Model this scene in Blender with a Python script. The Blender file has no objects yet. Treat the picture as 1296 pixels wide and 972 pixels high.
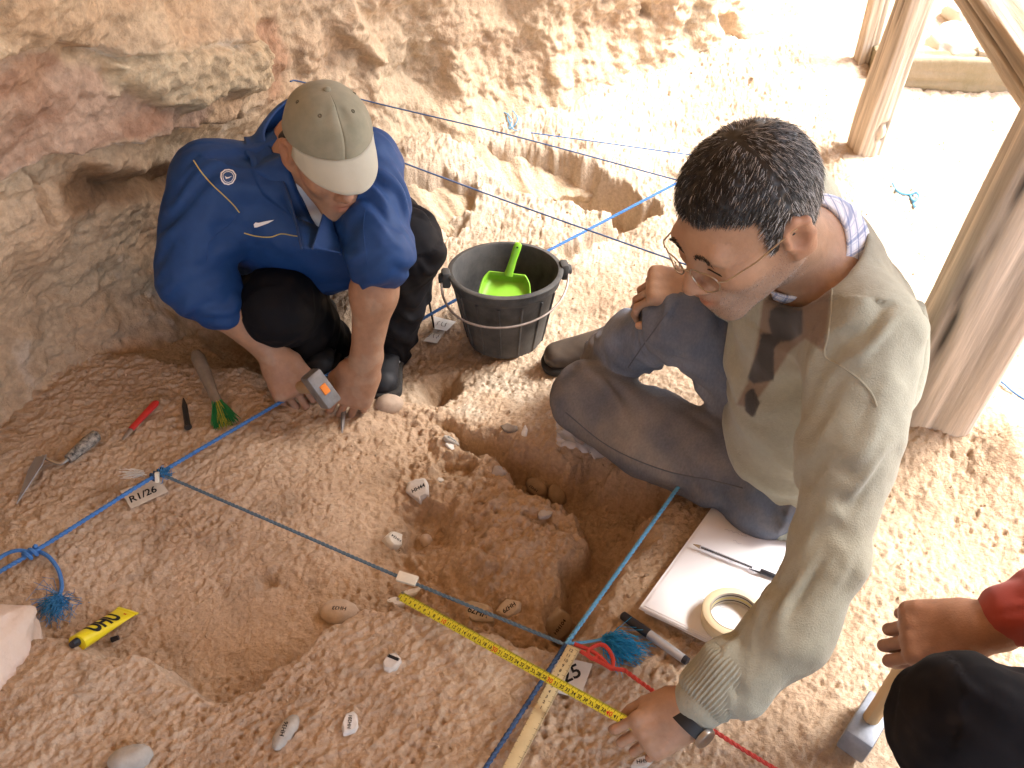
import bpy, bmesh, math, random
import numpy as np
from mathutils import Vector, Matrix
from mathutils.bvhtree import BVHTree
random.seed(7)
R = math.radians
scene = bpy.context.scene
col = scene.collection

# ---------------------------------------------------------------- camera
PITCH = R(46.0)          # degrees below the horizon
CAM_H = 1.5              # metres above the dig surface
FPX = 1296.0             # focal length in pixels of a 1296 px wide picture
cam_d = bpy.data.cameras.new('camera')
cam_d.sensor_width = 36.0
cam_d.lens = 36.0 * FPX / 1296.0
cam_d.clip_start = 0.05
cam_d.clip_end = 500.0
cam = bpy.data.objects.new('camera', cam_d)
cam.location = (0, 0, CAM_H)
cam.rotation_euler = (math.pi / 2 - PITCH, 0, 0)
col.objects.link(cam)
scene.camera = cam

# ---------------------------------------------------------------- sky, sun, exposure
SUN_EL, SUN_AZ = R(54), R(16)           # azimuth counted from +X towards +Y
world = bpy.data.worlds.new('World')
scene.world = world
world.use_nodes = True
wn = world.node_tree
wn.nodes.clear()
sky = wn.nodes.new('ShaderNodeTexSky')
sky.sky_type = 'NISHITA'
sky.sun_disc = False
sky.sun_elevation = SUN_EL
sky.sun_rotation = math.pi / 2 - SUN_AZ
sky.air_density = 1.0
sky.dust_density = 3.0
sky.ozone_density = 0.6
bg = wn.nodes.new('ShaderNodeBackground')
bg.inputs['Strength'].default_value = 0.15
wo = wn.nodes.new('ShaderNodeOutputWorld')
wn.links.new(sky.outputs[0], bg.inputs['Color'])
wn.links.new(bg.outputs[0], wo.inputs['Surface'])
sd = bpy.data.lights.new('sun', 'SUN')
sd.energy = 3.0
sd.angle = R(24)
sd.color = (1.0, 0.975, 0.95)
sun = bpy.data.objects.new('sun', sd)
col.objects.link(sun)
ldir = Vector((math.cos(SUN_EL) * math.cos(SUN_AZ), math.cos(SUN_EL) * math.sin(SUN_AZ), math.sin(SUN_EL)))
sun.rotation_euler = ldir.to_track_quat('Z', 'Y').to_euler()
sun.location = ldir * 8
vs = scene.view_settings
vs.view_transform = 'Standard'
vs.look = 'None'
vs.gamma = 1
vs.exposure = 2.32
vs.use_curve_mapping = False
scene.cycles.use_denoising = True
scene.cycles.denoising_prefilter = 'ACCURATE'
scene.cycles.max_bounces = 8
scene.cycles.diffuse_bounces = 5
scene.cycles.transparent_max_bounces = 8
scene.cycles.sample_clamp_indirect = 6.0

# ---------------------------------------------------------------- pixel helpers (points of the photograph to real places)
SP, CP = math.sin(PITCH), math.cos(PITCH)
def at(u, v, h=0.0):
    """the point at height h that the photograph shows at (u, v)"""
    x = (u - 648) / FPX
    y = (486 - v) / FPX
    z = (CAM_H - h) / (SP - CP * y)
    return Vector((z * x, z * (CP + SP * y), h))
def D(u, v, z):
    """the point z metres deep that the photograph shows at (u, v)"""
    x = (u - 648) / FPX
    y = (486 - v) / FPX
    return Vector((z * x, z * (CP + SP * y), CAM_H - z * (SP - CP * y)))
def proj(P):
    """numpy points -> pixel, depth"""
    P = np.asarray(P, float)
    dx, dy, dz = P[..., 0], P[..., 1], P[..., 2] - CAM_H
    z = CP * dy - SP * dz
    yu = SP * dy + CP * dz
    return 648 + FPX * dx / z, 486 - FPX * yu / z, z

# ---------------------------------------------------------------- numpy noise
_rs = np.random.RandomState(11)
_perm = _rs.permutation(512).astype(np.int64)
_perm = np.concatenate([_perm, _perm, _perm])
_g3 = _rs.normal(size=(512, 3)).astype(np.float32)
_g3 /= np.linalg.norm(_g3, axis=1)[:, None]
def noise3(x, y, z):
    x = np.asarray(x, np.float32); y = np.asarray(y, np.float32); z = np.asarray(z, np.float32)
    x, y, z = np.broadcast_arrays(x, y, z)
    xi = np.floor(x).astype(np.int64); yi = np.floor(y).astype(np.int64); zi = np.floor(z).astype(np.int64)
    xf = x - xi; yf = y - yi; zf = z - zi
    u = xf * xf * xf * (xf * (xf * 6 - 15) + 10)
    v = yf * yf * yf * (yf * (yf * 6 - 15) + 10)
    w = zf * zf * zf * (zf * (zf * 6 - 15) + 10)
    r = 0
    for i in (0, 1):
        hx = _perm[(xi + i) & 511]
        for j in (0, 1):
            hy = _perm[(hx + yi + j) & 511]
            for k in (0, 1):
                g = _g3[_perm[(hy + zi + k) & 511]]
                d = g[..., 0] * (xf - i) + g[..., 1] * (yf - j) + g[..., 2] * (zf - k)
                r = r + d * (u if i else 1 - u) * (v if j else 1 - v) * (w if k else 1 - w)
    return r * 1.5
def fbm(x, y, z, oct=4, gain=0.5, lac=2.03):
    a, r = 1.0, 0
    for o in range(oct):
        r = r + a * noise3(x + 17.3 * o, y + 5.1 * o, z + 9.7 * o)
        x = x * lac; y = y * lac; z = z * lac
        a *= gain
    return r
def worley2(x, y, seed=0):
    """distance to the nearest jittered lattice point"""
    x = np.asarray(x, np.float32); y = np.asarray(y, np.float32)
    xi = np.floor(x).astype(np.int64); yi = np.floor(y).astype(np.int64)
    best = np.full(x.shape, 9.0, np.float32)
    for i in (-1, 0, 1):
        for j in (-1, 0, 1):
            h = _perm[(_perm[(xi + i + seed * 31) & 511] + yi + j) & 511]
            px = xi + i + (h % 23) / 23.0
            py = yi + j + (_perm[h] % 29) / 29.0
            best = np.minimum(best, (px - x) ** 2 + (py - y) ** 2)
    return np.sqrt(best)
def sstep(a, b, x):
    t = np.clip((x - a) / (b - a), 0, 1)
    return t * t * (3 - 2 * t)
def poly_sd(x, y, pts):
    """signed distance to a polygon, negative inside"""
    d = np.full(x.shape, 1e9, np.float64)
    inside = np.zeros(x.shape, bool)
    n = len(pts)
    for i in range(n):
        ax, ay = pts[i]; bx, by = pts[(i + 1) % n]
        ex, ey = bx - ax, by - ay
        wx, wy = x - ax, y - ay
        t = np.clip((wx * ex + wy * ey) / (ex * ex + ey * ey + 1e-12), 0, 1)
        d = np.minimum(d, (wx - ex * t) ** 2 + (wy - ey * t) ** 2)
        c = ((ay <= y) & (by > y)) | ((by <= y) & (ay > y))
        with np.errstate(divide='ignore', invalid='ignore'):
            xx = ax + (y - ay) / (by - ay + 1e-15) * ex
        inside ^= c & (x < xx)
    d = np.sqrt(d)
    return np.where(inside, -d, d)
def line_d(x, y, pts):
    d = np.full(x.shape, 1e9, np.float64)
    for (ax, ay), (bx, by) in zip(pts[:-1], pts[1:]):
        ex, ey = bx - ax, by - ay
        wx, wy = x - ax, y - ay
        t = np.clip((wx * ex + wy * ey) / (ex * ex + ey * ey + 1e-12), 0, 1)
        d = np.minimum(d, (wx - ex * t) ** 2 + (wy - ey * t) ** 2)
    return np.sqrt(d)

# ---------------------------------------------------------------- mesh helpers
def np_mesh(name, V, Q, smooth=True, attr=None):
    V = np.ascontiguousarray(V, np.float32); Q = np.ascontiguousarray(Q, np.int32)
    me = bpy.data.meshes.new(name)
    me.vertices.add(len(V)); me.vertices.foreach_set('co', V.ravel())
    k = Q.shape[1]
    me.loops.add(Q.size); me.loops.foreach_set('vertex_index', Q.ravel())
    me.polygons.add(len(Q))
    me.polygons.foreach_set('loop_start', np.arange(0, Q.size, k, dtype=np.int32))
    me.polygons.foreach_set('use_smooth', np.full(len(Q), smooth, bool))
    me.update(calc_edges=True)
    me.validate()
    if attr is not None:
        for nm, A in attr.items():
            a = me.color_attributes.new(nm, 'FLOAT_COLOR', 'POINT')
            c = np.ones((len(V), 4), np.float32); c[:, :3] = A
            a.data.foreach_set('color', c.ravel())
    return me
def link(name, me, mat=None, parent=None):
    o = bpy.data.objects.new(name, me)
    col.objects.link(o)
    if mat is not None and me is not None:
        me.materials.append(mat)
    if parent is not None:
        o.parent = parent
    return o
def tag(o, label, cat, group=None):
    o['label'] = label
    o['category'] = cat
    if group: o['group'] = group
    return o
def thing(name, label, cat, loc=(0, 0, 0), group=None):
    o = bpy.data.objects.new(name, None)
    o.empty_display_size = 0.05
    col.objects.link(o)
    o.location = loc
    return tag(o, label, cat, group)
def frame(d, up=(0, 0, 1)):
    """orthonormal x, y, z with z along d"""
    z = Vector(d).normalized()
    x = Vector(up).cross(z)
    if x.length < 1e-4:
        x = Vector((1, 0, 0)).cross(z)
        if x.length < 1e-4: x = Vector((0, 1, 0)).cross(z)
    x.normalize()
    return x, z.cross(x), z
class MB:
    """collects shapes in one mesh, in world space minus an origin"""
    def __init__(s, origin=(0, 0, 0)):
        s.v = []; s.f = []; s.o = Vector(origin)
    def add(s, vs_, fs):
        n = len(s.v)
        s.v += [tuple(Vector(p) - s.o) for p in vs_]
        s.f += [tuple(i + n for i in f) for f in fs]
    def box(s, c, X, Y, Z, bev=0.0):
        """a box with half-size axis vectors, its edges chamfered by bev"""
        c = Vector(c); X = Vector(X); Y = Vector(Y); Z = Vector(Z)
        lx, ly, lz = X.length, Y.length, Z.length
        x, y, z = X / lx, Y / ly, Z / lz
        b = min(bev, lx * .9, ly * .9, lz * .9)
        if b <= 0:
            P = [c + X * i + Y * j + Z * k for i in (-1, 1) for j in (-1, 1) for k in (-1, 1)]
            s.add(P, [(0, 1, 3, 2), (4, 6, 7, 5), (0, 4, 5, 1), (2, 3, 7, 6), (0, 2, 6, 4), (1, 5, 7, 3)])
            return
        bm = bmesh.new()
        P = [bm.verts.new(c + X * i + Y * j + Z * k) for i in (-1, 1) for j in (-1, 1) for k in (-1, 1)]
        for f in [(0, 1, 3, 2), (4, 6, 7, 5), (0, 4, 5, 1), (2, 3, 7, 6), (0, 2, 6, 4), (1, 5, 7, 3)]:
            bm.faces.new([P[i] for i in f])
        bmesh.ops.bevel(bm, geom=bm.edges[:], offset=b, segments=2, affect='EDGES', profile=0.5)
        bm.verts.index_update()
        s.add([v.co.copy() for v in bm.verts], [tuple(v.index for v in f.verts) for f in bm.faces])
        bm.free()
    def tube(s, pts, rad, n=8, caps=True, flat=1.0, up=(0, 0, 1)):
        pts = [Vector(p) for p in pts]
        if not hasattr(rad, '__len__'): rad = [rad] * len(pts)
        vs_, fs = [], []
        pu = None
        for i, p in enumerate(pts):
            d = (pts[min(i + 1, len(pts) - 1)] - pts[max(i - 1, 0)])
            if pu is None:
                x, y, z = frame(d, up)
            else:
                z = d.normalized(); y = (z.cross(pu)); y.normalize(); x = y.cross(z)
            pu = x
            for k in range(n):
                a = 2 * math.pi * k / n
                vs_.append(p + (x * math.cos(a) + y * math.sin(a) * flat) * rad[i])
        for i in range(len(pts) - 1):
            for k in range(n):
                a = i * n + k; b = i * n + (k + 1) % n
                fs.append((a, b, b + n, a + n))
        if caps:
            fs.append(tuple(range(n - 1, -1, -1)))
            fs.append(tuple((len(pts) - 1) * n + k for k in range(n)))
        s.add(vs_, fs)
    def lathe(s, c, axis, prof, n=32, up=(0, 1, 0)):
        """profile of (radius, height) pairs turned about an axis through c"""
        x, y, z = frame(axis, up)
        c = Vector(c)
        vs_, fs = [], []
        for r, h in prof:
            for k in range(n):
                a = 2 * math.pi * k / n
                vs_.append(c + z * h + (x * math.cos(a) + y * math.sin(a)) * r)
        for i in range(len(prof) - 1):
            for k in range(n):
                a = i * n + k; b = i * n + (k + 1) % n
                fs.append((a, b, b + n, a + n))
        s.add(vs_, fs)
    def mesh(s, name, smooth=True):
        me = bpy.data.meshes.new(name)
        me.from_pydata(s.v, [], s.f)
        me.update()
        for p in me.polygons: p.use_smooth = smooth
        return me
    def build(s, name, mat, parent=None, smooth=True, angle=35):
        me = s.mesh(name, smooth)
        o = link(name, me, mat, parent)
        if smooth and angle: me.set_sharp_from_angle(angle=R(angle))
        return o
def spline(pts, n):
    """Catmull-Rom through pts, n points in all"""
    P = [Vector(p) for p in pts]
    P = [P[0] * 2 - P[1]] + P + [P[-1] * 2 - P[-2]]
    m = len(P) - 3
    out = []
    for i in range(n):
        t = i / (n - 1) * m
        k = min(int(t), m - 1); t -= k
        a, b, c, d = P[k:k + 4]
        out.append(0.5 * ((2 * b) + (c - a) * t + (2 * a - 5 * b + 4 * c - d) * t * t + (3 * b - a - 3 * c + d) * t ** 3))
    return out

# ---------------------------------------------------------------- materials
def mat(name, color, rough=0.8, var=0.12, scale=20.0, bump=0.0, bscale=80.0, attr=None, metal=0.0, spec=0.3,
        color2=None, detail=6.0, sheen=0.0, bdist=0.002, stretch=(1, 1, 1), sss=0.0):
    m = bpy.data.materials.new(name)
    m.use_nodes = True
    nt = m.node_tree; N = nt.nodes; L = nt.links
    b = N['Principled BSDF']
    b.inputs['Roughness'].default_value = rough
    b.inputs['Metallic'].default_value = metal
    b.inputs['Specular IOR Level'].default_value = spec
    if sheen:
        b.inputs['Sheen Weight'].default_value = sheen
        b.inputs['Sheen Roughness'].default_value = 0.6
    if sss:
        b.inputs['Subsurface Weight'].default_value = sss
        b.inputs['Subsurface Radius'].default_value = (0.012, 0.005, 0.003)
        b.inputs['Subsurface Scale'].default_value = 1.0
    tc = N.new('ShaderNodeTexCoord')
    mp = N.new('ShaderNodeMapping'); mp.inputs['Scale'].default_value = stretch
    L.new(tc.outputs['Object'], mp.inputs['Vector'])
    no = N.new('ShaderNodeTexNoise')
    no.inputs['Scale'].default_value = scale; no.inputs['Detail'].default_value = detail
    no.inputs['Roughness'].default_value = 0.62
    L.new(mp.outputs[0], no.inputs['Vector'])
    mx = N.new('ShaderNodeMix'); mx.data_type = 'RGBA'
    cr = N.new('ShaderNodeMapRange')
    cr.inputs['From Min'].default_value = 0.3; cr.inputs['From Max'].default_value = 0.7
    L.new(no.outputs['Fac'], cr.inputs['Value'])
    if attr:
        at_ = N.new('ShaderNodeAttribute'); at_.attribute_name = attr
        lo = N.new('ShaderNodeMix'); lo.data_type = 'RGBA'; lo.blend_type = 'MULTIPLY'; lo.inputs['Factor'].default_value = 1
        L.new(at_.outputs['Color'], lo.inputs['A']); lo.inputs['B'].default_value = (1 - var,) * 3 + (1,)
        hi = N.new('ShaderNodeMix'); hi.data_type = 'RGBA'; hi.blend_type = 'MULTIPLY'; hi.inputs['Factor'].default_value = 1
        hi.clamp_result = False
        L.new(at_.outputs['Color'], hi.inputs['A']); hi.inputs['B'].default_value = (1 + var,) * 3 + (1,)
        L.new(cr.outputs[0], mx.inputs['Factor'])
        L.new(lo.outputs['Result'], mx.inputs['A']); L.new(hi.outputs['Result'], mx.inputs['B'])
    else:
        c = color
        c2 = color2 if color2 else tuple(min(1, x * (1 + var)) for x in c)
        c1 = c if color2 else tuple(x * (1 - var) for x in c)
        mx.inputs['A'].default_value = (*c1, 1); mx.inputs['B'].default_value = (*c2, 1)
        L.new(cr.outputs[0], mx.inputs['Factor'])
    L.new(mx.outputs['Result'], b.inputs['Base Color'])
    if bump:
        nb = N.new('ShaderNodeTexNoise')
        nb.inputs['Scale'].default_value = bscale; nb.inputs['Detail'].default_value = 8.0
        nb.inputs['Roughness'].default_value = 0.65
        L.new(mp.outputs[0], nb.inputs['Vector'])
        bp = N.new('ShaderNodeBump')
        bp.inputs['Strength'].default_value = bump; bp.inputs['Distance'].default_value = bdist
        L.new(nb.outputs['Fac'], bp.inputs['Height'])
        L.new(bp.outputs[0], b.inputs['Normal'])
    return m

# ================================================================ GROUND
def rbf(ctrl, c=0.05):
    P = np.array([(p.x, p.y) for p in [at(u, v, h) for u, v, h in ctrl]])
    H = np.array([h for _, _, h in ctrl])
    A = np.sqrt(((P[:, None] - P[None]) ** 2).sum(-1) + c * c)
    n = len(H)
    M = np.zeros((n + 3, n + 3)); M[:n, :n] = A
    M[:n, n] = 1; M[:n, n + 1:] = P; M[n, :n] = 1; M[n + 1:, :n] = P.T
    w = np.linalg.solve(M + np.diag([1e-4] * n + [0] * 3), np.concatenate([H, [0, 0, 0]]))
    def f(x, y):
        r = w[n] + w[n + 1] * x + w[n + 2] * y
        for (px, py), k in zip(P, w[:n]):
            r = r + k * np.sqrt((x - px) ** 2 + (y - py) ** 2 + c * c)
        return r
    return f
OUT = [(60, 860, .0), (100, 940, .0), (300, 940, -.01), (430, 850, -.005), (520, 780, -.01), (600, 900, -.01), (650, 830, -.012), (760, 830, -.012), (800, 930, -.01),
       (830, 740, -.018), (900, 800, -.006), (910, 700, -.036), (1000, 950, .0), (1250, 950, .01), (1250, 720, .0), (1080, 680, -.01), (880, 640, -.05),
       (960, 655, -.065), (1290, 670, .01), (1120, 612, .0), (1200, 570, .05), (1180, 535, .08), (1290, 545, .10), (1290, 500, -.02), (1230, 480, -.05),
       (760, 560, -.10), (700, 530, -.13), (720, 480, -.14), (640, 450, -.19), (580, 470, -.21), (520, 500, -.19), (490, 470, -.22), (440, 470, -.235),
       (400, 455, -.24), (310, 440, -.21), (255, 465, -.15), (200, 520, -.10), (100, 560, -.08), (50, 640, -.06), (0, 700, -.05), (20, 740, -.05), (200, 600, -.09),
       (700, 380, -.19), (800, 320, -.19), (850, 420, -.12), (560, 330, -.22), (640, 320, -.22), (560, 260, -.20), (500, 240, -.16), (480, 300, -.22), (420, 350, -.24), (350, 380, -.22),
       (700, 270, -.20), (840, 230, -.18), (900, 150, -.12), (1090, 185, -.10), (1050, 260, -.12), (1250, 200, -.14), (800, 130, -.10), (620, 170, -.12), (520, 200, -.10), (700, 150, -.10),
       (1150, 100, -.12), (1280, 120, -.13), (1000, 60, -.06), (1200, 20, -.05)]
INN = [(60, 700, -.055), (120, 760, -.085), (40, 760, -.07), (200, 600, -.09), (130, 640, -.08), (200, 820, -.11), (290, 860, -.125), (300, 760, -.115), (380, 780, -.125), (420, 700, -.12), (300, 680, -.11), (280, 620, -.10), (330, 560, -.105),
       (400, 520, -.13), (440, 540, -.135), (500, 515, -.15), (480, 620, -.14), (520, 660, -.145), (450, 740, -.13), (530, 735, -.15), (480, 690, -.14), (560, 620, -.14), (540, 590, -.15),
       (600, 570, -.145), (620, 620, -.115), (640, 700, -.085), (600, 720, -.10), (700, 700, -.095), (580, 660, -.125), (680, 620, -.125), (650, 575, -.14), (700, 590, -.14), (760, 610, -.13), (820, 620, -.11), (760, 660, -.12),
       (740, 690, -.11), (730, 740, -.11), (690, 760, -.11), (620, 765, -.12), (560, 750, -.135), (845, 620, -.10), (800, 655, -.10)]
LOW = [(-300, 720, -.05), (0, 775, -.05), (20, 782, -.02), (120, 812, -.01), (180, 828, -.01), (245, 856, -.01), (290, 876, -.01), (322, 862, -.01), (360, 828, -.01), (400, 790, -.01), (440, 766, -.01), (470, 758, -.01), (520, 756, -.01), (560, 776, -.01), (600, 792, -.01), (660, 806, -.01),
       (708, 812, -.01), (742, 772, -.01), (770, 738, -.02), (815, 670, -.03), (862, 612, -.05), (820, 588, -.08), (780, 576, -.11), (720, 566, -.13), (640, 540, -.14), (560, 522, -.17), (500, 512, -.18), (440, 500, -.2), (-300, 420, -.1)]
_fo, _fi = rbf(OUT), rbf(INN)
_low = [(p.x, p.y) for p in [at(*q) for q in LOW]]
def feat_poly(pts): return [(p.x, p.y) for p in [at(*q) for q in pts]]
# trenches and hollows: polygon, depth, wall width
HOLES = [
    (feat_poly([(560, 528, -.15), (640, 552, -.14), (720, 577, -.13), (790, 596, -.12), (848, 622, -.10), (812, 670, -.09), (775, 720, -.08), (748, 762, -.06), (718, 790, -.05), (694, 768, -.09), (716, 722, -.10), (738, 684, -.11), (724, 650, -.12), (690, 632, -.12), (650, 602, -.13), (600, 566, -.14)]), .095, .030),
    (feat_poly([(500, 642, -.14), (538, 628, -.14), (572, 640, -.14), (566, 686, -.14), (536, 702, -.14), (506, 690, -.14)]), .042, .035),
    (feat_poly([(545, 575, -.14), (600, 574, -.14), (604, 590, -.14), (556, 602, -.14)]), .035, .02),
    (feat_poly([(668, 650, -.11), (700, 646, -.11), (705, 660, -.11), (676, 664, -.11)]), .02, .012),
    (feat_poly([(322, 726, -.11), (352, 722, -.11), (356, 738, -.11), (330, 744, -.11)]), .02, .02),
    (feat_poly([(600, 178, -.12), (640, 180, -.12), (700, 182, -.12), (800, 212, -.12), (812, 232, -.14), (800, 256, -.16), (740, 246, -.16), (660, 232, -.16), (610, 200, -.14)]), .13, .035),
    (feat_poly([(480, 262, -.2), (560, 235, -.2), (600, 245, -.2), (590, 268, -.2), (550, 272, -.2), (520, 300, -.2), (470, 300, -.2)]), .10, .03),
    (feat_poly([(560, 270, -.2), (600, 262, -.2), (590, 278, -.2), (556, 300, -.2)]), .05, .03),
    (feat_poly([(535, 478, -.2), (575, 470, -.2), (588, 492, -.2), (560, 520, -.2), (520, 512, -.2)]), .07, .04),
    (feat_poly([(695, 315, -.2), (780, 270, -.2), (830, 250, -.2), (835, 275, -.2), (760, 305, -.2), (715, 325, -.2)]), .06, .025),
    (feat_poly([(240, 425, -.2), (330, 415, -.2), (330, 452, -.2), (270, 450, -.2)]), .04, .03),
]
def grid_axis(parts):
    out = [parts[0][0]]
    for a, b, st in parts:
        n = max(1, int(round((b - a) / st)))
        out += list(a + (b - a) * (np.arange(1, n + 1) / n))
    return np.array(out)
GX = grid_axis([(-2.4, -1.25, .05), (-1.25, -1.0, .01), (-1.0, .92, .0029), (.95, 1.7, .01), (1.7, 4, .08), (4, 12, .5), (12, 80, 6)])
GY = grid_axis([(-40, -4, 4), (-4, -.3, .3), (-.3, .40, .03), (.40, 1.75, .0029), (1.75, 3.3, .0062), (3.3, 5, .05), (5, 12, .4), (12, 80, 6)])
gx, gy = np.meshgrid(GX, GY)
def ground_shape(x, y):
    wob = 0.012 * fbm(x * 14, y * 14, 3.3, 3)
    hin = _fi(x, y)
    far = sstep(1.9, 4.0, np.hypot(x, y - 1.2))
    ho = _fo(x, y) * (1 - far) + (-.08) * far
    hin = hin * (1 - far) + ho * far
    d = poly_sd(x, y, _low) + wob * 1.6
    w = sstep(-.022, .022, d)
    h = hin * (1 - w) + ho * w
    for pts, dep, ww in HOLES:
        h = h - dep * (1 - sstep(-ww, ww * .5, poly_sd(x, y, pts) + wob * 2))
    return h, d
gh, glow = ground_shape(gx, gy)
near = 1 - sstep(2.2, 5, np.hypot(gx, gy - 1.2))
# crumbly relief: broad undulation, clods, chisel strokes, crumbs
ca, sa = math.cos(R(35)), math.sin(R(35))
gr, gt = gx * ca + gy * sa, -gx * sa + gy * ca
rough = 0.75 + 0.5 * fbm(gx * 3, gy * 3, 1.7, 2)
smooth_patch = 1 - 0.75 * np.exp(-(((gx - at(300, 800, -.12).x) / .13) ** 2 + ((gy - at(300, 800, -.12).y) / .10) ** 2)) \
                 - 0.30 * np.exp(-(((gx - at(440, 640, -.14).x) / .16) ** 2 + ((gy - at(440, 640, -.14).y) / .14) ** 2))
rgt = sstep(.0, .5, gx + .35 * (gy - 1.2))
rel = 0.009 * fbm(gx * 7, gy * 7, 0.3, 2)
rel += 0.0068 * (1 - .5 * rgt) * fbm(gr * 26, gt * 46, 5.2, 4, 0.6) * smooth_patch
cl = worley2(gx * 34 + 1.2 * noise3(gx * 20, gy * 20, 2.0), gy * 34 + 1.2 * noise3(gx * 20, gy * 20, 8.0))
rel += 0.0026 * (1 - .55 * rgt) * (0.45 - cl) * rough * smooth_patch
cl2 = worley2(gx * 85 + noise3(gx * 40, gy * 40, 4.0), gy * 85 + noise3(gx * 40, gy * 40, 6.0), 3)
bl1 = np.abs(fbm(gr * 38, gt * 52, 81.0, 3, .55)); bl2 = np.abs(fbm(gx * 95, gy * 95, 84.0, 3, .6))
rel += (.0065 * (bl1 - .3) * (1 - .45 * rgt) + .0042 * (bl2 - .3)) * smooth_patch
rel += 0.0015 * (0.45 - cl2) * smooth_patch
pits = sstep(.30, .12, worley2(gx * 24 + 3, gy * 24 + 7, 5)) * sstep(0.05, .35, noise3(gx * 6, gy * 6, 12.0) + .1)
rel -= 0.0025 * pits * smooth_patch
hol = sstep(.26, .10, worley2(gx * 42 + 9, gy * 42 + 2, 8)) * sstep(.05, .4, noise3(gx * 9, gy * 9, 52.0))
hol2 = sstep(.24, .08, worley2(gx * 70 + 5, gy * 70 + 3, 13)) * sstep(-.05, .35, noise3(gx * 7, gy * 7, 62.0))
rel -= (.011 * hol + .007 * hol2) * smooth_patch
st = worley2(gx * 19 + 4, gy * 19 + 6, 11)
rel += .007 * sstep(.22, .05, st) * sstep(.15, .4, noise3(gx * 4, gy * 4, 57.0))
rel += 0.0028 * fbm(gx * 120, gy * 120, 7.7, 2) * (0.4 + 0.6 * smooth_patch)
back = sstep(1.8, 2.4, gy)
inpit = (1 - sstep(-.05, .03, glow)) * sstep(at(470, 700, -.15).x - .06, at(470, 700, -.15).x + .08, gx)
rel *= .60 * (1 + .75 * back) * (1 + .35 * inpit)
rel += inpit * (.012 * np.abs(noise3(gx * 16, gy * 16, 41.0)) + .007 * np.abs(noise3(gx * 34, gy * 34, 44.0)) - .006)
rel += .0022 * fbm(gx * 75, gy * 75, 17.7, 3, .7) * (1 + inpit) * (.5 + .5 * smooth_patch)
_q = .020; _hh = gh + .010 * fbm(gx * 11, gy * 11, 77.0, 3) + .004 * fbm(gx * 40, gy * 40, 78.0, 2); _f = _hh / _q - np.floor(_hh / _q)
_tr = _q * (np.floor(_hh / _q) + sstep(.30, .70, _f))
_st = inpit * .65 + back * .45
gh = gh * (1 - _st) + _tr * _st
# the ground under the stretched tape stays below it
_t0, _t1 = at(505, 753, .004), D(808, 921, 1.47)
_te = np.array((_t1.x - _t0.x, _t1.y - _t0.y)); _tl = np.linalg.norm(_te); _te /= _tl
_ts = (gx - _t0.x) * _te[0] + (gy - _t0.y) * _te[1]; _tw = np.abs((gx - _t0.x) * -_te[1] + (gy - _t0.y) * _te[0])
_lim = _t0.z + (_t1.z - _t0.z) * np.clip(_ts / _tl, 0, 1) - .006 + 6 * np.clip(_tw - .016, 0, 9) ** 1.2 + 2 * np.clip(np.maximum(-_ts, _ts - _tl), 0, 9)
gh = gh + rel * near + 0.05 * (1 - near) * fbm(gx * .6, gy * .6, 2.2, 3)
gh = np.minimum(gh, _lim)
# colour of the sediment itself: tan, ochre in the dug square, chalky behind it
def mixc(a, b, t):
    t = np.asarray(t)[..., None]
    return np.asarray(a) * (1 - t) + np.asarray(b) * t
n1 = fbm(gx * 4, gy * 4, 9.1, 4)
gc = mixc((.475, .342, .23), (.55, .415, .29), sstep(-.5, .5, n1))
inside = (1 - sstep(-.05, .06, glow)) * sstep(-.75, -.2, gx) * sstep(-.03, -.15, gh)
gc = gc * (1 - inside[..., None]) + inside[..., None] * mixc((.47, .328, .21), (.54, .392, .265), sstep(-.4, .5, n1))
wp = at(610, 500, -.16)
white = np.exp(-(((gx - wp.x) / .16) ** 2 + ((gy - wp.y) / .13) ** 2)) * sstep(-.4, .3, fbm(gx * 9, gy * 9, 3.1, 3)) * sstep(-.02, .03, glow)
gc = gc * (1 - .6 * white[..., None]) + .6 * white[..., None] * np.array((.62, .55, .44))
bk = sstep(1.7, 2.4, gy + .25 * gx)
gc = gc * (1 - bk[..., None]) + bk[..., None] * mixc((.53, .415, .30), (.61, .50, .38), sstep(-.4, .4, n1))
dk = sstep(.1, .7, fbm(gx * 11, gy * 11, 15.0, 3))
gc *= (1 - .16 * dk)[..., None]
ny, nx = gx.shape
ii = np.arange(ny * nx).reshape(ny, nx)
gq = np.stack([ii[:-1, :-1], ii[:-1, 1:], ii[1:, 1:], ii[1:, :-1]], -1).reshape(-1, 4)
M_ground = mat('sediment', None, rough=.95, attr='tint', var=.17, scale=110, bump=1.0, bscale=210, bdist=.005, spec=.12, detail=10)
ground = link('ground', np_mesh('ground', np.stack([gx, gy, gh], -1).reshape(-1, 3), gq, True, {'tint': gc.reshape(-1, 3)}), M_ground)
ground['kind'] = 'structure'
def gz(x, y):
    i = int(np.clip(np.searchsorted(GX, x) - 1, 0, nx - 2)); j = int(np.clip(np.searchsorted(GY, y) - 1, 0, ny - 2))
    a = (x - GX[i]) / (GX[i + 1] - GX[i]); b = (y - GY[j]) / (GY[j + 1] - GY[j])
    return float(gh[j, i] * (1 - a) * (1 - b) + gh[j, i + 1] * a * (1 - b) + gh[j + 1, i] * (1 - a) * b + gh[j + 1, i + 1] * a * b)
def on(u, v, up=0.0):
    """the ground point that the photograph shows at (u, v), lifted by up"""
    lo, hi = .5, 6.0
    z = .8
    while z < 6:
        p = D(u, v, z)
        if p.z < gz(p.x, p.y) + up: break
        z += .01
    a, b = z - .01, z
    for _ in range(14):
        m = (a + b) / 2; p = D(u, v, m)
        if p.z < gz(p.x, p.y) + up: b = m
        else: a = m
    return D(u, v, b)
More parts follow.
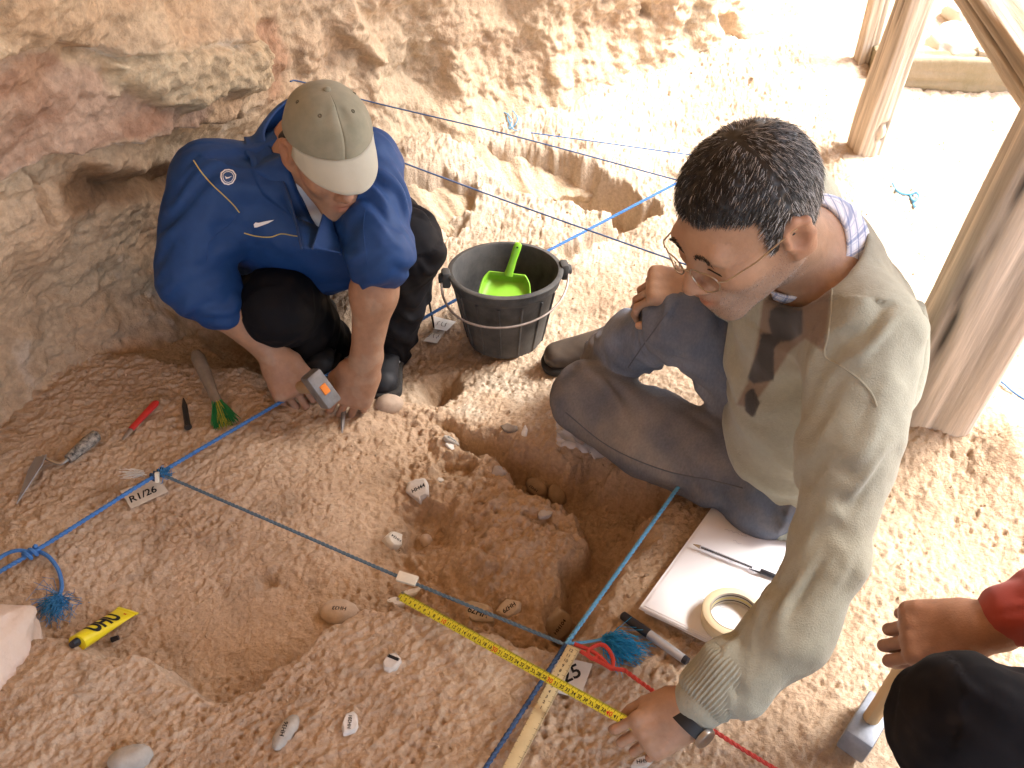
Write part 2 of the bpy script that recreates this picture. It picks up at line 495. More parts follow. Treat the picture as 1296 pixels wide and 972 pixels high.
def gmean(x, y, r=.03):
    return sum(gz(x + r * a, y + r * b) for a in (-1, 0, 1) for b in (-1, 0, 1)) / 9
def gnormal(x, y, r=.025):
    a = gmean(x + r, y, r * .6) - gmean(x - r, y, r * .6); b = gmean(x, y + r, r * .6) - gmean(x, y - r, r * .6)
    return Vector((-a / (2 * r), -b / (2 * r), 1)).normalized()

# ================================================================ CAVE WALL AND ROOF
PATH = [(-1.6, -1.6), (-1.55, -.6), (-1.45, .3), (-1.27, .95), (-1.06, 1.37), (-.80, 1.80), (-.63, 2.2), (-.44, 2.50), (-.11, 2.72), (.37, 2.92), (.74, 3.2), (1.02, 3.8), (1.05, 4.8), (.6, 6)]
path = [(p.x, p.y) for p in spline([(x, y, 0) for x, y in PATH], 400)]
pa = np.array(path)
seg = np.hypot(*np.diff(pa, axis=0).T)
S = np.concatenate([[0], np.cumsum(seg)])
def path_at(s):
    x = np.interp(s, S, pa[:, 0]); y = np.interp(s, S, pa[:, 1])
    e = .02
    tx = np.interp(s + e, S, pa[:, 0]) - np.interp(s - e, S, pa[:, 0]); ty = np.interp(s + e, S, pa[:, 1]) - np.interp(s - e, S, pa[:, 1])
    l = np.hypot(tx, ty)
    return x, y, ty / l, -tx / l
def wall_sh(u, v):
    """path length and height where the photograph's (u, v) meets the plain wall"""
    best = None
    for z in np.arange(.9, 5.5, .01):
        p = D(u, v, z)
        d = np.hypot(pa[:, 0] - p.x, pa[:, 1] - p.y); k = int(d.argmin())
        x, y, nx_, ny_ = path_at(S[k])
        if (p.x - x) * nx_ + (p.y - y) * ny_ < 0.02:
            return float(S[k]), p.z
    return float(S[-1]), p.z
def wpl(pts): return [wall_sh(u, v) for u, v in pts]
s0 = wall_sh(0, 300)[0] - .25; s1 = wall_sh(930, 30)[0] + .1
WS = grid_axis([(0, s0, .03), (s0, s1, .0043), (s1, S[-1], .04)])
WH = grid_axis([(-.5, -.3, .03), (-.3, .95, .0043), (.95, 2.5, .03)])
ws, wh = np.meshgrid(WS, WH)
wx, wy, wnx, wny = path_at(ws)
wob = fbm(ws * 9, wh * 9, 4.4, 3)
wa, wb = ws + .02 * wob, wh + .02 * fbm(ws * 9, wh * 9, 14.4, 3)
rt0 = sstep(wall_sh(360, 80)[0], wall_sh(460, 80)[0], ws)
off = .13 * np.exp(-np.clip(wh + .28, 0, 9) / .10) * (1 - rt0) + .34 * rt0 * np.exp(-np.clip(wh + .24, 0, 9) / .13)                       # the foot runs out into the floor
off += .10 * sstep(.5, 1.0, wh) + .9 * np.clip(wh - .95, 0, 9) ** 1.5 * (1 - .98 * sstep(wall_sh(380, 60)[0], wall_sh(640, 60)[0], ws))      # overhang towards the roof
off += .05 * fbm(ws * 2.2, wh * 2.6, 1.1, 3) + .018 * fbm(ws * 8, wh * 10, 3.1, 3)
shelf = wpl([(-80, 235), (0, 212), (40, 192), (110, 182), (180, 162), (250, 150), (330, 135)])
sh_h = np.interp(wa, [p[0] for p in shelf], [p[1] for p in shelf])
sh_in = sstep(shelf[0][0] - .05, shelf[0][0] + .05, ws) * (1 - sstep(shelf[-1][0] - .12, shelf[-1][0] + .10, ws))
off += .06 * sh_in * sstep(-.006, .010, wb - sh_h)                         # rock stands proud above the white crust
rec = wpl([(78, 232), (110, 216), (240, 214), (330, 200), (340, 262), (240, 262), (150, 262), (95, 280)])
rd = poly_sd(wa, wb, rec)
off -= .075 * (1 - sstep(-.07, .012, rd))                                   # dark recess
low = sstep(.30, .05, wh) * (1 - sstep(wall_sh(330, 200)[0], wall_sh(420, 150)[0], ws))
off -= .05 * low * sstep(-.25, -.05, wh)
up1 = wpl([(-60, 40), (0, 38), (60, 46), (150, 56), (250, 44), (330, 30)])
up_h = np.interp(wa, [p[0] for p in up1], [p[1] for p in up1])
off += .05 * sh_in * sstep(-.008, .012, wb - up_h)
lump = poly_sd(wa, wb, wpl([(100, 60), (180, 50), (320, 40), (325, 95), (240, 112), (220, 128), (160, 112), (110, 92)]))
off += (.05 + .02 * wob) * (1 - sstep(-.02, .012, lump))
crack = line_d(wa, wb, wpl([(28, 200), (45, 232), (62, 252), (74, 275)]))
off -= .018 * (1 - sstep(.001, .008, crack))
redp = poly_sd(wa, wb, wpl([(328, 45), (364, 18), (372, 80), (364, 132), (346, 134)]))
off -= .008 * (1 - sstep(-.03, .03, redp))
# weathered faces right of the seated digger
rt = sstep(wall_sh(360, 80)[0], wall_sh(430, 80)[0], ws)
off += rt * (.030 * np.abs(noise3(ws * 7, wh * 5, 21.0)) + .045 * noise3(ws * 3.5, wh * 2.8, 24.0))
for q, dpt in (([(428, 20), (450, 8), (470, 35), (492, 70), (480, 84), (440, 66), (425, 52)], .05), ([(520, 60), (560, 55), (575, 110), (540, 130), (505, 100)], -.025),
               ([(380, 40), (410, 20), (420, 70), (400, 110), (378, 90)], .03)):
    off += dpt * (1 - sstep(-.03, .012, poly_sd(wa, wb, wpl(q))))
for q in ([(808, 0), (818, 0), (816, 18), (807, 16)], [(892, 15), (912, 10), (905, 52), (893, 55)]):
    off -= .05 * (1 - sstep(-.015, .012, poly_sd(wa, wb, wpl(q))))
rid = 1 - np.abs(fbm(ws * 6, wh * 9, 61.0, 4, .55)); off += .020 * (rid - .7) * (.55 + .1 * rt)
fac = worley2(ws * 9 + .6 * noise3(ws * 5, wh * 5, 3.0), wh * 12 + .6 * noise3(ws * 5, wh * 5, 7.0), 4); off += .011 * (.5 - fac) * sstep(-.1, .4, noise3(ws * 2.5, wh * 3, 71.0))
fine = .0085 * fbm(ws * 28, wh * 34, 6.1, 4, .65) - .004 * np.clip(.4 - worley2(ws * 40, wh * 46, 2), 0, 1)
cr1 = np.abs(fbm(ws * 11, wh * 17, 91.0, 4, .55)); cr2 = np.abs(fbm(ws * 34, wh * 44, 94.0, 3, .6))
off += (.016 * (cr1 - .3) + .006 * (cr2 - .3)) * (.7 - .15 * rt)
off += fine * (0.6 + .2 * rt + .8 * (1 - sstep(-.01, .02, lump)))
V = np.stack([wx + wnx * off, wy + wny * off, wh + .01 * noise3(ws * 12, wh * 12, 30.0)], -1)
tan_ = (.52, .355, .22); mauve = (.36, .205, .13); red = (.42, .23, .14); cream = (.60, .455, .31); ochre = (.40, .245, .13)
n2 = fbm(ws * 5, wh * 5, 2.9, 4)
wc = mixc(tan_, (.55, .41, .27), sstep(-.5, .5, n2))
band = poly_sd(wa, wb, wpl([(-80, 60), (0, 52), (40, 58), (60, 75), (110, 98), (150, 112), (222, 132), (236, 108), (246, 122), (238, 158), (180, 158), (130, 168), (60, 186), (30, 195), (-80, 240)]))
wc = wc * sstep(-.012, .012, band)[..., None] + (1 - sstep(-.012, .012, band))[..., None] * mixc(mauve, (.46, .31, .215), sstep(-.5, .4, fbm(ws * 5, wh * 14, 8.0, 4)))
rp = sstep(.0, -.03, poly_sd(wa, wb, wpl([(-30, 55), (30, 52), (55, 78), (40, 110), (-30, 120)]))) * .8
wc = wc * (1 - rp[..., None]) + rp[..., None] * np.array((.42, .245, .15))
t = .75 * (1 - sstep(-.02, .02, redp + .015 * wob)); wc = wc * (1 - t[..., None]) + t[..., None] * np.array(red)
t = (1 - sstep(-.01, .015, lump)); wc = wc * (1 - .6 * t[..., None]) + .6 * t[..., None] * np.array((.56, .45, .29))
t = sh_in * np.exp(-((wb - sh_h) / .007) ** 2) * sstep(-.4, .2, fbm(ws * 16, wh * 3, 3.0, 2)); wc = wc * (1 - .85 * t[..., None]) + .85 * t[..., None] * np.array((.74, .68, .62))
t = sh_in * np.exp(-((wb - up_h) / .010) ** 2) * sstep(-.2, .3, fbm(ws * 12, wh * 3, 13.0, 2)); wc = wc * (1 - .7 * t[..., None]) + .7 * t[..., None] * np.array((.70, .60, .48))
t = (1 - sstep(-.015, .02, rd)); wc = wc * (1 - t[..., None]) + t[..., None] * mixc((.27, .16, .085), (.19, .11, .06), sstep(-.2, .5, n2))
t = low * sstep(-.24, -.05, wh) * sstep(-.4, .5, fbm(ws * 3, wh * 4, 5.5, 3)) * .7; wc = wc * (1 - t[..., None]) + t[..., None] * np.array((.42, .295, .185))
t = sstep(.35, .7, fbm(ws * 7, wh * 7, 19.0, 4)) * low * .6; wc = wc * (1 - t[..., None]) + t[..., None] * np.array((.58, .48, .38))
yel = mixc(cream, (.54, .42, .29), sstep(-.2, .5, fbm(ws * 3, wh * 2.2, 11.0, 3)))
yel = yel * (1 - .5 * sstep(.1, .6, fbm(ws * 5, wh * 7, 33.0, 3))[..., None]) + .5 * sstep(.1, .6, fbm(ws * 5, wh * 7, 33.0, 3))[..., None] * np.array((.52, .36, .24))
wc = wc * (1 - rt[..., None]) + rt[..., None] * yel
wc *= (1 - .2 * sstep(.15, .7, fbm(ws * 22, wh * 22, 3.7, 3)))[..., None]
my, mx_ = ws.shape
ii = np.arange(my * mx_).reshape(my, mx_)
wq = np.stack([ii[:-1, :-1], ii[:-1, 1:], ii[1:, 1:], ii[1:, :-1]], -1).reshape(-1, 4)
M_rock = mat('cave_rock', None, rough=.93, attr='tint', var=.2, scale=70, bump=1.0, bscale=150, bdist=.005, spec=.12, detail=10)
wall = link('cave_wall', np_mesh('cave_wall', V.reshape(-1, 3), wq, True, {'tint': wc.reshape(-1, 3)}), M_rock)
tag(wall, 'weathered tan and reddish brown rock wall of the shelter behind the digger in blue', 'rock wall')
wall_bvh = BVHTree.FromPolygons(V[::2, ::2].reshape(-1, 3).tolist(), (lambda a: np.stack([a[:-1, :-1], a[:-1, 1:], a[1:, 1:], a[1:, :-1]], -1).reshape(-1, 4).tolist())(np.arange(((my + 1) // 2) * ((mx_ + 1) // 2)).reshape((my + 1) // 2, (mx_ + 1) // 2)))
def on_wall(u, v, up=.003):
    o = Vector((0, 0, CAM_H)); d = (D(u, v, 1) - o).normalized()
    h = wall_bvh.ray_cast(o, d)
    return h[0] + h[1] * up * (1 if h[1].dot(d) < 0 else -1)

# unseen shelter roof, open to the right, edge shaped to steer sun and sky
ROOF_E = 2.14
rx = grid_axis([(-3.2, ROOF_E, .12)]); ry = grid_axis([(-2.2, 7.0, .12)])
RX, RY = np.meshgrid(rx, ry)
edge = .18 * fbm(RX * 0 + 3, RY * .9, 1.0, 3)
REDGE = ROOF_E + edge - .40 * np.clip(RY - 1.05, -1.0, 2.6)
RX2 = -3.2 + (RX + 3.2) * (REDGE + 3.2) / (ROOF_E + 3.2)
rz = 2.15 + .12 * fbm(RX * .9, RY * .9, 6.0, 3) + .02 * fbm(RX * 6, RY * 6, 2.0, 2)
top = rz + .8 + .3 * noise3(RX * .5, RY * .5, 9.0) - .55 * sstep(ROOF_E - .6, ROOF_E, RX)
n_ = RX.size
ii = np.arange(n_).reshape(RX.shape)
qb = np.stack([ii[:-1, :-1], ii[1:, :-1], ii[1:, 1:], ii[:-1, 1:]], -1).reshape(-1, 4)
qt = np.stack([ii[:-1, :-1], ii[:-1, 1:], ii[1:, 1:], ii[1:, :-1]], -1).reshape(-1, 4) + n_
bd = np.concatenate([ii[0, :], ii[1:, -1], ii[-1, -2::-1], ii[-2:0:-1, 0]])
bn = np.roll(bd, -1)
qs = np.stack([bd, bn, bn + n_, bd + n_], -1)
RV = np.concatenate([np.stack([RX2, RY, rz], -1).reshape(-1, 3), np.stack([RX2, RY, top], -1).reshape(-1, 3)])
roof = link('unseen_cave_roof', np_mesh('unseen_cave_roof', RV, np.concatenate([qb, qt, qs]), True), mat('roof_rock', (.50, .38, .26), rough=.95, bump=.8, bscale=30, scale=6, bdist=.01))
roof['kind'] = 'structure'

# ================================================================ SMOOTH BODY ENGINE (blended volumes -> one continuous mesh)
class Field:
    def __init__(s, lo, hi, step, fine=()):
        """fine: list of (centre, half size, step) boxes whose ranges are sampled more densely"""
        s.ax = []
        for k in range(3):
            marks = [(lo[k], hi[k], step)]
            pts = [lo[k]]
            x = lo[k]
            while x < hi[k]:
                st = step
                for c, hs, f in fine:
                    if c[k] - hs < x < c[k] + hs: st = min(st, f)
                x += st; pts.append(x)
            s.ax.append(np.array(pts, np.float32))
        s.F = np.full([len(a) for a in s.ax], .06, np.float32)
    def _sl(s, lo, hi):
        r = []
        for k in range(3):
            a = int(np.searchsorted(s.ax[k], lo[k])); b = int(np.searchsorted(s.ax[k], hi[k]))
            if b <= a: return None
            r.append(slice(a, b))
        return tuple(r)
    def _put(s, sl, d, k, sub=False):
        f = s.F[sl]
        if sub:
            d = -d
            if k > 0:
                h = np.maximum(k - np.abs(f - d), 0) / k
                s.F[sl] = np.maximum(f, d) + h * h * k * .25
            else: s.F[sl] = np.maximum(f, d)
        else:
            if k > 0:
                h = np.maximum(k - np.abs(f - d), 0) / k
                s.F[sl] = np.minimum(f, d) - h * h * k * .25
            else: s.F[sl] = np.minimum(f, d)
    def cap(s, a, b, ra, rb=None, k=.02, sub=False, wide=None, ratio=1.0):
        """tapered capsule; wide/ratio stretch it sideways along an axis"""
        rb = ra if rb is None else rb
        a = np.array(a, np.float32); b = np.array(b, np.float32)
        m = max(ra, rb) * max(1, ratio) + .03 + k * .6
        sl = s._sl(np.minimum(a, b) - m, np.maximum(a, b) + m)
        if sl is None: return
        X = s.ax[0][sl[0]][:, None, None] - a[0]; Y = s.ax[1][sl[1]][None, :, None] - a[1]; Z = s.ax[2][sl[2]][None, None, :] - a[2]
        ba = b - a; bb = float(ba @ ba) + 1e-9
        pb = X * ba[0] + Y * ba[1] + Z * ba[2]
        pp = X * X + Y * Y + Z * Z
        if wide is not None:
            w = np.array(wide, np.float32); w = w - ba * float(w @ ba) / bb; w /= np.linalg.norm(w)
            q = X * w[0] + Y * w[1] + Z * w[2]
            pp = pp + q * q * (1 / ratio ** 2 - 1)
        t = np.clip(pb / bb, 0, 1)
        d = np.sqrt(np.maximum(pp - 2 * t * pb + t * t * bb, 1e-12)) - (ra + (rb - ra) * t)
        s._put(sl, d, k, sub)
    def chain(s, pts, rad, k=.02, **kw):
        for i in range(len(pts) - 1):
            s.cap(pts[i], pts[i + 1], rad[i], rad[i + 1], k if i == 0 else max(k, .01), **kw)
    def ell(s, c, r, k=.02, ax=None, sub=False):
        c = np.array(c, np.float32); m = max(r) + .03 + k * .6
        sl = s._sl(c - m, c + m)
        if sl is None: return
        X = s.ax[0][sl[0]][:, None, None] - c[0]; Y = s.ax[1][sl[1]][None, :, None] - c[1]; Z = s.ax[2][sl[2]][None, None, :] - c[2]
        if ax is None: ax = ((1, 0, 0), (0, 1, 0), (0, 0, 1))
        k0 = 0; k1 = 0
        for e, rr in zip(ax, r):
            q = (X * e[0] + Y * e[1] + Z * e[2]) / rr
            k0 = k0 + q * q; k1 = k1 + q * q / rr ** 2
        k0 = np.sqrt(k0); k1 = np.sqrt(np.maximum(k1, 1e-12))
        s._put(sl, k0 * (k0 - 1) / k1, k, sub)
    def wedge(s, top, lat, dn, fr, half, L, depth, k=.004):
        """cut a V-shaped front opening"""
        X = s.ax[0][:, None, None] - top[0]; Y = s.ax[1][None, :, None] - top[1]; Z = s.ax[2][None, None, :] - top[2]
        l = np.abs(X * lat[0] + Y * lat[1] + Z * lat[2]); q = X * dn[0] + Y * dn[1] + Z * dn[2]; f = X * fr[0] + Y * fr[1] + Z * fr[2]
        d = np.maximum(np.maximum((l - half * np.clip(1 - q / L, 0, 1.3)) * .95, q - L), depth - f).astype(np.float32)
        s._put((slice(None),) * 3, d, k, True)
    def cut(s, p, n):
        """remove everything in front of the plane through p with normal n"""
        X = s.ax[0][:, None, None] - p[0]; Y = s.ax[1][None, :, None] - p[1]; Z = s.ax[2][None, None, :] - p[2]
        s.F = np.maximum(s.F, (X * n[0] + Y * n[1] + Z * n[2]).astype(np.float32))
    def extract(s, iters=1):
        F = s.F; sg = F < 0
        nx_, ny_, nz_ = F.shape
        c = sg[:-1, :-1, :-1].astype(np.int8)
        for i in (0, 1):
            for j in (0, 1):
                for k in (0, 1):
                    if i + j + k: c = c + sg[i:nx_ - 1 + i, j:ny_ - 1 + j, k:nz_ - 1 + k]
        act = np.argwhere((c > 0) & (c < 8))
        key = (act[:, 0].astype(np.int64) * ny_ + act[:, 1]) * nz_ + act[:, 2]
        P = np.zeros((len(act), 3), np.float32); W = np.zeros(len(act), np.float32)
        corners = [(i, j, k) for i in (0, 1) for j in (0, 1) for k in (0, 1)]
        val = {q: F[act[:, 0] + q[0], act[:, 1] + q[1], act[:, 2] + q[2]] for q in corners}
        co = {q: np.stack([s.ax[m][act[:, m] + q[m]] for m in range(3)], -1) for q in corners}
        for q in corners:
            for m in range(3):
                if q[m] == 0:
                    r = list(q); r[m] = 1; r = tuple(r)
                    a, b = val[q], val[r]
                    x = (a < 0) != (b < 0)
                    t = np.where(x, a / np.where(x, a - b, 1), 0)[:, None]
                    P += np.where(x[:, None], co[q] * (1 - t) + co[r] * t, 0)
                    W += x
        P /= W[:, None]
        quads = []
        for m in range(3):
            sl0 = [slice(None)] * 3; sl1 = [slice(None)] * 3
            sl0[m] = slice(0, -1); sl1[m] = slice(1, None)
            a = sg[tuple(sl0)]; b = sg[tuple(sl1)]
            e = np.argwhere(a != b)
            o1, o2 = (m + 1) % 3, (m + 2) % 3
            ok = (e[:, o1] > 0) & (e[:, o2] > 0) & (e[:, o1] < F.shape[o1] - 1) & (e[:, o2] < F.shape[o2] - 1)
            e = e[ok]
            flip = a[e[:, 0], e[:, 1], e[:, 2]]
            ids = []
            for d1, d2 in ((-1, -1), (0, -1), (0, 0), (-1, 0)):
                f = e.copy(); f[:, o1] += d1; f[:, o2] += d2
                kk = (f[:, 0].astype(np.int64) * ny_ + f[:, 1]) * nz_ + f[:, 2]
                ids.append(np.searchsorted(key, kk))
            q = np.stack(ids, -1)
            q[~flip] = q[~flip][:, ::-1]
            quads.append(q)
        Q = np.concatenate(quads)
        for _ in range(iters): P = laplace(P, Q, .5)
        return P, Q
def laplace(P, Q, f):
    acc = np.zeros_like(P, dtype=np.float64); cnt = np.zeros(len(P))
    for a, b in ((0, 1), (1, 2), (2, 3), (3, 0)):
        for k in range(3):
            acc[:, k] += np.bincount(Q[:, a], P[Q[:, b], k], len(P)) + np.bincount(Q[:, b], P[Q[:, a], k], len(P))
        cnt += np.bincount(Q[:, a], minlength=len(P)) + np.bincount(Q[:, b], minlength=len(P))
    return (P * (1 - f) + f * acc / np.maximum(cnt, 1)[:, None]).astype(np.float32)
def vnormals(P, Q):
    n = np.cross(P[Q[:, 2]] - P[Q[:, 0]], P[Q[:, 3]] - P[Q[:, 1]])
    N = np.zeros_like(P, dtype=np.float64)
    for a in range(4):
        for k in range(3): N[:, k] += np.bincount(Q[:, a], n[:, k], len(P))
    return (N / np.maximum(np.linalg.norm(N, axis=1), 1e-12)[:, None]).astype(np.float32)
def wrinkle(P, Q, bones, seed=0.0, fine=.0012):
    """cloth folds: bones are (a, b, reach, amplitude, folds per metre along, twist)"""
    N = vnormals(P, Q)
    disp = np.zeros(len(P))
    wsum = np.full(len(P), 1e-6)
    for bi, (a, b, reach, amp, fr, tw) in enumerate(bones):
        a = np.array(a); b = np.array(b); ba = b - a; L = np.linalg.norm(ba); e = ba / L
        d = P - a
        t = d @ e
        tc = np.clip(t, 0, L)
        rv = d - tc[:, None] * e
        dist = np.linalg.norm(rv, axis=1)
        x, y, z = frame(Vector(e))
        rx_ = (rv @ np.array(x)) / (dist + 1e-6); ry_ = (rv @ np.array(y)) / (dist + 1e-6)
        w = np.exp(-(dist / reach) ** 2 * 1.5) * sstep(-.05, .01, t) * (1 - sstep(L - .01, L + .05, t)) + 1e-9
        q = t * fr + tw * rx_ + 1.3 * noise3(rx_ * 1.1 + seed, ry_ * 1.1, t * 5 + bi * 3)
        n = noise3(q, rx_ * .8 + seed * 1.7 + bi, ry_ * .8 - bi * 2.3)
        n = np.sign(n) * np.abs(n) ** .8
        m = .45 + .9 * sstep(-.3, .5, noise3(t * 7 + bi * 11, rx_ * .9, ry_ * .9 + seed))
        disp += w * amp * n * m; wsum += w
    disp /= wsum
    disp += fine * noise3(P[:, 0] * 45, P[:, 1] * 45, P[:, 2] * 45 + seed) + fine * 1.5 * noise3(P[:, 0] * 18, P[:, 1] * 18, P[:, 2] * 18 + seed)
    return (P + N * disp[:, None]).astype(np.float32)
def V3(*p): return np.array(p, np.float64)
def nrm(v): v = np.array(v, np.float64); return v / np.linalg.norm(v)
def lerp(a, b, t): return np.array(a) * (1 - t) + np.array(b) * t
class Head:
    """a head frame: F forward, U crown, L towards the left ear; c is the middle of the skull"""
    def __init__(s, c, F, U, k=1.0):
        s.c = np.array(c, float); s.F = nrm(F); U = np.array(U, float); s.U = nrm(U - s.F * (U @ s.F)); s.L = np.cross(s.U, s.F); s.k = k
    def p(s, f, u, l): return s.c + s.k * (f * s.F + u * s.U + l * s.L)
    def loc(s, P):
        d = (np.asarray(P) - s.c) / s.k
        return d @ s.F, d @ s.U, d @ s.L
    def build(s, B, neck, rn=.056):
        p, k = s.p, s.k
        ax = (s.F, s.U, s.L)
        B.ell(p(-.014, .034, 0), (.098 * k, .090 * k, .077 * k), .01, ax)
        B.ell(p(.030, -.022, 0), (.064 * k, .088 * k, .060 * k), .03, ax)
        for e in (-1, 1):
            B.cap(p(-.012, -.052, .058 * e), p(.066, -.094, .020 * e), .015 * k, .014 * k, .03)
            B.ell(p(.060, -.022, .043 * e), (.026 * k, .022 * k, .020 * k), .03, ax)
        B.cap(p(.076, -.100, -.013), p(.076, -.100, .013), .0165 * k, None, .03)
        B.cap(p(.080, .020, -.036), p(.080, .020, .036), .0135 * k, None, .02)
        for e in (-1, 1):
            B.ell(p(.098, -.003, .031 * e), (.014 * k, .013 * k, .019 * k), .014, ax, sub=True)
            B.ell(p(.0735, -.003, .031 * e), (.0135 * k, .0125 * k, .0165 * k), .004, ax)
            B.cap(p(.0835, -.0065, .022 * e), p(.0815, -.0075, .041 * e), .0032 * k, None, .004)
        B.cap(p(.086, .012, 0), p(.111, -.030, 0), .0085 * k, .0105 * k, .012)
        B.ell(p(.112, -.036, 0), (.012 * k, .0105 * k, .0115 * k), .008, ax)
        for e in (-1, 1):
            B.ell(p(.100, -.040, .0125 * e), (.011 * k, .008 * k, .0075 * k), .007, ax)
        B.ell(p(.083, -.066, 0), (.014 * k, .022 * k, .028 * k), .02, ax)
        B.chain([p(.088, -.0665, -.022), p(.0965, -.0615, -.006), p(.0965, -.0615, .006), p(.088, -.0665, .022)], [.004 * k, .006 * k, .006 * k, .004 * k], .006)
        B.chain([p(.088, -.0700, -.020), p(.0945, -.0760, -.005), p(.0945, -.0760, .005), p(.088, -.0700, .020)], [.004 * k, .0070 * k, .0070 * k, .004 * k], .006)
        B.cap(p(.1035, -.0685, -.019), p(.1035, -.0685, .019), .0022 * k, None, .003, sub=True)
        for e in (-1, 1):
            a0 = nrm(s.F * .92 + s.L * .30 * e); a2 = nrm(np.cross(a0, s.U)); 
            B.ell(p(-.016, -.006, .082 * e), (.020 * k, .033 * k, .0075 * k), .006, (nrm(s.F * .9 - s.U * .25 + s.L * -.35 * e), nrm(s.U + s.F * -.15), nrm(s.L * e * .95 + s.F * .3)))
            B.chain([p(-.004, -.020, .078 * e), p(-.002, .012, .079 * e), p(-.014, .026, .084 * e), p(-.030, .018, .089 * e), p(-.034, -.006, .087 * e), p(-.022, -.030, .081 * e), p(-.010, -.036, .078 * e)],
                    [.0045 * k] * 5 + [.005 * k, .007 * k], .005)
            B.ell(p(-.011, -.003, .092 * e), (.013 * k, .018 * k, .0125 * k), .004, ax, sub=True); B.ell(p(-.008, .012, .092 * e), (.012 * k, .007 * k, .0075 * k), .003, ax, sub=True)
            B.cap(p(.001, -.010, .080 * e), p(.0, -.004, .081 * e), .0045 * k, None, .004)
        B.cap(p(-.026, -.045, 0), neck, rn * k, rn * 1.06, .035)
        B.cap(p(.02, -.085, 0), lerp(p(.0, -.09, 0), neck, .75), .030 * k, .035, .03)
HANDPTS = []
def hand(B, wrist, d, n, side, curl, thumb=(.75, .35, -.2), spread=.04, sc=1.0, tcurl=(.35, .5)):
    """palm along d, back of the hand towards n, thumb on the side 'side' (+1: n x d); curl: per finger three bends in radians"""
    w = np.array(wrist, float); d = nrm(d); n = nrm(np.array(n) - d * (np.array(n) @ d)); s_ = np.cross(n, d) * side
    P = lambda a, b, c: w + sc * (a * d + b * s_ + c * n)
    B.cap(P(-.03, 0, 0), P(.02, 0, 0), .026 * sc, .027 * sc, .02, wide=s_, ratio=1.15)
    for b0, b1 in ((.020, .032), (.006, .011), (-.007, -.010), (-.018, -.030)):
        B.cap(P(.012, b0, 0), P(.086 - .10 * abs(b1 - .008) ** 1.2, b1, .002), .015 * sc, .0125 * sc, .018)
    B.cap(P(.02, .028, -.010), P(.055, .033, -.012), .018 * sc, .013 * sc, .02)
    B.cap(P(.02, -.026, -.010), P(.06, -.028, -.008), .014 * sc, .012 * sc, .02)
    lens = ((.044, .026, .022), (.048, .030, .023), (.044, .028, .022), (.035, .021, .020))
    tips = []
    for i, (b1, L) in enumerate(zip((.032, .011, -.010, -.030), lens)):
        base = P(.084 - (.004, 0, .003, .011)[i], b1, .001)
        out = (1.5 - i) * spread
        fd = nrm(d + s_ * out); a = 0.0
        pts = [base]
        for m in range(3):
            a += curl[i][m]
            pts.append(pts[-1] + sc * L[m] * (fd * math.cos(a) - n * math.sin(a)))
        r = (.0100, .0088, .0080, .0068) if i < 3 else (.0088, .0078, .0070, .0060)
        r = [x * sc for x in r]
        B.cap(pts[0], pts[1], r[0] * .97, r[1] * .95, .0035); B.cap(pts[1], pts[2], r[1] * 1.03, r[2] * .95, .0015); B.cap(pts[2], pts[3], r[2] * 1.02, r[3], .0015)
        HANDPTS.append((pts, n, sc))
        B.ell(pts[0] + n * .0035 * sc, (.0102 * sc,) * 3, .006)
        B.cap(P(.03, b1 * .6, .011), pts[0] + n * .006 * sc, .0035 * sc, .0042 * sc, .008)
        tips.append(pts)
    t0 = P(.022, .034, -.012)
    td = nrm(d * thumb[0] + s_ * thumb[1] + n * thumb[2])
    bend = nrm(-s_ * .75 + d * .35 - n * .3)
    t1 = t0 + sc * .040 * td
    td2 = nrm(td + bend * tcurl[0]); t2 = t1 + sc * .033 * td2
    td3 = nrm(td2 + bend * tcurl[1]); t3 = t2 + sc * .024 * td3
    B.cap(t0, t1, .0155 * sc, .0115 * sc, .012); B.cap(t1, t2, .0115 * sc, .0100 * sc, .003); B.cap(t2, t3, .0104 * sc, .0080 * sc, .0015)
    HANDPTS.append(([t0, t1, t2, t3], n, sc))
    return tips, (t1, t2, t3), P
def part_from(B, name, material, parent, bones=None, seed=0.0, fine=.0012, tint=None, iters=1, origin=None):
    P, Q = B.extract(iters)
    if bones: P = wrinkle(P, Q, bones, seed, fine)
    o = np.zeros(3) if origin is None else np.array(origin)
    at_ = {'tint': tint(P, vnormals(P, Q))} if tint else None
    ob = link(name, np_mesh(name, P - o, Q, True, at_), material, parent)
    return ob, P, Q
def decal(name, target, pts2, c, X, Y, ray, material, parent, off=.0012, origin=(0, 0, 0), sub=2):
    """a flat mark (outline in metres along X, Y about c) laid onto the cloth along 'ray'"""
    bm = bmesh.new()
    vs_ = [bm.verts.new((x, y, 0)) for x, y in pts2]
    f = bm.faces.new(vs_)
    bmesh.ops.triangulate(bm, faces=[f])
    for _ in range(sub): bmesh.ops.subdivide_edges(bm, edges=bm.edges[:], cuts=1, use_grid_fill=False)
    bmesh.ops.triangulate(bm, faces=bm.faces[:])
    c = Vector(c); X = Vector(X).normalized(); Y = Vector(Y).normalized(); ray = Vector(ray).normalized()
    for v in bm.verts:
        p = c + X * v.co.x + Y * v.co.y - ray * .25
        h = target.ray_cast(p, ray)
        if h[0] is not None: v.co = h[0] - ray * off - Vector(origin)
        else: v.co = c + X * v.co.x + Y * v.co.y - Vector(origin)
    me = bpy.data.meshes.new(name); bm.to_mesh(me); bm.free()
    return link(name, me, material, parent)

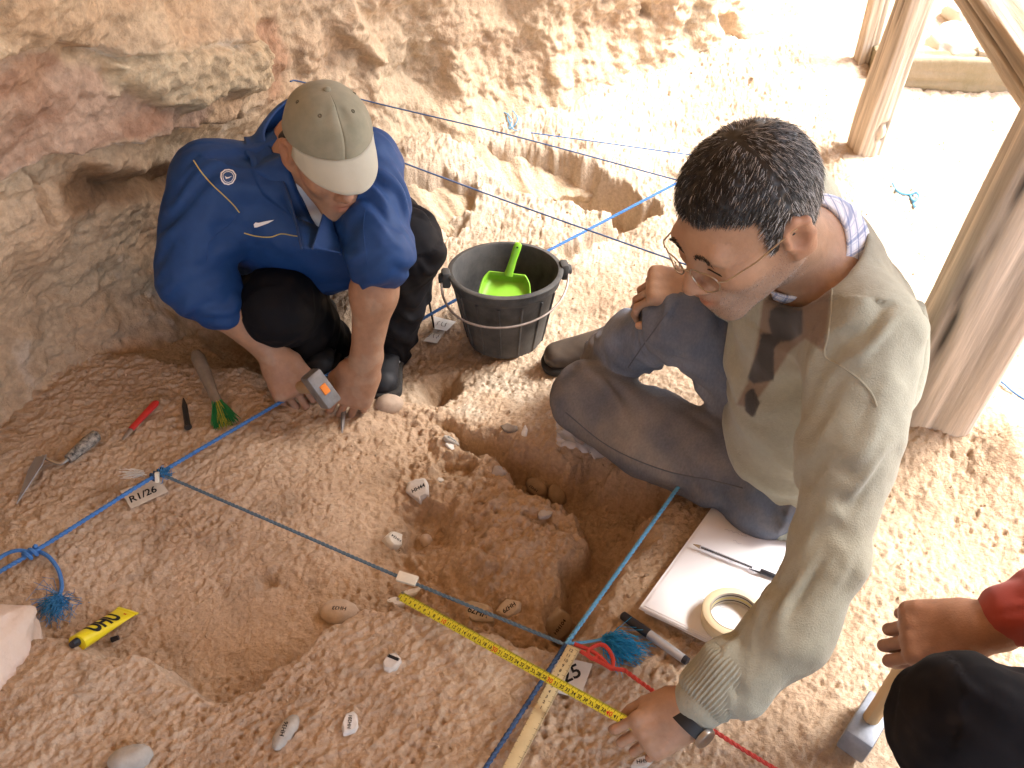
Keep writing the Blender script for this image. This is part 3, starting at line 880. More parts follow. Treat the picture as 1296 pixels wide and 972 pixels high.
# ================================================================ PERSON IN THE GREEN SWEATER
def skin_mat(name, base):
    return mat(name, None, rough=.52, attr='tint', var=.10, scale=70, bump=.5, bscale=320, bdist=.0012, spec=.35, sss=.12)
M_skin = skin_mat('skin', None)
def skin_tint(head, base, stub=0.0, arms=None):
    base = np.array(base)
    def f(P, N):
        c = np.tile(base, (len(P), 1))
        fq, uq, lq = head.loc(P)
        inhead = (np.abs(fq) < .16) & (uq > -.14) & (uq < .14) & (np.abs(lq) < .11)
        n = noise3(P[:, 0] * 30, P[:, 1] * 30, P[:, 2] * 30)
        c *= (1 + .10 * n)[:, None]
        red = np.exp(-(((fq - .1) / .03) ** 2 + ((uq + .036) / .02) ** 2 + (lq / .022) ** 2)) * .35
        red += np.exp(-(((fq - .06) / .03) ** 2 + ((uq + .025) / .02) ** 2 + ((np.abs(lq) - .048) / .02) ** 2)) * .2
        red += np.exp(-(((fq + .015) / .04) ** 2 + ((uq) / .05) ** 2 + ((np.abs(lq) - .09) / .012) ** 2)) * .35
        red = np.where(inhead, red, 0)[:, None]
        c = c * (1 - red) + red * base * np.array((1.12, .74, .66))
        lip = np.where(inhead & (fq > .084), np.exp(-(((uq + .069) / .0115) ** 2 + (lq / .023) ** 4)), 0)[:, None]
        c = c * (1 - .75 * lip) + .75 * lip * base * np.array((.92, .56, .54))
        for pts, hn, hs in HANDPTS:
            for qi, q_ in enumerate(pts):
                dq = P - np.array(q_); r2 = (dq ** 2).sum(1)
                near_ = r2 < .0009
                if not near_.any(): continue
                up_ = dq[near_] @ np.array(hn)
                if qi < 3:
                    w = (.30 * np.exp(-r2[near_] / (.0085 * hs) ** 2) * (up_ > -.002))[:, None]
                    c[near_] = c[near_] * (1 - w) + w * base * np.array((.92, .62, .55))
                else:
                    ax_ = nrm(np.array(pts[3]) - np.array(pts[2])); bk = np.cross(np.cross(ax_, np.array(hn)), ax_); bk = bk / (np.linalg.norm(bk) + 1e-9)
                    nl = ((dq[near_] @ bk) > .0042 * hs) & (np.abs(dq[near_] @ ax_) < .0065 * hs)
                    c[near_] = np.where(nl[:, None], base * np.array((1.35, 1.30, 1.35)), c[near_])
        dirt = sstep(.1, .6, fbm(P[:, 0] * 24, P[:, 1] * 24, P[:, 2] * 24, 3)) * np.where(inhead, .06, .28)
        c = c * (1 - dirt[:, None]) + dirt[:, None] * np.array((.42, .32, .23))
        vein = (1 - np.abs(noise3(P[:, 0] * 38, P[:, 1] * 38, P[:, 2] * 22))) ** 8 * np.where(inhead, 0, .14)
        c = c * (1 - vein[:, None] * np.array((.5, .35, .2)))
        if stub:
            s_ = sstep(-.028, -.062, uq + .30 * np.clip(.02 - fq, 0, .1) * 0) * sstep(-.045, -.015, fq) * (1 - lip[:, 0])
            s_ = np.where(inhead & (uq > -.135), s_, 0) * stub
            s_ = s_ * (.7 + .3 * noise3(P[:, 0] * 260, P[:, 1] * 260, P[:, 2] * 260))
            c = c * (1 - s_[:, None]) + s_[:, None] * np.array((.20, .165, .14))
        return c
    return f
def hair_part(head, P, Q, mask_fn, parent, name, origin, n_str, length, dark, grey, gfrac, seed=3, lift=.008, flow=None):
    """scalp shell plus short strands"""
    rs = np.random.RandomState(seed)
    N = vnormals(P, Q)
    m = mask_fn(*head.loc(P))
    f = (m[Q] > .05).all(1)
    Qs = Q[f]
    ids = np.unique(Qs)
    remap = np.full(len(P), -1); remap[ids] = np.arange(len(ids))
    Ps = P[ids]; Ns = N[ids]; ms = m[ids]
    lump = noise3(Ps[:, 0] * 60, Ps[:, 1] * 60, Ps[:, 2] * 60) + .6 * noise3(Ps[:, 0] * 130, Ps[:, 1] * 130, Ps[:, 2] * 130)
    sh = Ps + Ns * (-.002 + sstep(.05, .7, ms) * (lift + .0022 * lump))[:, None]
    Vs = [sh]; cs = [np.tile(np.array(dark), (len(sh), 1))]
    tri_w = None
    QQ = remap[Qs]
    fc = rs.randint(0, len(QQ), n_str)
    w = rs.dirichlet((1, 1, 1, 1), n_str)
    root = (sh[QQ[fc]] * w[:, :, None]).sum(1); nn = (Ns[QQ[fc]] * w[:, :, None]).sum(1); mm = (ms[QQ[fc]] * w).sum(1)
    fq, uq, lq = head.loc(root)
    fl = flow(fq, uq, lq, head)
    fl = fl - nn * (fl * nn).sum(1)[:, None]
    fl /= np.maximum(np.linalg.norm(fl, axis=1), 1e-6)[:, None]
    dirr = nn * .38 + fl * 1.0 + rs.normal(0, .17, (n_str, 3))
    dirr /= np.linalg.norm(dirr, axis=1)[:, None]
    ln = length * (.35 + .65 * mm) * rs.uniform(.6, 1.25, n_str)
    side = np.cross(dirr, nn + rs.normal(0, .6, (n_str, 3))); side /= np.maximum(np.linalg.norm(side, axis=1), 1e-6)[:, None]
    wd = rs.uniform(.00022, .00048, n_str)[:, None]
    root = root - nn * .003
    mid = root + dirr * (ln * .55)[:, None]
    d2 = dirr - nn * .35 + fl * .25; d2 /= np.linalg.norm(d2, axis=1)[:, None]
    tip = mid + d2 * (ln * .5)[:, None]
    SV = np.stack([root - side * wd, root + side * wd, mid + side * wd * .8, mid - side * wd * .8, tip + side * wd * .25, tip - side * wd * .25], 1).reshape(-1, 3)
    b = np.arange(n_str)[:, None] * 6 + len(sh)
    SQ = np.concatenate([b + np.array([0, 1, 2, 3]), b + np.array([3, 2, 4, 5])])
    isg = rs.uniform(size=n_str) < gfrac(fq, uq, lq)
    sc = np.where(isg[:, None], np.array(grey) * rs.uniform(.5, 1.2, (n_str, 1)), np.array(dark) * rs.uniform(.6, 1.6, (n_str, 1)))
    Vall = np.concatenate([sh, SV]); C = np.concatenate([cs[0], np.repeat(sc, 6, 0)])
    Mh = bpy.data.materials.get('hair_fibre') or mat('hair_fibre', None, rough=.42, attr='tint', var=.1, scale=200, spec=.4)
    return link(name, np_mesh(name, Vall - np.array(origin), np.concatenate([QQ, SQ]), True, {'tint': C}), Mh, parent)

S2 = thing('person', 'person in an olive green sweater, jeans and wire glasses sitting and holding a tape measure', 'person', (.53, 1.22, -.05), 'people at the dig')
O2 = np.array(S2.location)
hd2 = Head(D(945, 277, 1.44), (-.775, -.52, -.36), (-.39, -.03, .92), 1.04)
neck2 = V3(.475, 1.275, .48)
shL, elL, wrL = np.array(D(1095, 436, 1.50)), np.array(D(1050, 706, 1.46)), np.array(D(882, 893, 1.46))
shR, elR, wrR = V3(.47, 1.45, .45), V3(.47, 1.42, .20), V3(.335, 1.36, .325)
pel2, che2 = V3(.54, 1.22, .04), V3(.495, 1.27, .34)
hipL, knL, anL = V3(.47, 1.145, .02), np.array(D(742, 504, 2.06)), V3(.40, 1.27, -.06)
hipR, knR, anR = V3(.57, 1.32, .03), V3(.295, 1.345, .27), np.array(D(768, 452, 2.16))
latS = nrm(shL - shR); latP = nrm((-.52, -.85, 0))
toeR = np.array(D(708, 462, 2.16))
# --- the body, one continuous surface
B = Field((-.05, .45, -.35), (.85, 1.85, .85), .0052, [(hd2.c, .14, .0024), (wrL + V3(-.06, .03, -.03), .085, .0022), (wrR + V3(-.04, 0, 0), .07, .0024)])
hd2.build(B, neck2)
B.cap(che2, pel2, .095, .10, .05, wide=latP, ratio=1.3)
B.cap(shL, shR, .05, .05, .06); B.cap(neck2, che2, .06, .08, .06)
for a, b, c in ((shL, elL, wrL), (shR, elR, wrR)):
    B.cap(a, b, .043, .034, .03); m_ = np.array(D(985, 806, 1.46)) if c is wrL else lerp(b, c, .5)
    B.cap(b, m_, .034, .032, .02); B.cap(m_, c, .032, .027, .02)
for a, b, c in ((hipL, knL, anL), (hipR, knR, anR)):
    B.cap(a, b, .065, .045, .04); B.cap(b, c, .044, .032, .02)
B.cap(anR, lerp(anR, toeR, .3), .028, .024, .02)
B.cap(anL, anL + V3(.12, .05, -.03), .03, .022, .02)
# left hand closed on the tape, right hand resting on the knee
hdir = nrm(np.array(D(822, 926, 1.46)) - wrL + V3(0, 0, -.012))
tipsL, thL, PL = hand(B, wrL + hdir * .012, hdir, V3(.15, -.35, .92), -1, [(.15, 1.05, .6), (.35, 1.2, .7), (.5, 1.25, .8), (.6, 1.25, .8)], thumb=(.95, .30, -.22), spread=.05, sc=.87, tcurl=(.30, .25))
rdir = nrm(np.array(D(838, 362, 1.79)) - wrR)
tipsR, thR, PR = hand(B, wrR + rdir * .01, rdir, V3(-.15, -.25, .95), +1, [(.85, .7, .4), (1.0, .7, .4), (1.05, .75, .45), (1.1, .75, .45)], thumb=(.7, .5, -.35), spread=.05, sc=.92)
tint2 = skin_tint(hd2, (.37, .218, .135), stub=.6)
body2, P2, Q2 = part_from(B, 'body', M_skin, S2, tint=tint2, origin=O2)
# --- short dark hair, greying at the back
def scalp2(f, u, l):
    al = np.abs(l)
    front = sstep(.058, .088, u + .50 * np.clip(.085 - f, -.1, .05) - .30 * np.clip(al - .018, 0, .03))         # above the forehead hairline
    top = np.where(f > .02, front, 0)
    side = np.where(f <= .02, sstep(-.002, .014, u - .55 * np.clip(f + .005, -1, .06) + np.where(f < -.045, .075 * sstep(-.04, -.075, f), 0)), 0)
    burn = sstep(.010, .004, np.abs(f - .014)) * sstep(-.022, -.012, u) * sstep(.055, .062, al) * .6
    m = np.maximum(np.maximum(top, side), burn)
    skull = np.sqrt(((f + .014) / .098) ** 2 + ((u - .034) / .090) ** 2 + (l / .077) ** 2)
    return m * (1 - sstep(.079, .084, al)) * (1 - sstep(1.08, 1.14, skull)) * sstep(-.060, -.045, u) * (1 - .55 * sstep(.01, -.03, u))
def flow2(f, u, l, h):
    return (.9 * h.F[None] * np.where(f > -.02, 1, .0)[:, None] - h.U[None] * (.35 + 1.0 * (f < -.02))[:, None] + .35 * h.L[None] * np.sign(l)[:, None])
hair_part(hd2, P2, Q2, scalp2, S2, 'hair', O2, 34000, .016, (.012, .010, .009), (.46, .45, .44), lambda f, u, l: np.clip(.05 + .34 * sstep(.05, -.06, f) + .28 * sstep(.07, .0, u), 0, 1), flow=flow2)
# beard stubble: very short hairs along the jaw
def stubble(head, P, Q, n, parent, origin, seed=4):
    rs_ = np.random.RandomState(seed); N = vnormals(P, Q); f, u, l = head.loc(P)
    m = sstep(-.022, -.050, u - .35 * np.clip(.03 - f, 0, .06)) * sstep(-.055, -.02, f) * (u > -.125) * (f < .13) * (1 - np.exp(-(((u + .069) / .011) ** 2 + (l / .024) ** 4)) * (f > .08)) * (np.abs(l) < .075)
    mf = m[Q].mean(1); idx = rs_.choice(len(Q), n, p=mf / mf.sum())
    w = rs_.dirichlet((1, 1, 1, 1), n); r = (P[Q[idx]] * w[:, :, None]).sum(1); nn = (N[Q[idx]] * w[:, :, None]).sum(1)
    d = nn * .6 - head.U * .6 + rs_.normal(0, .35, (n, 3)); d /= np.linalg.norm(d, axis=1)[:, None]
    s_ = np.cross(d, nn + .01); s_ /= np.maximum(np.linalg.norm(s_, axis=1), 1e-6)[:, None]
    ln = rs_.uniform(.0012, .0026, n)[:, None]
    V_ = np.stack([r - s_ * .00016, r + s_ * .00016, r + d * ln], 1).reshape(-1, 3)
    g = rs_.uniform(size=n) < .4
    c = np.where(g[:, None], np.array((.40, .38, .36)), np.array((.03, .025, .022)))
    o = link('stubble', np_mesh('stubble', V_ - np.array(origin), np.arange(n * 3).reshape(-1, 3), True, {'tint': np.repeat(c, 3, 0)}), bpy.data.materials['hair_fibre'], parent)
    o['kind'] = 'stuff'
stubble(hd2, P2, Q2, 5200, S2, O2)
# eyebrows: short strands over the brow ridge
mb = MB(O2)
rs = np.random.RandomState(5)
Nn2 = None
bv2 = BVHTree.FromPolygons(P2.tolist(), Q2.tolist())
for e in (-1, 1):
    for _ in range(85):
        t = rs.uniform(); l = (.012 + .036 * t) * e; u = .018 + .010 * math.sin(t * 2.4) - .006 * t + rs.normal(0, .0020)
        q = Vector(hd2.p(.13 - .02 * t, u, l)); r_ = Vector(-hd2.F + hd2.L * -.35 * e * t).normalized()
        h = bv2.ray_cast(q, r_)
        if h[0] is None: continue
        dd = (Vector(hd2.L) * e + Vector(hd2.U) * (.5 - t) + Vector(hd2.F) * .2).normalized()
        a = h[0] + h[1] * .0006
        mb.tube([a, a + dd * .003 + h[1] * .0008, a + dd * .0065], [.00035, .00035, .00015], 3, False)
mb.build('eyebrows', mat('brow_hair', (.02, .016, .014), rough=.5), S2)['kind'] = 'stuff'
# lashes line / eye slit
mb = MB(O2)
for e in (-1, 1):
    pts = []
    for t in np.linspace(-1, 1, 9):
        q = Vector(hd2.p(.12, -.0085 - .002 * t * t, (.031 + .0135 * t) * e)); h = bv2.ray_cast(q, Vector(-hd2.F))
        if h[0] is not None: pts.append(h[0] + h[1] * .0006)
    if len(pts) > 2: mb.tube(pts, [.0006] + [.0012] * (len(pts) - 2) + [.0006], 5)
mb.build('eyelashes', mat('lash', (.02, .014, .012), rough=.5), S2)['kind'] = 'stuff'
# --- wire glasses: two rims, bridge, two temples
G = MB(O2); gl = MB(O2)
def rim(e):
    out = []
    for k in range(29):
        a = 2 * math.pi * k / 28
        x = math.cos(a); y = math.sin(a)
        out.append(hd2.p(.113 - .010 * abs(x) * (x > 0) - .004, -.006 + .0175 * y * (1 if y > 0 else 1.15), e * (.033 + .0245 * x)))
    return out
for e in (-1, 1):
    r_ = rim(e); G.tube(r_, .0011, 6, False)
    n_r = len(r_) - 1
    cv = sum((Vector(p) for p in r_[:-1]), Vector()) / n_r
    gl.add([cv] + [Vector(p) for p in r_[:-1]], [(0, 1 + k, 1 + (k + 1) % n_r) for k in range(n_r)])
    G.tube([hd2.p(.101, .0, e * .0575), hd2.p(.094, .002, e * .068), hd2.p(.05, .003, e * .0765), hd2.p(.0, .012, e * .0835), hd2.p(-.025, .014, e * .0865), hd2.p(-.040, -.002, e * .085), hd2.p(-.044, -.016, e * .083)], .0012, 6)
G.tube([hd2.p(.110, .0, -.0085), hd2.p(.115, .004, 0), hd2.p(.110, .0, .0085)], .0011, 6)
gf = G.build('glasses', mat('wire_metal', (.45, .38, .30), rough=.3, metal=1.0, var=.05), S2)
M_glass = bpy.data.materials.new('spectacle_glass'); M_glass.use_nodes = True
_b = M_glass.node_tree.nodes['Principled BSDF']; _b.inputs['Transmission Weight'].default_value = 1; _b.inputs['Roughness'].default_value = .02; _b.inputs['IOR'].default_value = 1.02
gl.build('lens', M_glass, gf)
# --- checked shirt collar
def cloth_ring(name, centre_fn, n, rows, material, parent, thick=.003, origin=(0, 0, 0), closed=False):
    """sheet given by centre_fn(i/n, j/rows), with thickness"""
    pts = np.array([[centre_fn(i / (n - 1), j / (rows - 1)) for i in range(n)] for j in range(rows)])
    Vv = pts.reshape(-1, 3); ii_ = np.arange(n * rows).reshape(rows, n)
    q = np.stack([ii_[:-1, :-1], ii_[:-1, 1:], ii_[1:, 1:], ii_[1:, :-1]], -1).reshape(-1, 4)
    o = link(name, np_mesh(name, Vv - np.array(origin), q, True), material, parent)
    so = o.modifiers.new('thickness', 'SOLIDIFY'); so.thickness = thick; so.offset = 0
    return o
def check_mat(name, base, line1, line2, sc_):
    m = mat(name, base, rough=.85, var=.05, bump=.2, bscale=900, bdist=.0004)
    nt = m.node_tree; N = nt.nodes; L = nt.links; b = N['Principled BSDF']
    src = b.inputs['Base Color'].links[0].from_socket
    tc = [x for x in N if x.type == 'TEX_COORD'][0]
    cur = src
    for axis, ln, w, s_ in (('X', line1, .16, sc_), ('Z', line1, .16, sc_), ('X', line2, .07, sc_ * 2), ('Z', line2, .07, sc_ * 2)):
        wv = N.new('ShaderNodeTexWave'); wv.wave_type = 'BANDS'; wv.bands_direction = axis
        wv.inputs['Scale'].default_value = s_; L.new(tc.outputs['Object'], wv.inputs['Vector'])
        mr = N.new('ShaderNodeMapRange'); mr.inputs['From Min'].default_value = 1 - w; mr.inputs['From Max'].default_value = 1 - w * .3; mr.inputs['To Max'].default_value = .7
        L.new(wv.outputs['Fac'], mr.inputs['Value'])
        mx = N.new('ShaderNodeMix'); mx.data_type = 'RGBA'; L.new(mr.outputs[0], mx.inputs['Factor']); L.new(cur, mx.inputs['A']); mx.inputs['B'].default_value = (*ln, 1)
        cur = mx.outputs['Result']
    L.new(cur, b.inputs['Base Color'])
    return m
nd2 = nrm(hd2.p(-.026, -.05, 0) - neck2)
def collar2(s, t):
    # s round the neck from the throat round the back, t from fold to edge
    a = (s - .5) * 2 * math.pi * .94
    fw = nrm(hd2.F - nd2 * (hd2.F @ nd2)); lf = np.cross(nd2, fw)
    r = .073 + .020 * t
    c = neck2 + nd2 * (.058 - .046 * t - .008 * math.cos(a))
    return c + r * 1.02 * (-fw * math.cos(a) + lf * math.sin(a)) + fw * .004
cloth_ring('shirt_collar', collar2, 48, 6, check_mat('checked_shirt', (.72, .74, .80), (.16, .22, .42), (.42, .48, .62), 22), S2, .004, O2)
# --- the sweater
W = Field((.10, .50, -.12), (.85, 1.70, .62), .0044)
W.cap(pel2 + V3(0, 0, -.03), lerp(pel2, che2, .55), .125, .122, .0, wide=latP, ratio=1.30)
W.cap(lerp(pel2, che2, .4), che2 + V3(.0, 0, .01), .120, .118, .06, wide=lerp(latP, latS, .6), ratio=1.32)
W.cap(shL + V3(-.0, .03, .0), shR, .078, .074, .07)
W.cap(neck2 + V3(0.01, 0, -.01), che2, .080, .11, .05)
W.ell(lerp(pel2, che2, .75) + V3(.07, -.03, .02), (.10, .15, .17), .06)
fm1, fm2 = np.array(D(1000, 800, 1.46)), np.array(D(932, 866, 1.46))
W.cap(shL, lerp(shL, elL, .5), .076, .066, .05); W.cap(lerp(shL, elL, .5), elL, .066, .052, .03)
W.cap(elL + V3(.018, .012, .005), elL + V3(-.022, .030, .012), .040, .036, .012); W.cap(elL, fm1, .053, .055, .02); W.cap(fm1, fm2, .054, .048, .03); W.cap(lerp(elL, wrL, .74), lerp(elL, wrL, .97), .044, .040, .008)
W.cap(shR, elR, .072, .058, .05); W.cap(elR, lerp(elR, wrR, .9), .058, .042, .03)
W.cap(neck2 + nd2 * .005, neck2 + nd2 * .10, .086, .100, .010, sub=True)
hem_n = V3(0, 0, -1)
def rib(P, amp=.0012):
    return P
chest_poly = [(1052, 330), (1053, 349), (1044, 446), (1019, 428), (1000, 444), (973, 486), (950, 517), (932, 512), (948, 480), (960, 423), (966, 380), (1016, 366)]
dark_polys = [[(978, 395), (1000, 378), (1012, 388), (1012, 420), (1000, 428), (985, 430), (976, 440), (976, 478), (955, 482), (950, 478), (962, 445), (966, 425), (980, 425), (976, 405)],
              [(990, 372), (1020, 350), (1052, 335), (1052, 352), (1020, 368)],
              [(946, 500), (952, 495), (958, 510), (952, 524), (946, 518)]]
def sweater_tint(P, N):
    c = np.tile(np.array((.305, .305, .24)), (len(P), 1))
    c *= (1 + .05 * noise3(P[:, 0] * 14, P[:, 1] * 14, P[:, 2] * 14))[:, None]
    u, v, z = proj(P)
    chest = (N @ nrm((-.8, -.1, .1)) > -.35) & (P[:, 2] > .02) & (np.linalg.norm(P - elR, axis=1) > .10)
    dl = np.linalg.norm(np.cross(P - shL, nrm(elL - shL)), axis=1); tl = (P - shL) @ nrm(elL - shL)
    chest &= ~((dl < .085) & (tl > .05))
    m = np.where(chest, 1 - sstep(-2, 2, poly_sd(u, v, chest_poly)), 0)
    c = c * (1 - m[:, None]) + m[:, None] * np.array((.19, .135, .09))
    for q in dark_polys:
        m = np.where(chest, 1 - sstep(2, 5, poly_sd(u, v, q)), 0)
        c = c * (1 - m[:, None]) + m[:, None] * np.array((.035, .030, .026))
    return c
M_knit = mat('olive_knit', None, rough=.95, attr='tint', var=.06, scale=120, bump=.7, bscale=380, bdist=.002, spec=.1, sheen=.25)
bones2 = [(shL, elL, .09, .013, 17, 1.5), (elL, lerp(elL, wrL, .72), .08, .0075, 17, -1.6), (pel2 + V3(0, 0, -.08), che2, .18, .018, 17, 1.6), (shR, elR, .09, .008, 26, 1), (elR, wrR, .08, .008, 28, -1)]
P, Q = W.extract(1)
P = wrinkle(P, Q, bones2, 2.3, .0010)
# ribbed cuff and hem
N = vnormals(P, Q)
e = nrm(wrL - elL); t = (P - elL) @ e; Lf = np.linalg.norm(wrL - elL)
rv = P - elL - t[:, None] * e; x_, y_, _z = frame(Vector(e)); ang = np.arctan2(rv @ np.array(y_), rv @ np.array(x_))
cm = sstep(.73, .75, t / Lf) * (np.linalg.norm(rv, axis=1) < .08) * (P[:, 1] < elL[1] + .05)
hm = sstep(.02, .005, P[:, 2] + .25 * (P[:, 1] - 1.22)) * (np.abs(P[:, 0] - .5) < .3) * (P[:, 1] > .95)
angp = np.arctan2(P[:, 1] - pel2[1], P[:, 0] - pel2[0])
P = P + N * (hm * .0016 * np.sin(angp * 60))[:, None]
sweater = link('sweater', np_mesh('sweater', P - O2, Q, True, {'tint': sweater_tint(P, N)}), M_knit, S2)
def ribbed(name, a, b, ra, rb, nrib, material, parent, origin, amp=.0016, over=.004):
    a = Vector(a); b = Vector(b); x, y, z = frame(b - a); L_ = (b - a).length; n = nrib * 6; rows = 9
    Vv = []
    for j in range(rows):
        t_ = j / (rows - 1); r_ = ra + (rb - ra) * t_ - (.006 if j in (0, rows - 1) else 0)
        for i in range(n):
            th = 2 * math.pi * i / n; rr = r_ + amp * (math.cos(th * nrib) + .3) + .0012 * math.sin(th * 3 + j)
            Vv.append(a + z * L_ * t_ + (x * math.cos(th) + y * math.sin(th)) * rr - Vector(origin))
    ii_ = np.arange(rows * n).reshape(rows, n); jj = np.roll(ii_, -1, 1)
    return link(name, np_mesh(name, np.array(Vv), np.stack([ii_[:-1], jj[:-1], jj[1:], ii_[1:]], -1).reshape(-1, 4), True, {'tint': np.tile(np.array((.29, .29, .23)), (len(Vv), 1))}), material, parent)
ribbed('cuff', lerp(elL, wrL, .70), lerp(elL, wrL, .985), .0475, .0425, 44, M_knit, sweater, O2)
sw_bvh = BVHTree.FromPolygons(P.tolist(), Q.tolist())
# seams: raised cords where the sleeve is set in
mb = MB(O2)
def seam(mb_, bvh, pix, r=.0016):
    o = Vector((0, 0, CAM_H)); out = []
    pix = [(p.x, p.y) for p in spline([(u, v, 0) for u, v in pix], len(pix) * 7)]
    for u, v in pix:
        h = bvh.ray_cast(o, (D(u, v, 1) - o).normalized())
        if h[0] is not None: out.append(h[0])
    if len(out) > 2:
        mb_.tube(out, r, 6)
seam(mb, sw_bvh, [(1050, 318), (1053, 350), (1052, 390), (1048, 425), (1044, 450), (1062, 462), (1085, 478), (1103, 498), (1110, 515)])
mb.build('seam', mat('seam_knit', (.33, .32, .25), rough=.95), sweater)
# --- jeans
J = Field((-.02, 1.0, -.25), (.78, 1.75, .40), .0046)
J.cap(hipL + V3(0, .02, .015), hipR, .086, .095, .04); J.cap(pel2 + V3(.01, .02, .01), pel2 + V3(.02, .02, .0), .10, .10, .05, wide=latP, ratio=1.2)
J.cap(hipL + V3(0, .0, -.005), hipL + V3(.10, -.01, -.02), .074, .080, .03); J.cap(hipL + V3(0, .02, .015), lerp(hipL, knL, .6), .084, .084, .05); J.cap(lerp(hipL, knL, .6), knL, .082, .073, .03); J.cap(knL, anL, .066, .055, .02)
J.cap(hipR, lerp(hipR, knR, .5), .090, .078, .05); J.cap(lerp(hipR, knR, .5), knR, .076, .066, .03); J.cap(knR, lerp(knR, anR, .5), .066, .060, .02); J.cap(lerp(knR, anR, .5), anR - V3(0, 0, .02), .062, .056, .02)
def jean_tint(P, N):
    c = np.tile(np.array((.095, .112, .148)), (len(P), 1))
    n = fbm(P[:, 0] * 9, P[:, 1] * 9, P[:, 2] * 9, 3)
    dl = np.linalg.norm(P - lerp(hipL, knL, .75), axis=1); dr = np.linalg.norm(P - lerp(knR, anR, .4), axis=1)
    wear = 1.0 * np.exp(-(dl / .22) ** 2)[:, None] * (.7 + .5 * n)[:, None]
    wear = np.clip(wear * 1.1, 0, .92)
    c = c * (1 - wear) + wear * np.array((.225, .185, .14))                       # dusty, rubbed thigh and knee
    shin_lit = np.clip(.75 * np.exp(-(dr / .13) ** 2) * (.8 + .4 * n), 0, .8)[:, None]
    c = c * (1 - shin_lit) + shin_lit * np.array((.20, .26, .36))  # light on the right shin painted in as paler blue
    c *= (1 + .22 * n)[:, None]
    dust = np.clip(.16 * sstep(-.4, .8, fbm(P[:, 0] * 26, P[:, 1] * 26, P[:, 2] * 26 + 4, 4)) + .35 * sstep(-.02, -.12, P[:, 2]), 0, .5)[:, None]
    return c * (1 - dust) + dust * np.array((.30, .235, .17))
M_denim = mat('denim', None, rough=.9, attr='tint', var=.14, scale=260, bump=.4, bscale=700, bdist=.0008, spec=.12, stretch=(1, 1, .4))
jb = [(hipL, knL, .11, .011, 15, 2.2), (knL, anL, .09, .008, 24, 1), (hipR, knR, .10, .012, 22, 1.5), (knR, anR, .09, .013, 26, 1.5)]

jeans, PJ, QJ = part_from(J, 'jeans', M_denim, S2, jb, 5.1, .0010, jean_tint, origin=O2)
jb_bvh = BVHTree.FromPolygons(PJ.tolist(), QJ.tolist())
mb = MB(O2)
seam(mb, jb_bvh, [(716, 522), (760, 558), (800, 580), (850, 598), (900, 608), (940, 618)], .0014)
seam(mb, jb_bvh, [(845, 395), (830, 415), (812, 440), (795, 465)], .0012)
mb.build('stitched_seam', mat('denim_seam', (.10, .10, .11), rough=.9), jeans)
# --- leather shoe on the raised foot, other one tucked under
def shoe(parent, heel, toe, up, origin, upper, sole, w=.042, name='shoe', high=.055):
    heel = np.array(heel); toe = np.array(toe); f = nrm(toe - heel); up = nrm(np.array(up) - f * (np.array(up) @ f)); s_ = np.cross(up, f); L = np.linalg.norm(toe - heel)
    lo = np.minimum(heel, toe) - .11; hi = np.maximum(heel, toe) + .13
    Fs = Field(lo, hi, .0042)
    Fs.cap(heel + up * .045, heel + f * L * .35 + up * .050, w * .85, w * .86, .0)
    Fs.cap(heel + f * L * .35 + up * .045, toe - f * .035 + up * .032, w * .86, w * .72, .02, wide=s_, ratio=1.12)
    Fs.cap(heel + f * .035 + up * .05, heel + f * .03 + up * (.06 + high), w * .95, w * .9, .02)
    Fs.cut(heel + up * .016, -up)
    sh_, P, Q = part_from(Fs, name, upper, parent, [(heel, toe, .08, .002, 30, .5)], 1.1, .0006, origin=origin)
    Fs2 = Field(lo, hi, .0042)
    Fs2.cap(heel + up * .014, heel + f * L * .4 + up * .014, w * .93, w * .9, 0); Fs2.cap(heel + f * L * .4 + up * .014, toe - f * .033 + up * .014, w * .95, w * .88, .02, wide=s_, ratio=1.12)
    Fs2.cut(heel + up * .022, up); Fs2.cut(heel + up * .0, -up)
    part_from(Fs2, 'sole', sole, sh_, origin=origin)
    return sh_, P, Q
M_leather = mat('brown_leather', (.055, .042, .034), rough=.5, bump=.25, bscale=180, spec=.4, bdist=.001, color2=(.10, .078, .06))
M_sole = mat('dark_sole', (.03, .027, .024), rough=.8)
hl = np.array(D(775, 470, 2.17)); gzf = gmean(toeR[0], toeR[1])
toe_p = np.array(on(688, 466)); heel_p = toe_p + nrm(V3(.24, .02, 0)) * .27
heel_p[2] = gmean(heel_p[0], heel_p[1]) + .0; toe_p[2] = gmean(toe_p[0], toe_p[1]) + .002
shoe(S2, heel_p, toe_p, (0, 0, 1), O2, M_leather, M_sole)
hk = anL + V3(-.02, -.03, -.05)
shoe(S2, hk + V3(.0, .0, -.03), hk + V3(.22, .10, -.03), (.3, -.6, .7), O2, M_leather, M_sole)
# wristwatch on the measuring hand
mb = MB(O2)
e = nrm(wrL - elL); wc_ = wrL + e * .022 + V3(.003, -.005, -.003)
pts = []
x_, y_, _ = frame(Vector(e))
for k in range(25):
    a = 2 * math.pi * k / 24
    pts.append(Vector(wc_) + x_ * .0295 * math.cos(a) + y_ * .0285 * math.sin(a))
vs_ = []; fs_ = []
for p in pts[:-1]:
    rad_ = (p - Vector(wc_)).normalized()
    vs_ += [p - Vector(e) * .009, p + Vector(e) * .009, p + Vector(e) * .009 + rad_ * .003, p - Vector(e) * .009 + rad_ * .003]
for k in range(24):
    a = k * 4; b = ((k + 1) % 24) * 4
    for q in range(4): fs_.append((a + q, a + (q + 1) % 4, b + (q + 1) % 4, b + q))
mb.add(vs_, fs_)
wt = mb.build('watch_strap', mat('black_strap', (.015, .015, .016), rough=.5), S2)
mb = MB(O2)
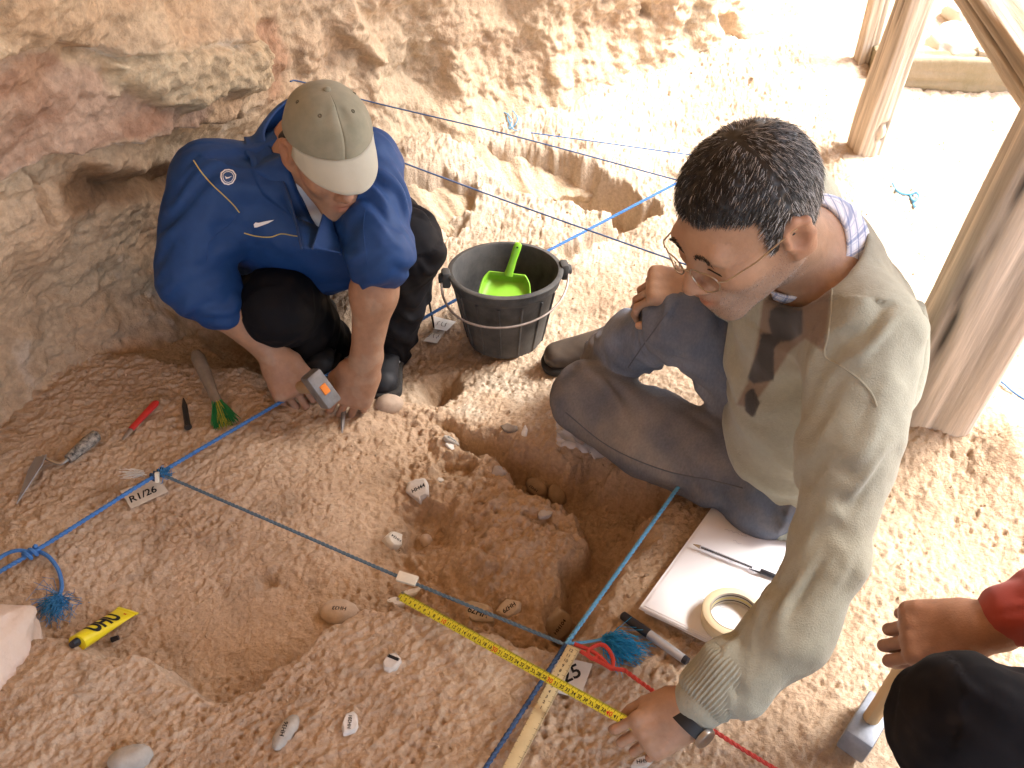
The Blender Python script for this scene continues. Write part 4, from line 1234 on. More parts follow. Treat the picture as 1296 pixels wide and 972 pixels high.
wn_ = Vector((.55, -.8, .05)); wn_ = (wn_ - Vector(e) * wn_.dot(Vector(e))).normalized()
mb.lathe(Vector(wc_) + wn_ * .029, wn_, [(0, .009), (.013, .009), (.016, .007), (.017, .003), (.017, 0), (0, 0)], 20)
mb.build('watch_case', mat('steel_case', (.35, .35, .36), rough=.3, metal=1), wt)

# ================================================================ PERSON IN THE BLUE TRACK JACKET
S1 = thing('person', 'person squatting in a blue track jacket and khaki cap, hammering a chisel', 'person', (-.46, 1.85, -.24), 'people at the dig')
O1 = np.array(S1.location)
hd1 = Head(D(416, 190, 1.95), (.42, -.90, -.14), (.14, -.08, .98), .92)
nk1 = np.array(D(388, 186, 2.08))
sR, eR, wR = np.array(D(268, 232, 2.07)), np.array(D(242, 350, 2.10)), np.array(D(346, 447, 2.19))
sL, eL, wL = np.array(D(458, 216, 2.08)), np.array(D(480, 318, 1.98)), np.array(D(462, 460, 2.13))
ch1, wa1, pe1 = V3(-.455, 1.775, .21), V3(-.45, 1.91, .05), V3(-.44, 2.0, -.06)
kR, kL = np.array(D(352, 388, 2.16)), np.array(D(512, 312, 2.12))
aR, aL = np.array(D(408, 430, 2.44)), np.array(D(484, 442, 2.42))
hR1, hL1 = V3(-.53, 2.02, -.07), V3(-.36, 2.03, -.05)
lat1 = nrm(sR - sL)
B = Field((-.85, 1.35, -.36), (-.05, 2.25, .56), .0055, [(hd1.c, .13, .003), (wR + V3(.05, -.04, -.04), .085, .0024), (wL + V3(-.01, -.03, -.06), .075, .0024)])
hd1.build(B, nk1, .058)
B.cap(ch1, wa1, .09, .09, .05, wide=lat1, ratio=1.3); B.cap(wa1, pe1, .09, .10, .05, wide=lat1, ratio=1.2)
B.cap(sR, sL, .05, .05, .05); B.cap(nk1, ch1, .055, .08, .05)
for a, b, c in ((sR, eR, wR), (sL, eL, wL)):
    B.cap(a, b, .045, .042, .03); B.chain([b, lerp(b, c, .35), c], [.044, .043, .029], .03)
for a, b, c in ((hR1, kR, aR), (hL1, kL, aL)):
    B.cap(a, b, .065, .05, .04); B.cap(b, c, .045, .035, .02)
    B.cap(c, c + V3(.02, -.12, -.05), .03, .022, .02)
dR = nrm(V3(.42, -.66, -.62)); nR = V3(-.10, -.55, .83)
tR_, thR_, PR1 = hand(B, wR + dR * .012, dR, nR, +1, [(.40, 1.5, .9), (.5, 1.5, .9), (.6, 1.5, .9), (.7, 1.4, .9)], thumb=(.85, .30, -.35), spread=.05, sc=.94, tcurl=(.35, .5))
dL = nrm(np.array(D(440, 520, 2.19)) - wL); nL = V3(.15, -.85, .50)
tL_, thL_, PL1 = hand(B, wL + dL * .012, dL, nL, -1, [(.12, .60, .40), (.18, .65, .4), (.24, .7, .45), (.32, .75, .45)], thumb=(.85, .40, -.35), spread=.05, sc=1.0, tcurl=(.5, .4))
body1, P1, Q1 = part_from(B, 'body', M_skin, S1, tint=skin_tint(hd1, (.36, .195, .115), .3), origin=O1)
# hair below the cap
def scalp1(f, u, l):
    al = np.abs(l)
    m = np.where(f < .012, sstep(-.012, .006, u - .5 * np.clip(f + .005, -1, .05) + .05 * sstep(-.04, -.075, f)), sstep(.035, .05, u))
    return m * (1 - sstep(.069, .073, al)) * sstep(-.14, -.12, f)
hair_part(hd1, P1, Q1, scalp1, S1, 'hair', O1, 2500, .010, (.014, .012, .011), (.3, .3, .3), lambda f, u, l: np.full(len(f), .08), lift=.003,
          flow=lambda f, u, l, h: -h.U[None] + 0 * f[:, None])
# --- cap
CAPC = (-.012, .052)
def cap_pt(th, ph, k=1.0):
    """th from the button down, ph round from the front"""
    st, ct = math.sin(th), math.cos(th)
    c = math.cos(ph)
    rf = .111 if c > 0 else .104
    up = .088 + .012 * max(0, c) * st
    seam_ = 1 - .012 * math.exp(-((((ph / (math.pi / 3)) % 1.0) - .5 - (.5 if ((ph / (math.pi / 3)) % 1.0) > .5 else -.5)) * 10) ** 2)
    dent = .010 * max(0, c) ** 6 * math.exp(-((th - .75) / .28) ** 2) * (1 + .5 * math.sin(ph * 9))
    puff = 1 + .012 * math.sin(ph * 5 + 1) * st + .01 * math.sin(th * 7 + ph * 2)
    return hd1.p(CAPC[0] + k * (rf * st * c * seam_ * puff - dent), CAPC[1] + k * up * max(ct, 0) ** .9 - .010 * (1 - c) * st ** 2 * .5, k * .089 * st * math.sin(ph) * seam_ * puff)
M_khaki = mat('khaki_cotton', (.20, .195, .14), rough=.9, color2=(.27, .25, .18), scale=24, bump=.35, bscale=600, bdist=.0008, sheen=.1, spec=.1)
nth, nph = 26, 97
Vv = np.array([[cap_pt(.02 + (math.pi / 2 + .05 - .02) * i / (nth - 1), 2 * math.pi * j / (nph - 1)) for j in range(nph)] for i in range(nth)])
for i in range(nth):                      # below the widest line the band runs straight down
    pass
ii = np.arange(nth * nph).reshape(nth, nph)
q = np.stack([ii[:-1, :-1], ii[1:, :-1], ii[1:, 1:], ii[:-1, 1:]], -1).reshape(-1, 4)
crown = link('cap', np_mesh('cap', Vv.reshape(-1, 3) - O1, q, True), M_khaki, S1)
so = crown.modifiers.new('thickness', 'SOLIDIFY'); so.thickness = .003; so.offset = -1
M_brim = mat('cap_brim_cotton', (.40, .39, .32), rough=.9, var=.05, bump=.3, bscale=600, bdist=.0006, sheen=.1, spec=.1)
def brim_pt(s, t, dz=0):
    a = (s - .5) * 2 * R(68)
    base = np.array(hd1.loc(cap_pt(math.pi / 2 + .02, a))).T
    ext = .068 * (max(0, math.cos((s - .5) * math.pi)) ** .55) * t
    f, u, l = base
    return hd1.p(f + ext * .98 - .002, u - .52 * ext - .022 * (abs(s - .5) * 2) ** 2 * t + dz, l * (1 + .03 * t))
nb, nt_ = 41, 10
Vb = np.array([[brim_pt(i / (nb - 1), j / (nt_ - 1)) for i in range(nb)] for j in range(nt_)])
ii = np.arange(nb * nt_).reshape(nt_, nb)
q = np.stack([ii[:-1, :-1], ii[:-1, 1:], ii[1:, 1:], ii[1:, :-1]], -1).reshape(-1, 4)
brim = link('brim', np_mesh('brim', Vb.reshape(-1, 3) - O1, q, True), M_brim, crown)
so = brim.modifiers.new('thickness', 'SOLIDIFY'); so.thickness = .003; so.offset = 0
mb = MB(O1)
mb.tube([brim_pt(i / 40, 0, .002) for i in range(41)], .0018, 6)
mb.build('sweatband_seam', M_khaki, crown)
mb = MB(O1); mb.lathe(cap_pt(.001, 0) - hd1.U * .001, hd1.U, [(0, .006), (.004, .0055), (.007, .003), (.0075, 0)], 14); mb.build('button', M_khaki, crown)
for ph in (R(-95), R(-35), R(35), R(95)):
    p_ = Vector(cap_pt(.72, ph)); n_ = (p_ - Vector(hd1.p(0, .03, 0))).normalized()
    mb = MB(O1); mb.lathe(p_, n_, [(.0012, .0005), (.0030, .0012), (.0042, .0), (.0042, -.002)], 10); mb.build('eyelet', mat('eyelet_thread', (.10, .09, .06), rough=.9) if ph == R(-95) else bpy.data.materials['eyelet_thread'], crown)
# --- white undershirt
fr1 = nrm(np.cross(lat1, V3(0, 0, 1))); fr1 = fr1 if fr1[1] < 0 else -fr1
T = Field((-.70, 1.50, -.02), (-.20, 2.0, .45), .005)
T.cap(ch1, wa1, .112, .11, .0, wide=lat1, ratio=1.28); T.cap(nk1 + V3(0, 0, -.02), ch1, .068, .105, .04); T.cap(sR, sL, .055, .055, .05); T.ell(lerp(ch1, wa1, .35) + fr1 * .05 + V3(0, 0, -.055), (.164, .094, .104), .05); T.cap(nk1 + fr1 * .02 + V3(0, 0, -.03), lerp(nk1, ch1, .6) + fr1 * .035, .050, .075, .04)
part_from(T, 'undershirt', mat('white_jersey', (.62, .63, .66), rough=.9, var=.05, bump=.2, bscale=500, bdist=.0006), S1, [(ch1, nk1, .15, .004, 25, 1)], 3.1, .0008, origin=O1)
# --- jacket
fr1 = nrm(np.cross(lat1, V3(0, 0, 1))); fr1 = fr1 if fr1[1] < 0 else -fr1
K = Field((-.90, 1.35, -.10), (-.12, 2.22, .46), .0044)
K.cap(ch1, wa1, .128, .125, 0, wide=lat1, ratio=1.30); K.cap(wa1, pe1 + V3(0, 0, .02), .125, .115, .05, wide=lat1, ratio=1.2)
K.cap(sR, sL, .072, .070, .06); K.cap(nk1 + V3(0, .01, -.02), ch1, .078, .12, .05)
K.ell(lerp(ch1, wa1, .35) + fr1 * .05 + V3(0, 0, -.055), (.175, .105, .115), .05)
K.chain([sR, lerp(sR, eR, .5), eR], [.078, .074, .070], .05); K.chain([eR, lerp(eR, wR, .18), lerp(eR, wR, .34)], [.070, .068, .054], .02)
K.chain([sL, lerp(sL, eL, .5), eL], [.072, .068, .066], .05); K.chain([eL, lerp(eL, wL, .10)], [.066, .058], .02)
thr = nk1 + fr1 * .055 + V3(.008, 0, .012)
vb = np.array(D(390, 318, 1.93))
dn1 = nrm(V3(.06, -.12, -1)); K.wedge(thr + V3(.004, 0, .0), lat1, dn1, fr1, .042, .15, -.075)
K.ell(hd1.p(0, -.03, 0), (.085, .085, .10), .006, sub=True)
M_blue = mat('blue_polyester', (.013, .050, .165), rough=.55, var=.07, scale=60, bump=.15, bscale=700, bdist=.0005, spec=.25)
kb = [(sR, eR, .10, .012, 20, 1.6), (eR, lerp(eR, wR, .4), .09, .012, 34, -.8), (sL, eL, .10, .013, 22, -1.4), (eL, lerp(eL, wL, .2), .09, .010, 30, .8), (pe1, nk1, .20, .012, 12, 1.5)]
jacket, PK, QK = part_from(K, 'jacket', M_blue, S1, kb, 7.7, .0011, origin=O1)
jk = BVHTree.FromPolygons(PK.tolist(), QK.tolist())
# cuffs: stretched bands at the pushed-up sleeves
for nm, a, b, t0, t1, r0, r1 in (('cuff', eR, wR, .26, .40, .056, .053), ('cuff', eL, wL, .07, .17, .058, .055)):
    Cf = Field(lerp(a, b, .3) - .13, lerp(a, b, .3) + .13, .004)
    p0, p1 = lerp(a, b, t0), lerp(a, b, t1); e_ = nrm(b - a)
    Cf.cap(p0, p1, r0, r1, 0); Cf.cut(p1, e_); Cf.cut(p0, -e_)
    part_from(Cf, nm, M_blue, S1, [(p0, p1, .08, .0025, 40, 2)], 1.2, .0006, origin=O1)
# collar lying on the shoulders, its front edges running down to the zip
inner = [vb + V3(-.010, -.004, .01), lerp(vb, thr, .45) + V3(-.030, .0, .0), nk1 + V3(-.052, -.062, .020), nk1 + V3(-.074, -.015, .045), nk1 + V3(-.045, .055, .062), nk1 + V3(.0, .075, .066), nk1 + V3(.05, .055, .060),
         nk1 + V3(.072, -.015, .040), nk1 + V3(.060, -.062, .012), lerp(vb, thr, .45) + V3(.032, 0, 0), vb + V3(.010, -.004, .01)]
inn = [np.array(p) for p in spline(inner, 60)]
cen = lerp(nk1, thr, .3)
def collar1(s, t):
    k = s * 59; i = min(int(k), 58); a = inn[i] * (1 - (k - i)) + inn[i + 1] * (k - i)
    w = math.sin(math.pi * s) ** .35
    outd = a - cen; outd[2] *= .2; outd = nrm(outd)
    p = a + outd * .052 * t * w + V3(0, 0, -.055) * t * t * w
    h = jk.find_nearest(Vector(p))
    if h[0] is not None and t > .3:
        sgn = (Vector(p) - h[0]).dot(h[1])
        q = h[0] + h[1] * .006
        f = min(1, (t - .3) / .5)
        p = p * (1 - f) + np.array(q) * f
    return p
cloth_ring('collar', collar1, 60, 9, M_blue, jacket, .004, O1)
# zip
mb = MB(O1)
zp = []
for k in range(14):
    p_ = lerp(inner[0], inner[2], k / 13); zp.append(p_)
mb.tube([np.array(q_) + fr1 * .003 for q_ in spline(inner[0:3], 16)], .0022, 6); mb.tube([np.array(q_) + fr1 * .003 for q_ in spline(inner[-3:], 16)], .0022, 6)
mb.build('zip', mat('zip_tape', (.02, .05, .14), rough=.5), jacket)
# yellow piping
M_pipe = mat('yellow_piping', (.55, .42, .12), rough=.7)
for pix in ([(245, 203), (255, 218), (268, 233), (284, 248), (296, 260), (303, 269)], [(309, 295), (325, 299), (342, 300), (356, 296), (370, 298), (384, 300)]):
    mb = MB(O1); seam(mb, jk, pix, .0013); mb.build('piping', M_pipe, jacket)
for pix in ([(303, 269), (290, 285), (266, 305), (262, 330)], [(462, 265), (460, 290), (463, 320), (466, 335)]):
    mb = MB(O1); seam(mb, jk, pix, .0010); mb.build('stitched_seam', M_blue, jacket)
# white chest mark and sleeve badge
M_white = mat('white_thread', (.78, .78, .78), rough=.7, var=.03)
def px_axes(u, v, z):
    return np.array(D(u + 1, v, z)) - np.array(D(u, v, z)), np.array(D(u, v - 1, z)) - np.array(D(u, v, z))
def mark(name, pix, z, target, material, parent, origin, off=.0012, sub=2):
    cu = sum(p[0] for p in pix) / len(pix); cv = sum(p[1] for p in pix) / len(pix)
    X, Y = px_axes(cu, cv, z); sx = np.linalg.norm(X); sy = np.linalg.norm(Y)
    c = D(cu, cv, z)
    return decal(name, target, [((u - cu) * sx, (cv - v) * sy) for u, v in pix], c, X, Y, (c - Vector((0, 0, CAM_H))), material, parent, off, origin, sub)
sw = []
top_ = [(320.5, 284), (323, 281.5), (327, 282), (334, 280.4), (341, 279), (348, 278)]
bot_ = [(340, 282.5), (332, 285.5), (325, 288), (321.5, 288.3)]
mark('chest_mark', top_ + bot_, 1.95, jk, M_white, jacket, O1)
bc = (289, 224)
def badge(r): return [(bc[0] + r * x, bc[1] + r * y) for x, y in ((-.95, -.55), (-.45, -.95), (.1, -1.0), (.6, -.85), (.98, -.3), (.9, .25), (.55, .8), (.05, 1.0), (-.5, .9), (-.85, .5), (-1.0, 0))]
mark('badge', badge(10.2), 2.0, jk, M_white, jacket, O1, .0010)
mark('badge_field', badge(8.4), 2.0, jk, mat('badge_blue', (.03, .08, .22), rough=.6), jacket, O1, .0018)
o_ = badge(7.4); i_ = badge(6.5)
for k in range(len(o_)):
    k2 = (k + 1) % len(o_)
    mark('badge_line', [o_[k], o_[k2], i_[k2], i_[k]], 2.0, jk, M_white, jacket, O1, .0026, 0)
mark('badge_mark', [(284.5, 222.5), (286, 226.5), (290, 225.5), (294, 222.5), (289.5, 224), (287, 224.2)], 2.0, jk, M_white, jacket, O1, .0028, 1)
# --- black trousers
J = Field((-.80, 1.40, -.34), (-.05, 2.25, .30), .0048)
J.cap(hR1, hL1, .10, .10, .04); J.cap(pe1, pe1 + V3(0, .03, 0), .11, .11, .05, wide=lat1, ratio=1.2)
for h_, k_, a_ in ((hR1, kR, aR), (hL1, kL, aL)):
    J.chain([h_, lerp(h_, k_, .6), k_], [.098, .090, .078], .05); J.chain([k_, lerp(k_, a_, .5), lerp(k_, a_, 1.0)], [.076, .072, .066], .03)
def dusty_black(P, N):
    c = np.tile(np.array((.006, .006, .008)), (len(P), 1))
    d = (.28 * sstep(-.3, .9, fbm(P[:, 0] * 13, P[:, 1] * 13, P[:, 2] * 13, 4)) + .35 * sstep(.25, .7, fbm(P[:, 0] * 45, P[:, 1] * 45, P[:, 2] * 45, 2)) * sstep(.0, .5, fbm(P[:, 0] * 9, P[:, 1] * 9, P[:, 2] * 9 + 7, 2)))[:, None] * .16
    return c * (1 - d) + d * np.array((.20, .155, .11))
M_black = mat('black_polyester', None, attr='tint', rough=.75, var=.12, scale=60, bump=.15, bscale=600, bdist=.0006, spec=.15)
part_from(J, 'trousers', M_black, S1, [(hR1, kR, .11, .006, 14, 1.5), (kR, aR, .10, .014, 24, 1.2), (hL1, kL, .11, .011, 16, 1.5), (kL, aL, .10, .014, 20, 1.4)], 9.4, .0014, tint=dusty_black, origin=O1)
# --- trainers with pale side bars
M_shoe = mat('black_mesh_shoe', (.018, .018, .020), rough=.6, bump=.3, bscale=500, bdist=.001)
M_bar = mat('pale_shoe_bar', (.42, .42, .42), rough=.6)
def trainer(ank, d):
    d = nrm(d)
    hp = ank - d * .06; tp = ank + d * .20
    hp[2] = gmean(hp[0], hp[1]) + .002; tp[2] = gmean(tp[0], tp[1]) + .002
    s_, P, Q = shoe(S1, hp, tp, (0, 0, 1), O1, M_shoe, M_sole, .043, 'shoe', .03)
    bv = BVHTree.FromPolygons(P.tolist(), Q.tolist())
    lat = np.cross(V3(0, 0, 1), d)
    for sd_ in (-1, 1):
        for k in range(4):
            mb = MB(O1); pts = []
            for j in range(6):
                q_ = Vector(hp + d * (.085 + .022 * k) + V3(0, 0, .028 + .009 * j) + lat * .12 * sd_ + d * .004 * j); h = bv.ray_cast(q_, Vector(-lat * sd_))
                if h[0] is not None: pts.append(h[0] + h[1] * .0006)
            if len(pts) > 2:
                mb.tube(pts, .0026, 5); mb.build('side_bar', M_bar, s_)
trainer(aR.copy(), V3(.10, -1, 0)); trainer(aL.copy(), V3(.12, -1, 0))
# --- hammer in the right hand, chisel in the left
hc = np.array(D(406, 492, 2.10)); fist = PR1(.068, .0, -.026); s_ax = nrm(hc - fist)
ham = thing('club_hammer', 'worn club hammer with an orange painted eye in the grip of the digger in blue', 'hammer', hc, 'hammers')
M_steel = mat('worn_steel', (.30, .29, .28), rough=.55, metal=.6, bump=.5, bscale=90, bdist=.002, color2=(.18, .165, .155), scale=35)
M_hwood = mat('handle_wood', (.30, .19, .10), rough=.6, bump=.3, bscale=60, stretch=(1, 1, .15), color2=(.42, .28, .15))
ha = nrm(np.array(D(423, 514, 2.12)) - np.array(D(396, 477, 2.09))); hz = nrm(s_ax - ha * (s_ax @ ha)); hy = np.cross(hz, ha)
mb = MB(hc); mb.tube([hc - hz * .20, hc - hz * .12, hc - hz * .05, hc + hz * .018], [.0125, .0115, .0105, .010], 12, True, 1.25); mb.build('handle', M_hwood, ham)
mb = MB(hc); mb.box(hc, ha * .041, hy * .019, hz * .019, .006); hh = mb.build('head', M_steel, ham)
mb = MB(hc); mb.box(hc + hz * .0195, ha * .011, hy * .0075, hz * .0025, .0015); mb.build('painted_eye', mat('orange_paint', (.75, .22, .03), rough=.6), hh)
ct = np.array(on(433, 545)); c0 = PL1(.105, .012, -.026)
ce = nrm(c0 - ct)
chs = thing('chisel', 'slim steel chisel held upright in the left hand of the digger in blue', 'chisel', ct)
mb = MB(ct); mb.tube([ct - ce * .006, ct + ce * .015, ct + ce * .03, ct + ce * .16], [.0015, .0045, .0055, .0060], 8); mb.build('shank', M_steel, chs)
mb = MB(ct); mb.tube([ct + ce * .16, ct + ce * .166, ct + ce * .172], [.0060, .0085, .0075], 10); mb.build('struck_end', M_steel, chs)

# ================================================================ THIRD PERSON AT THE LOWER RIGHT EDGE
kn3 = np.array(D(1226, 920, 1.12)); hip3 = V3(.93, .42, .30); an3 = V3(.62, .42, .07)
hip3b, kn3b, an3b = V3(.98, .62, .28), V3(.72, .93, .30), V3(.80, .74, .06)
kn3b = V3(.80, .40, .40); hip3b = V3(1.0, .20, .26); an3b = V3(.78, .22, .07)
pe3, ch3, nk3 = V3(.99, .34, .30), V3(.97, .42, .62), V3(.94, .45, .78)
hd3 = Head((.90, .49, .95), (-.86, .30, -.42), (-.40, .12, .90))
sh3, el3, wr3 = V3(.92, .60, .68), V3(.80, .745, .40), np.array(D(1242, 795, 1.36))
sh3b, el3b, wr3b = V3(1.02, .24, .68), V3(.90, .18, .45), V3(.80, .34, .46)
S3 = thing('person', 'partly seen person with a red sleeve and dark trousers at the right edge', 'person', (.8, .4, .0), 'people at the dig')
O3 = np.array(S3.location)
B = Field((.38, .05, -.03), (1.25, 1.0, 1.12), .007, [(np.array(D(1190, 800, 1.40)), .11, .0026)])
hd3.build(B, nk3)
B.cap(ch3, pe3, .095, .10, .05, wide=(0, 1, 0), ratio=1.3); B.cap(sh3, sh3b, .05, .05, .05); B.cap(nk3, ch3, .055, .08, .05)
for a, b, c in ((sh3, el3, wr3), (sh3b, el3b, wr3b)):
    B.cap(a, b, .045, .04, .03); B.cap(b, c, .042, .029, .02)
for a, b, c in ((hip3, kn3, an3), (hip3b, kn3b, an3b)):
    B.cap(a, b, .07, .055, .04); B.cap(b, c, .05, .035, .02)
hg = np.array(on(1090, 930)); hg[2] += .030
grip = np.array(D(1142, 845, 1.43))
hx = nrm(grip - hg)                           # handle direction, from the head up to the fist
d3 = nrm(np.array(D(1150, 800, 1.40)) - wr3)
n3 = V3(-.25, -.30, .9)
t3_, th3_, PH3 = hand(B, wr3 + d3 * .005, d3, n3, +1, [(.45, 1.35, .8), (.55, 1.4, .8), (.65, 1.4, .8), (.75, 1.35, .8)], thumb=(.75, .45, -.55), spread=.03, sc=1.0, tcurl=(.3, .3))
hand(B, wr3b, V3(-.9, .3, -.3), V3(-.2, 0, 1), -1, [(.3, .4, .3)] * 4, sc=.95)
part_from(B, 'body', M_skin, S3, tint=skin_tint(hd3, (.29, .145, .085)), origin=O3)
K = Field((.6, .05, .12), (1.25, .92, .82), .006)
K.cap(ch3, pe3, .122, .12, .0, wide=(0, 1, 0), ratio=1.3); K.cap(sh3, sh3b, .07, .07, .06); K.cap(nk3 + V3(0, 0, -.03), ch3, .07, .11, .05)
K.chain([sh3, el3], [.070, .058], .04); K.chain([el3, lerp(el3, wr3, .80)], [.058, .044], .02); K.chain([sh3b, el3b], [.07, .058], .04); K.chain([el3b, lerp(el3b, wr3b, .85)], [.058, .042], .02)
part_from(K, 'red_jersey', mat('red_jersey', (.30, .045, .03), rough=.9, var=.08, bump=.3, bscale=500, bdist=.0008, sheen=.15), S3, [(sh3, el3, .09, .008, 22, 1), (el3, wr3, .08, .007, 28, 1), (pe3, ch3, .18, .008, 14, 1)], 4.4, origin=O3)
J = Field((.35, .05, -.02), (1.25, .75, .56), .005)
J.cap(hip3, hip3b, .10, .10, .04); J.cap(pe3, pe3 + V3(.02, 0, -.02), .115, .11, .05, wide=(0, 1, 0), ratio=1.2)
J.chain([hip3, lerp(hip3, kn3, .5), kn3], [.098, .090, .079], .05); J.chain([kn3, an3], [.078, .06], .02); J.chain([hip3b, kn3b], [.098, .08], .05); J.chain([kn3b, an3b], [.076, .058], .03)
part_from(J, 'dark_trousers', mat('navy_trousers', None, attr='tint', rough=.8, var=.15, scale=40, bump=.2, bscale=600, bdist=.0008, spec=.12), S3, [(hip3, kn3, .11, .012, 15, 1.5), (kn3, an3, .10, .006, 18, 1), (hip3b, kn3b, .11, .007, 14, 1.5), (kn3b, an3b, .1, .007, 20, 1)], 6.6, .0016, tint=dusty_black, origin=O3)
def scalp3(f, u, l): return np.where(f < .012, sstep(-.012, .006, u), sstep(.05, .07, u + .4 * np.clip(.085 - f, -.1, .05))) * (1 - sstep(.079, .084, np.abs(l))) * sstep(-.09, -.07, u)
hh3 = None
for a_ in (an3, an3b):
    tp = a_ + V3(-.17, .08, 0); hp = a_ + V3(.06, -.03, 0); tp[2] = gmean(tp[0], tp[1]); hp[2] = gmean(hp[0], hp[1])
    shoe(S3, hp, tp, (0, 0, 1), O3, M_leather, M_sole)
fist3 = PH3(.070, .002, -.032); hx = nrm(fist3 - hg); hlen = np.linalg.norm(fist3 - hg)
# hammer: steel head on the ground, wooden handle up into the fist
hm3 = thing('stone_hammer', 'square headed steel hammer with pale wooden handle standing on the lower right ground', 'hammer', hg, 'hammers')
up3 = nrm(hx); a3 = nrm(np.array(on(1075, 958)) - np.array(on(1105, 908))); a3 = nrm(a3 - up3 * (a3 @ up3)); b3 = np.cross(up3, a3)
mb = MB(hg); mb.box(hg, a3 * .050, b3 * .022, up3 * .022, .004); hdm = mb.build('head', mat('grey_hammer_steel', (.20, .22, .25), rough=.5, metal=.5, bump=.4, bscale=80, bdist=.0015, color2=(.33, .35, .38), scale=30), hm3)
mb = MB(hg); mb.tube([hg + up3 * .02, hg + up3 * .06, hg + up3 * hlen * .5, hg + up3 * (hlen - .01), hg + up3 * (hlen + .025)], [.0125, .0125, .0135, .0145, .012], 12, True, 1.2); mb.build('handle', mat('pale_handle_wood', (.50, .32, .15), rough=.55, bump=.2, bscale=60, color2=(.62, .43, .23), scale=30, stretch=(1, 1, .2)), hm3)

# ================================================================ TIMBER, STONES AND KERB AT THE MOUTH OF THE SHELTER
def wood(name, c1, c2):
    m = mat(name, None, attr='tint', rough=.9, scale=16, var=.20, bump=.8, bscale=22, stretch=(6, 6, .35), bdist=.003, spec=.15)
    return m
M_post = wood('weathered_timber', (.46, .38, .30), (.62, .54, .45))
def timber(name, a, b, hw, hd, label, cat, group=None, side=(1, 0, 0), cracks=5, seed=1, material=None, rows=90, base=(.50, .42, .33)):
    """squared timber with worn edges and drying cracks, from a to b"""
    a = Vector(a); b = Vector(b); z = (b - a).normalized(); x = Vector(side); x = (x - z * x.dot(z)).normalized(); y = z.cross(x); L = (b - a).length
    n = 64
    rs_ = np.random.RandomState(seed)
    t = np.linspace(0, L, rows)[:, None]; ang = np.linspace(0, 2 * math.pi, n, endpoint=False)[None]
    p = 7.0
    r = 1 / (np.abs(np.cos(ang)) ** p + np.abs(np.sin(ang)) ** p) ** (1 / p)
    cx = np.cos(ang) * r; cy = np.sin(ang) * r
    d = .0035 * noise3(cx * 9 + seed, cy * 9, t * 3) + .0022 * noise3(cx * 26, cy * 26 + seed, t * 4) + .006 * noise3(cx * 2, cy * 2, t * 2 + seed) \
        - .006 * np.clip(noise3(cx * 4 + 9, cy * 4, t * 7 + seed) - .25, 0, 1) * (r > 1.2)
    for _ in range(cracks):
        a0 = rs_.uniform(0, 2 * math.pi); t0 = rs_.uniform(0, L); ln = rs_.uniform(.12, .5)
        aa = np.angle(np.exp(1j * (ang - a0 - .12 * noise3(t * 6 + a0, t * 0 + 3.0, t * 0)))) * hw
        d = d - .015 * np.exp(-(aa / .0035) ** 2) * np.exp(-((t - t0) / ln) ** 4)
    for _ in range(max(2, cracks // 3)):
        a0 = rs_.uniform(0, 2 * math.pi); t0 = rs_.uniform(.1, L - .1); aa = np.angle(np.exp(1j * (ang - a0))) * hw; rr_ = np.sqrt(aa ** 2 + ((t - t0) * .6) ** 2)
        d = d + .004 * np.exp(-(rr_ / .012) ** 2) - .007 * np.exp(-((rr_ - .016) / .004) ** 2)
    tintc = np.clip(1 + d * 70, .25, 1.15)  # shade of cracks and hollows painted into the tint by depth
    X = (cx * (hw + d)); Y = (cy * (hd + d)); tt = np.broadcast_to(t, X.shape)
    Vv = X[..., None] * np.array(x) + Y[..., None] * np.array(y) + tt[..., None] * np.array(z)
    ii_ = np.arange(rows * n).reshape(rows, n); jj = np.roll(ii_, -1, 1)
    q = np.stack([ii_[:-1], jj[:-1], jj[1:], ii_[1:]], -1).reshape(-1, 4)
    V2_ = np.concatenate([Vv.reshape(-1, 3), [[0, 0, 0], list(np.array(z) * L)]])
    k = np.arange(n)
    capq = np.concatenate([np.stack([np.roll(k, -1), k, np.full(n, rows * n), np.full(n, rows * n)], -1)])
    me = bpy.data.meshes.new(name)
    fs = q.tolist() + [tuple(range(n - 1, -1, -1)), tuple((rows - 1) * n + i for i in range(n))]
    me.from_pydata(V2_[:rows * n].tolist(), [], fs); me.update()
    for f in me.polygons: f.use_smooth = len(f.vertices) == 4
    at__ = me.color_attributes.new('tint', 'FLOAT_COLOR', 'POINT'); cc = np.ones((rows * n, 4), np.float32); foot = np.exp(-np.broadcast_to(t, tintc.shape) / .28)[..., None]
    cc[:, :3] = ((np.array(base) * (1 - .5 * foot) + .5 * foot * np.array((.40, .29, .19))) * tintc[..., None]).reshape(-1, 3); at__.data.foreach_set('color', cc.ravel())
    # material coordinates follow the grain
    o = bpy.data.objects.new(name, me); col.objects.link(o); me.materials.append(material or M_post)
    # bake the frame into the object so that its local z is the grain
    Mx = Matrix((x, y, z)).transposed().to_4x4(); Mx.translation = a
    me.transform(Matrix((x, y, z)).to_4x4())
    o.matrix_world = Mx
    return tag(o, label, cat, group)
pb = at(1160, 522, .05)
timber('timber_post', (pb.x, pb.y, -.15), (pb.x + .21, pb.y + .05, 2.3), .078, .066, 'thick cracked timber post rising behind the back of the person in the sweater', 'post', 'timber posts', (.95, -.3, 0), 11, 3, rows=420, base=(.56, .49, .41))
p2 = at(1092, 188, -.10)
M_post2 = wood('pale_timber', (.54, .46, .37), (.68, .61, .52))
timber('timber_post', (p2.x, p2.y, -.2), (p2.x + .13, p2.y + .03, 2.3), .037, .04, 'pale timber post standing alone on the bright ground at the back', 'post', 'timber posts', (1, .15, 0), 12, 8, M_post2, 300, (.58, .50, .41))
p3 = at(1088, 88, -.10)
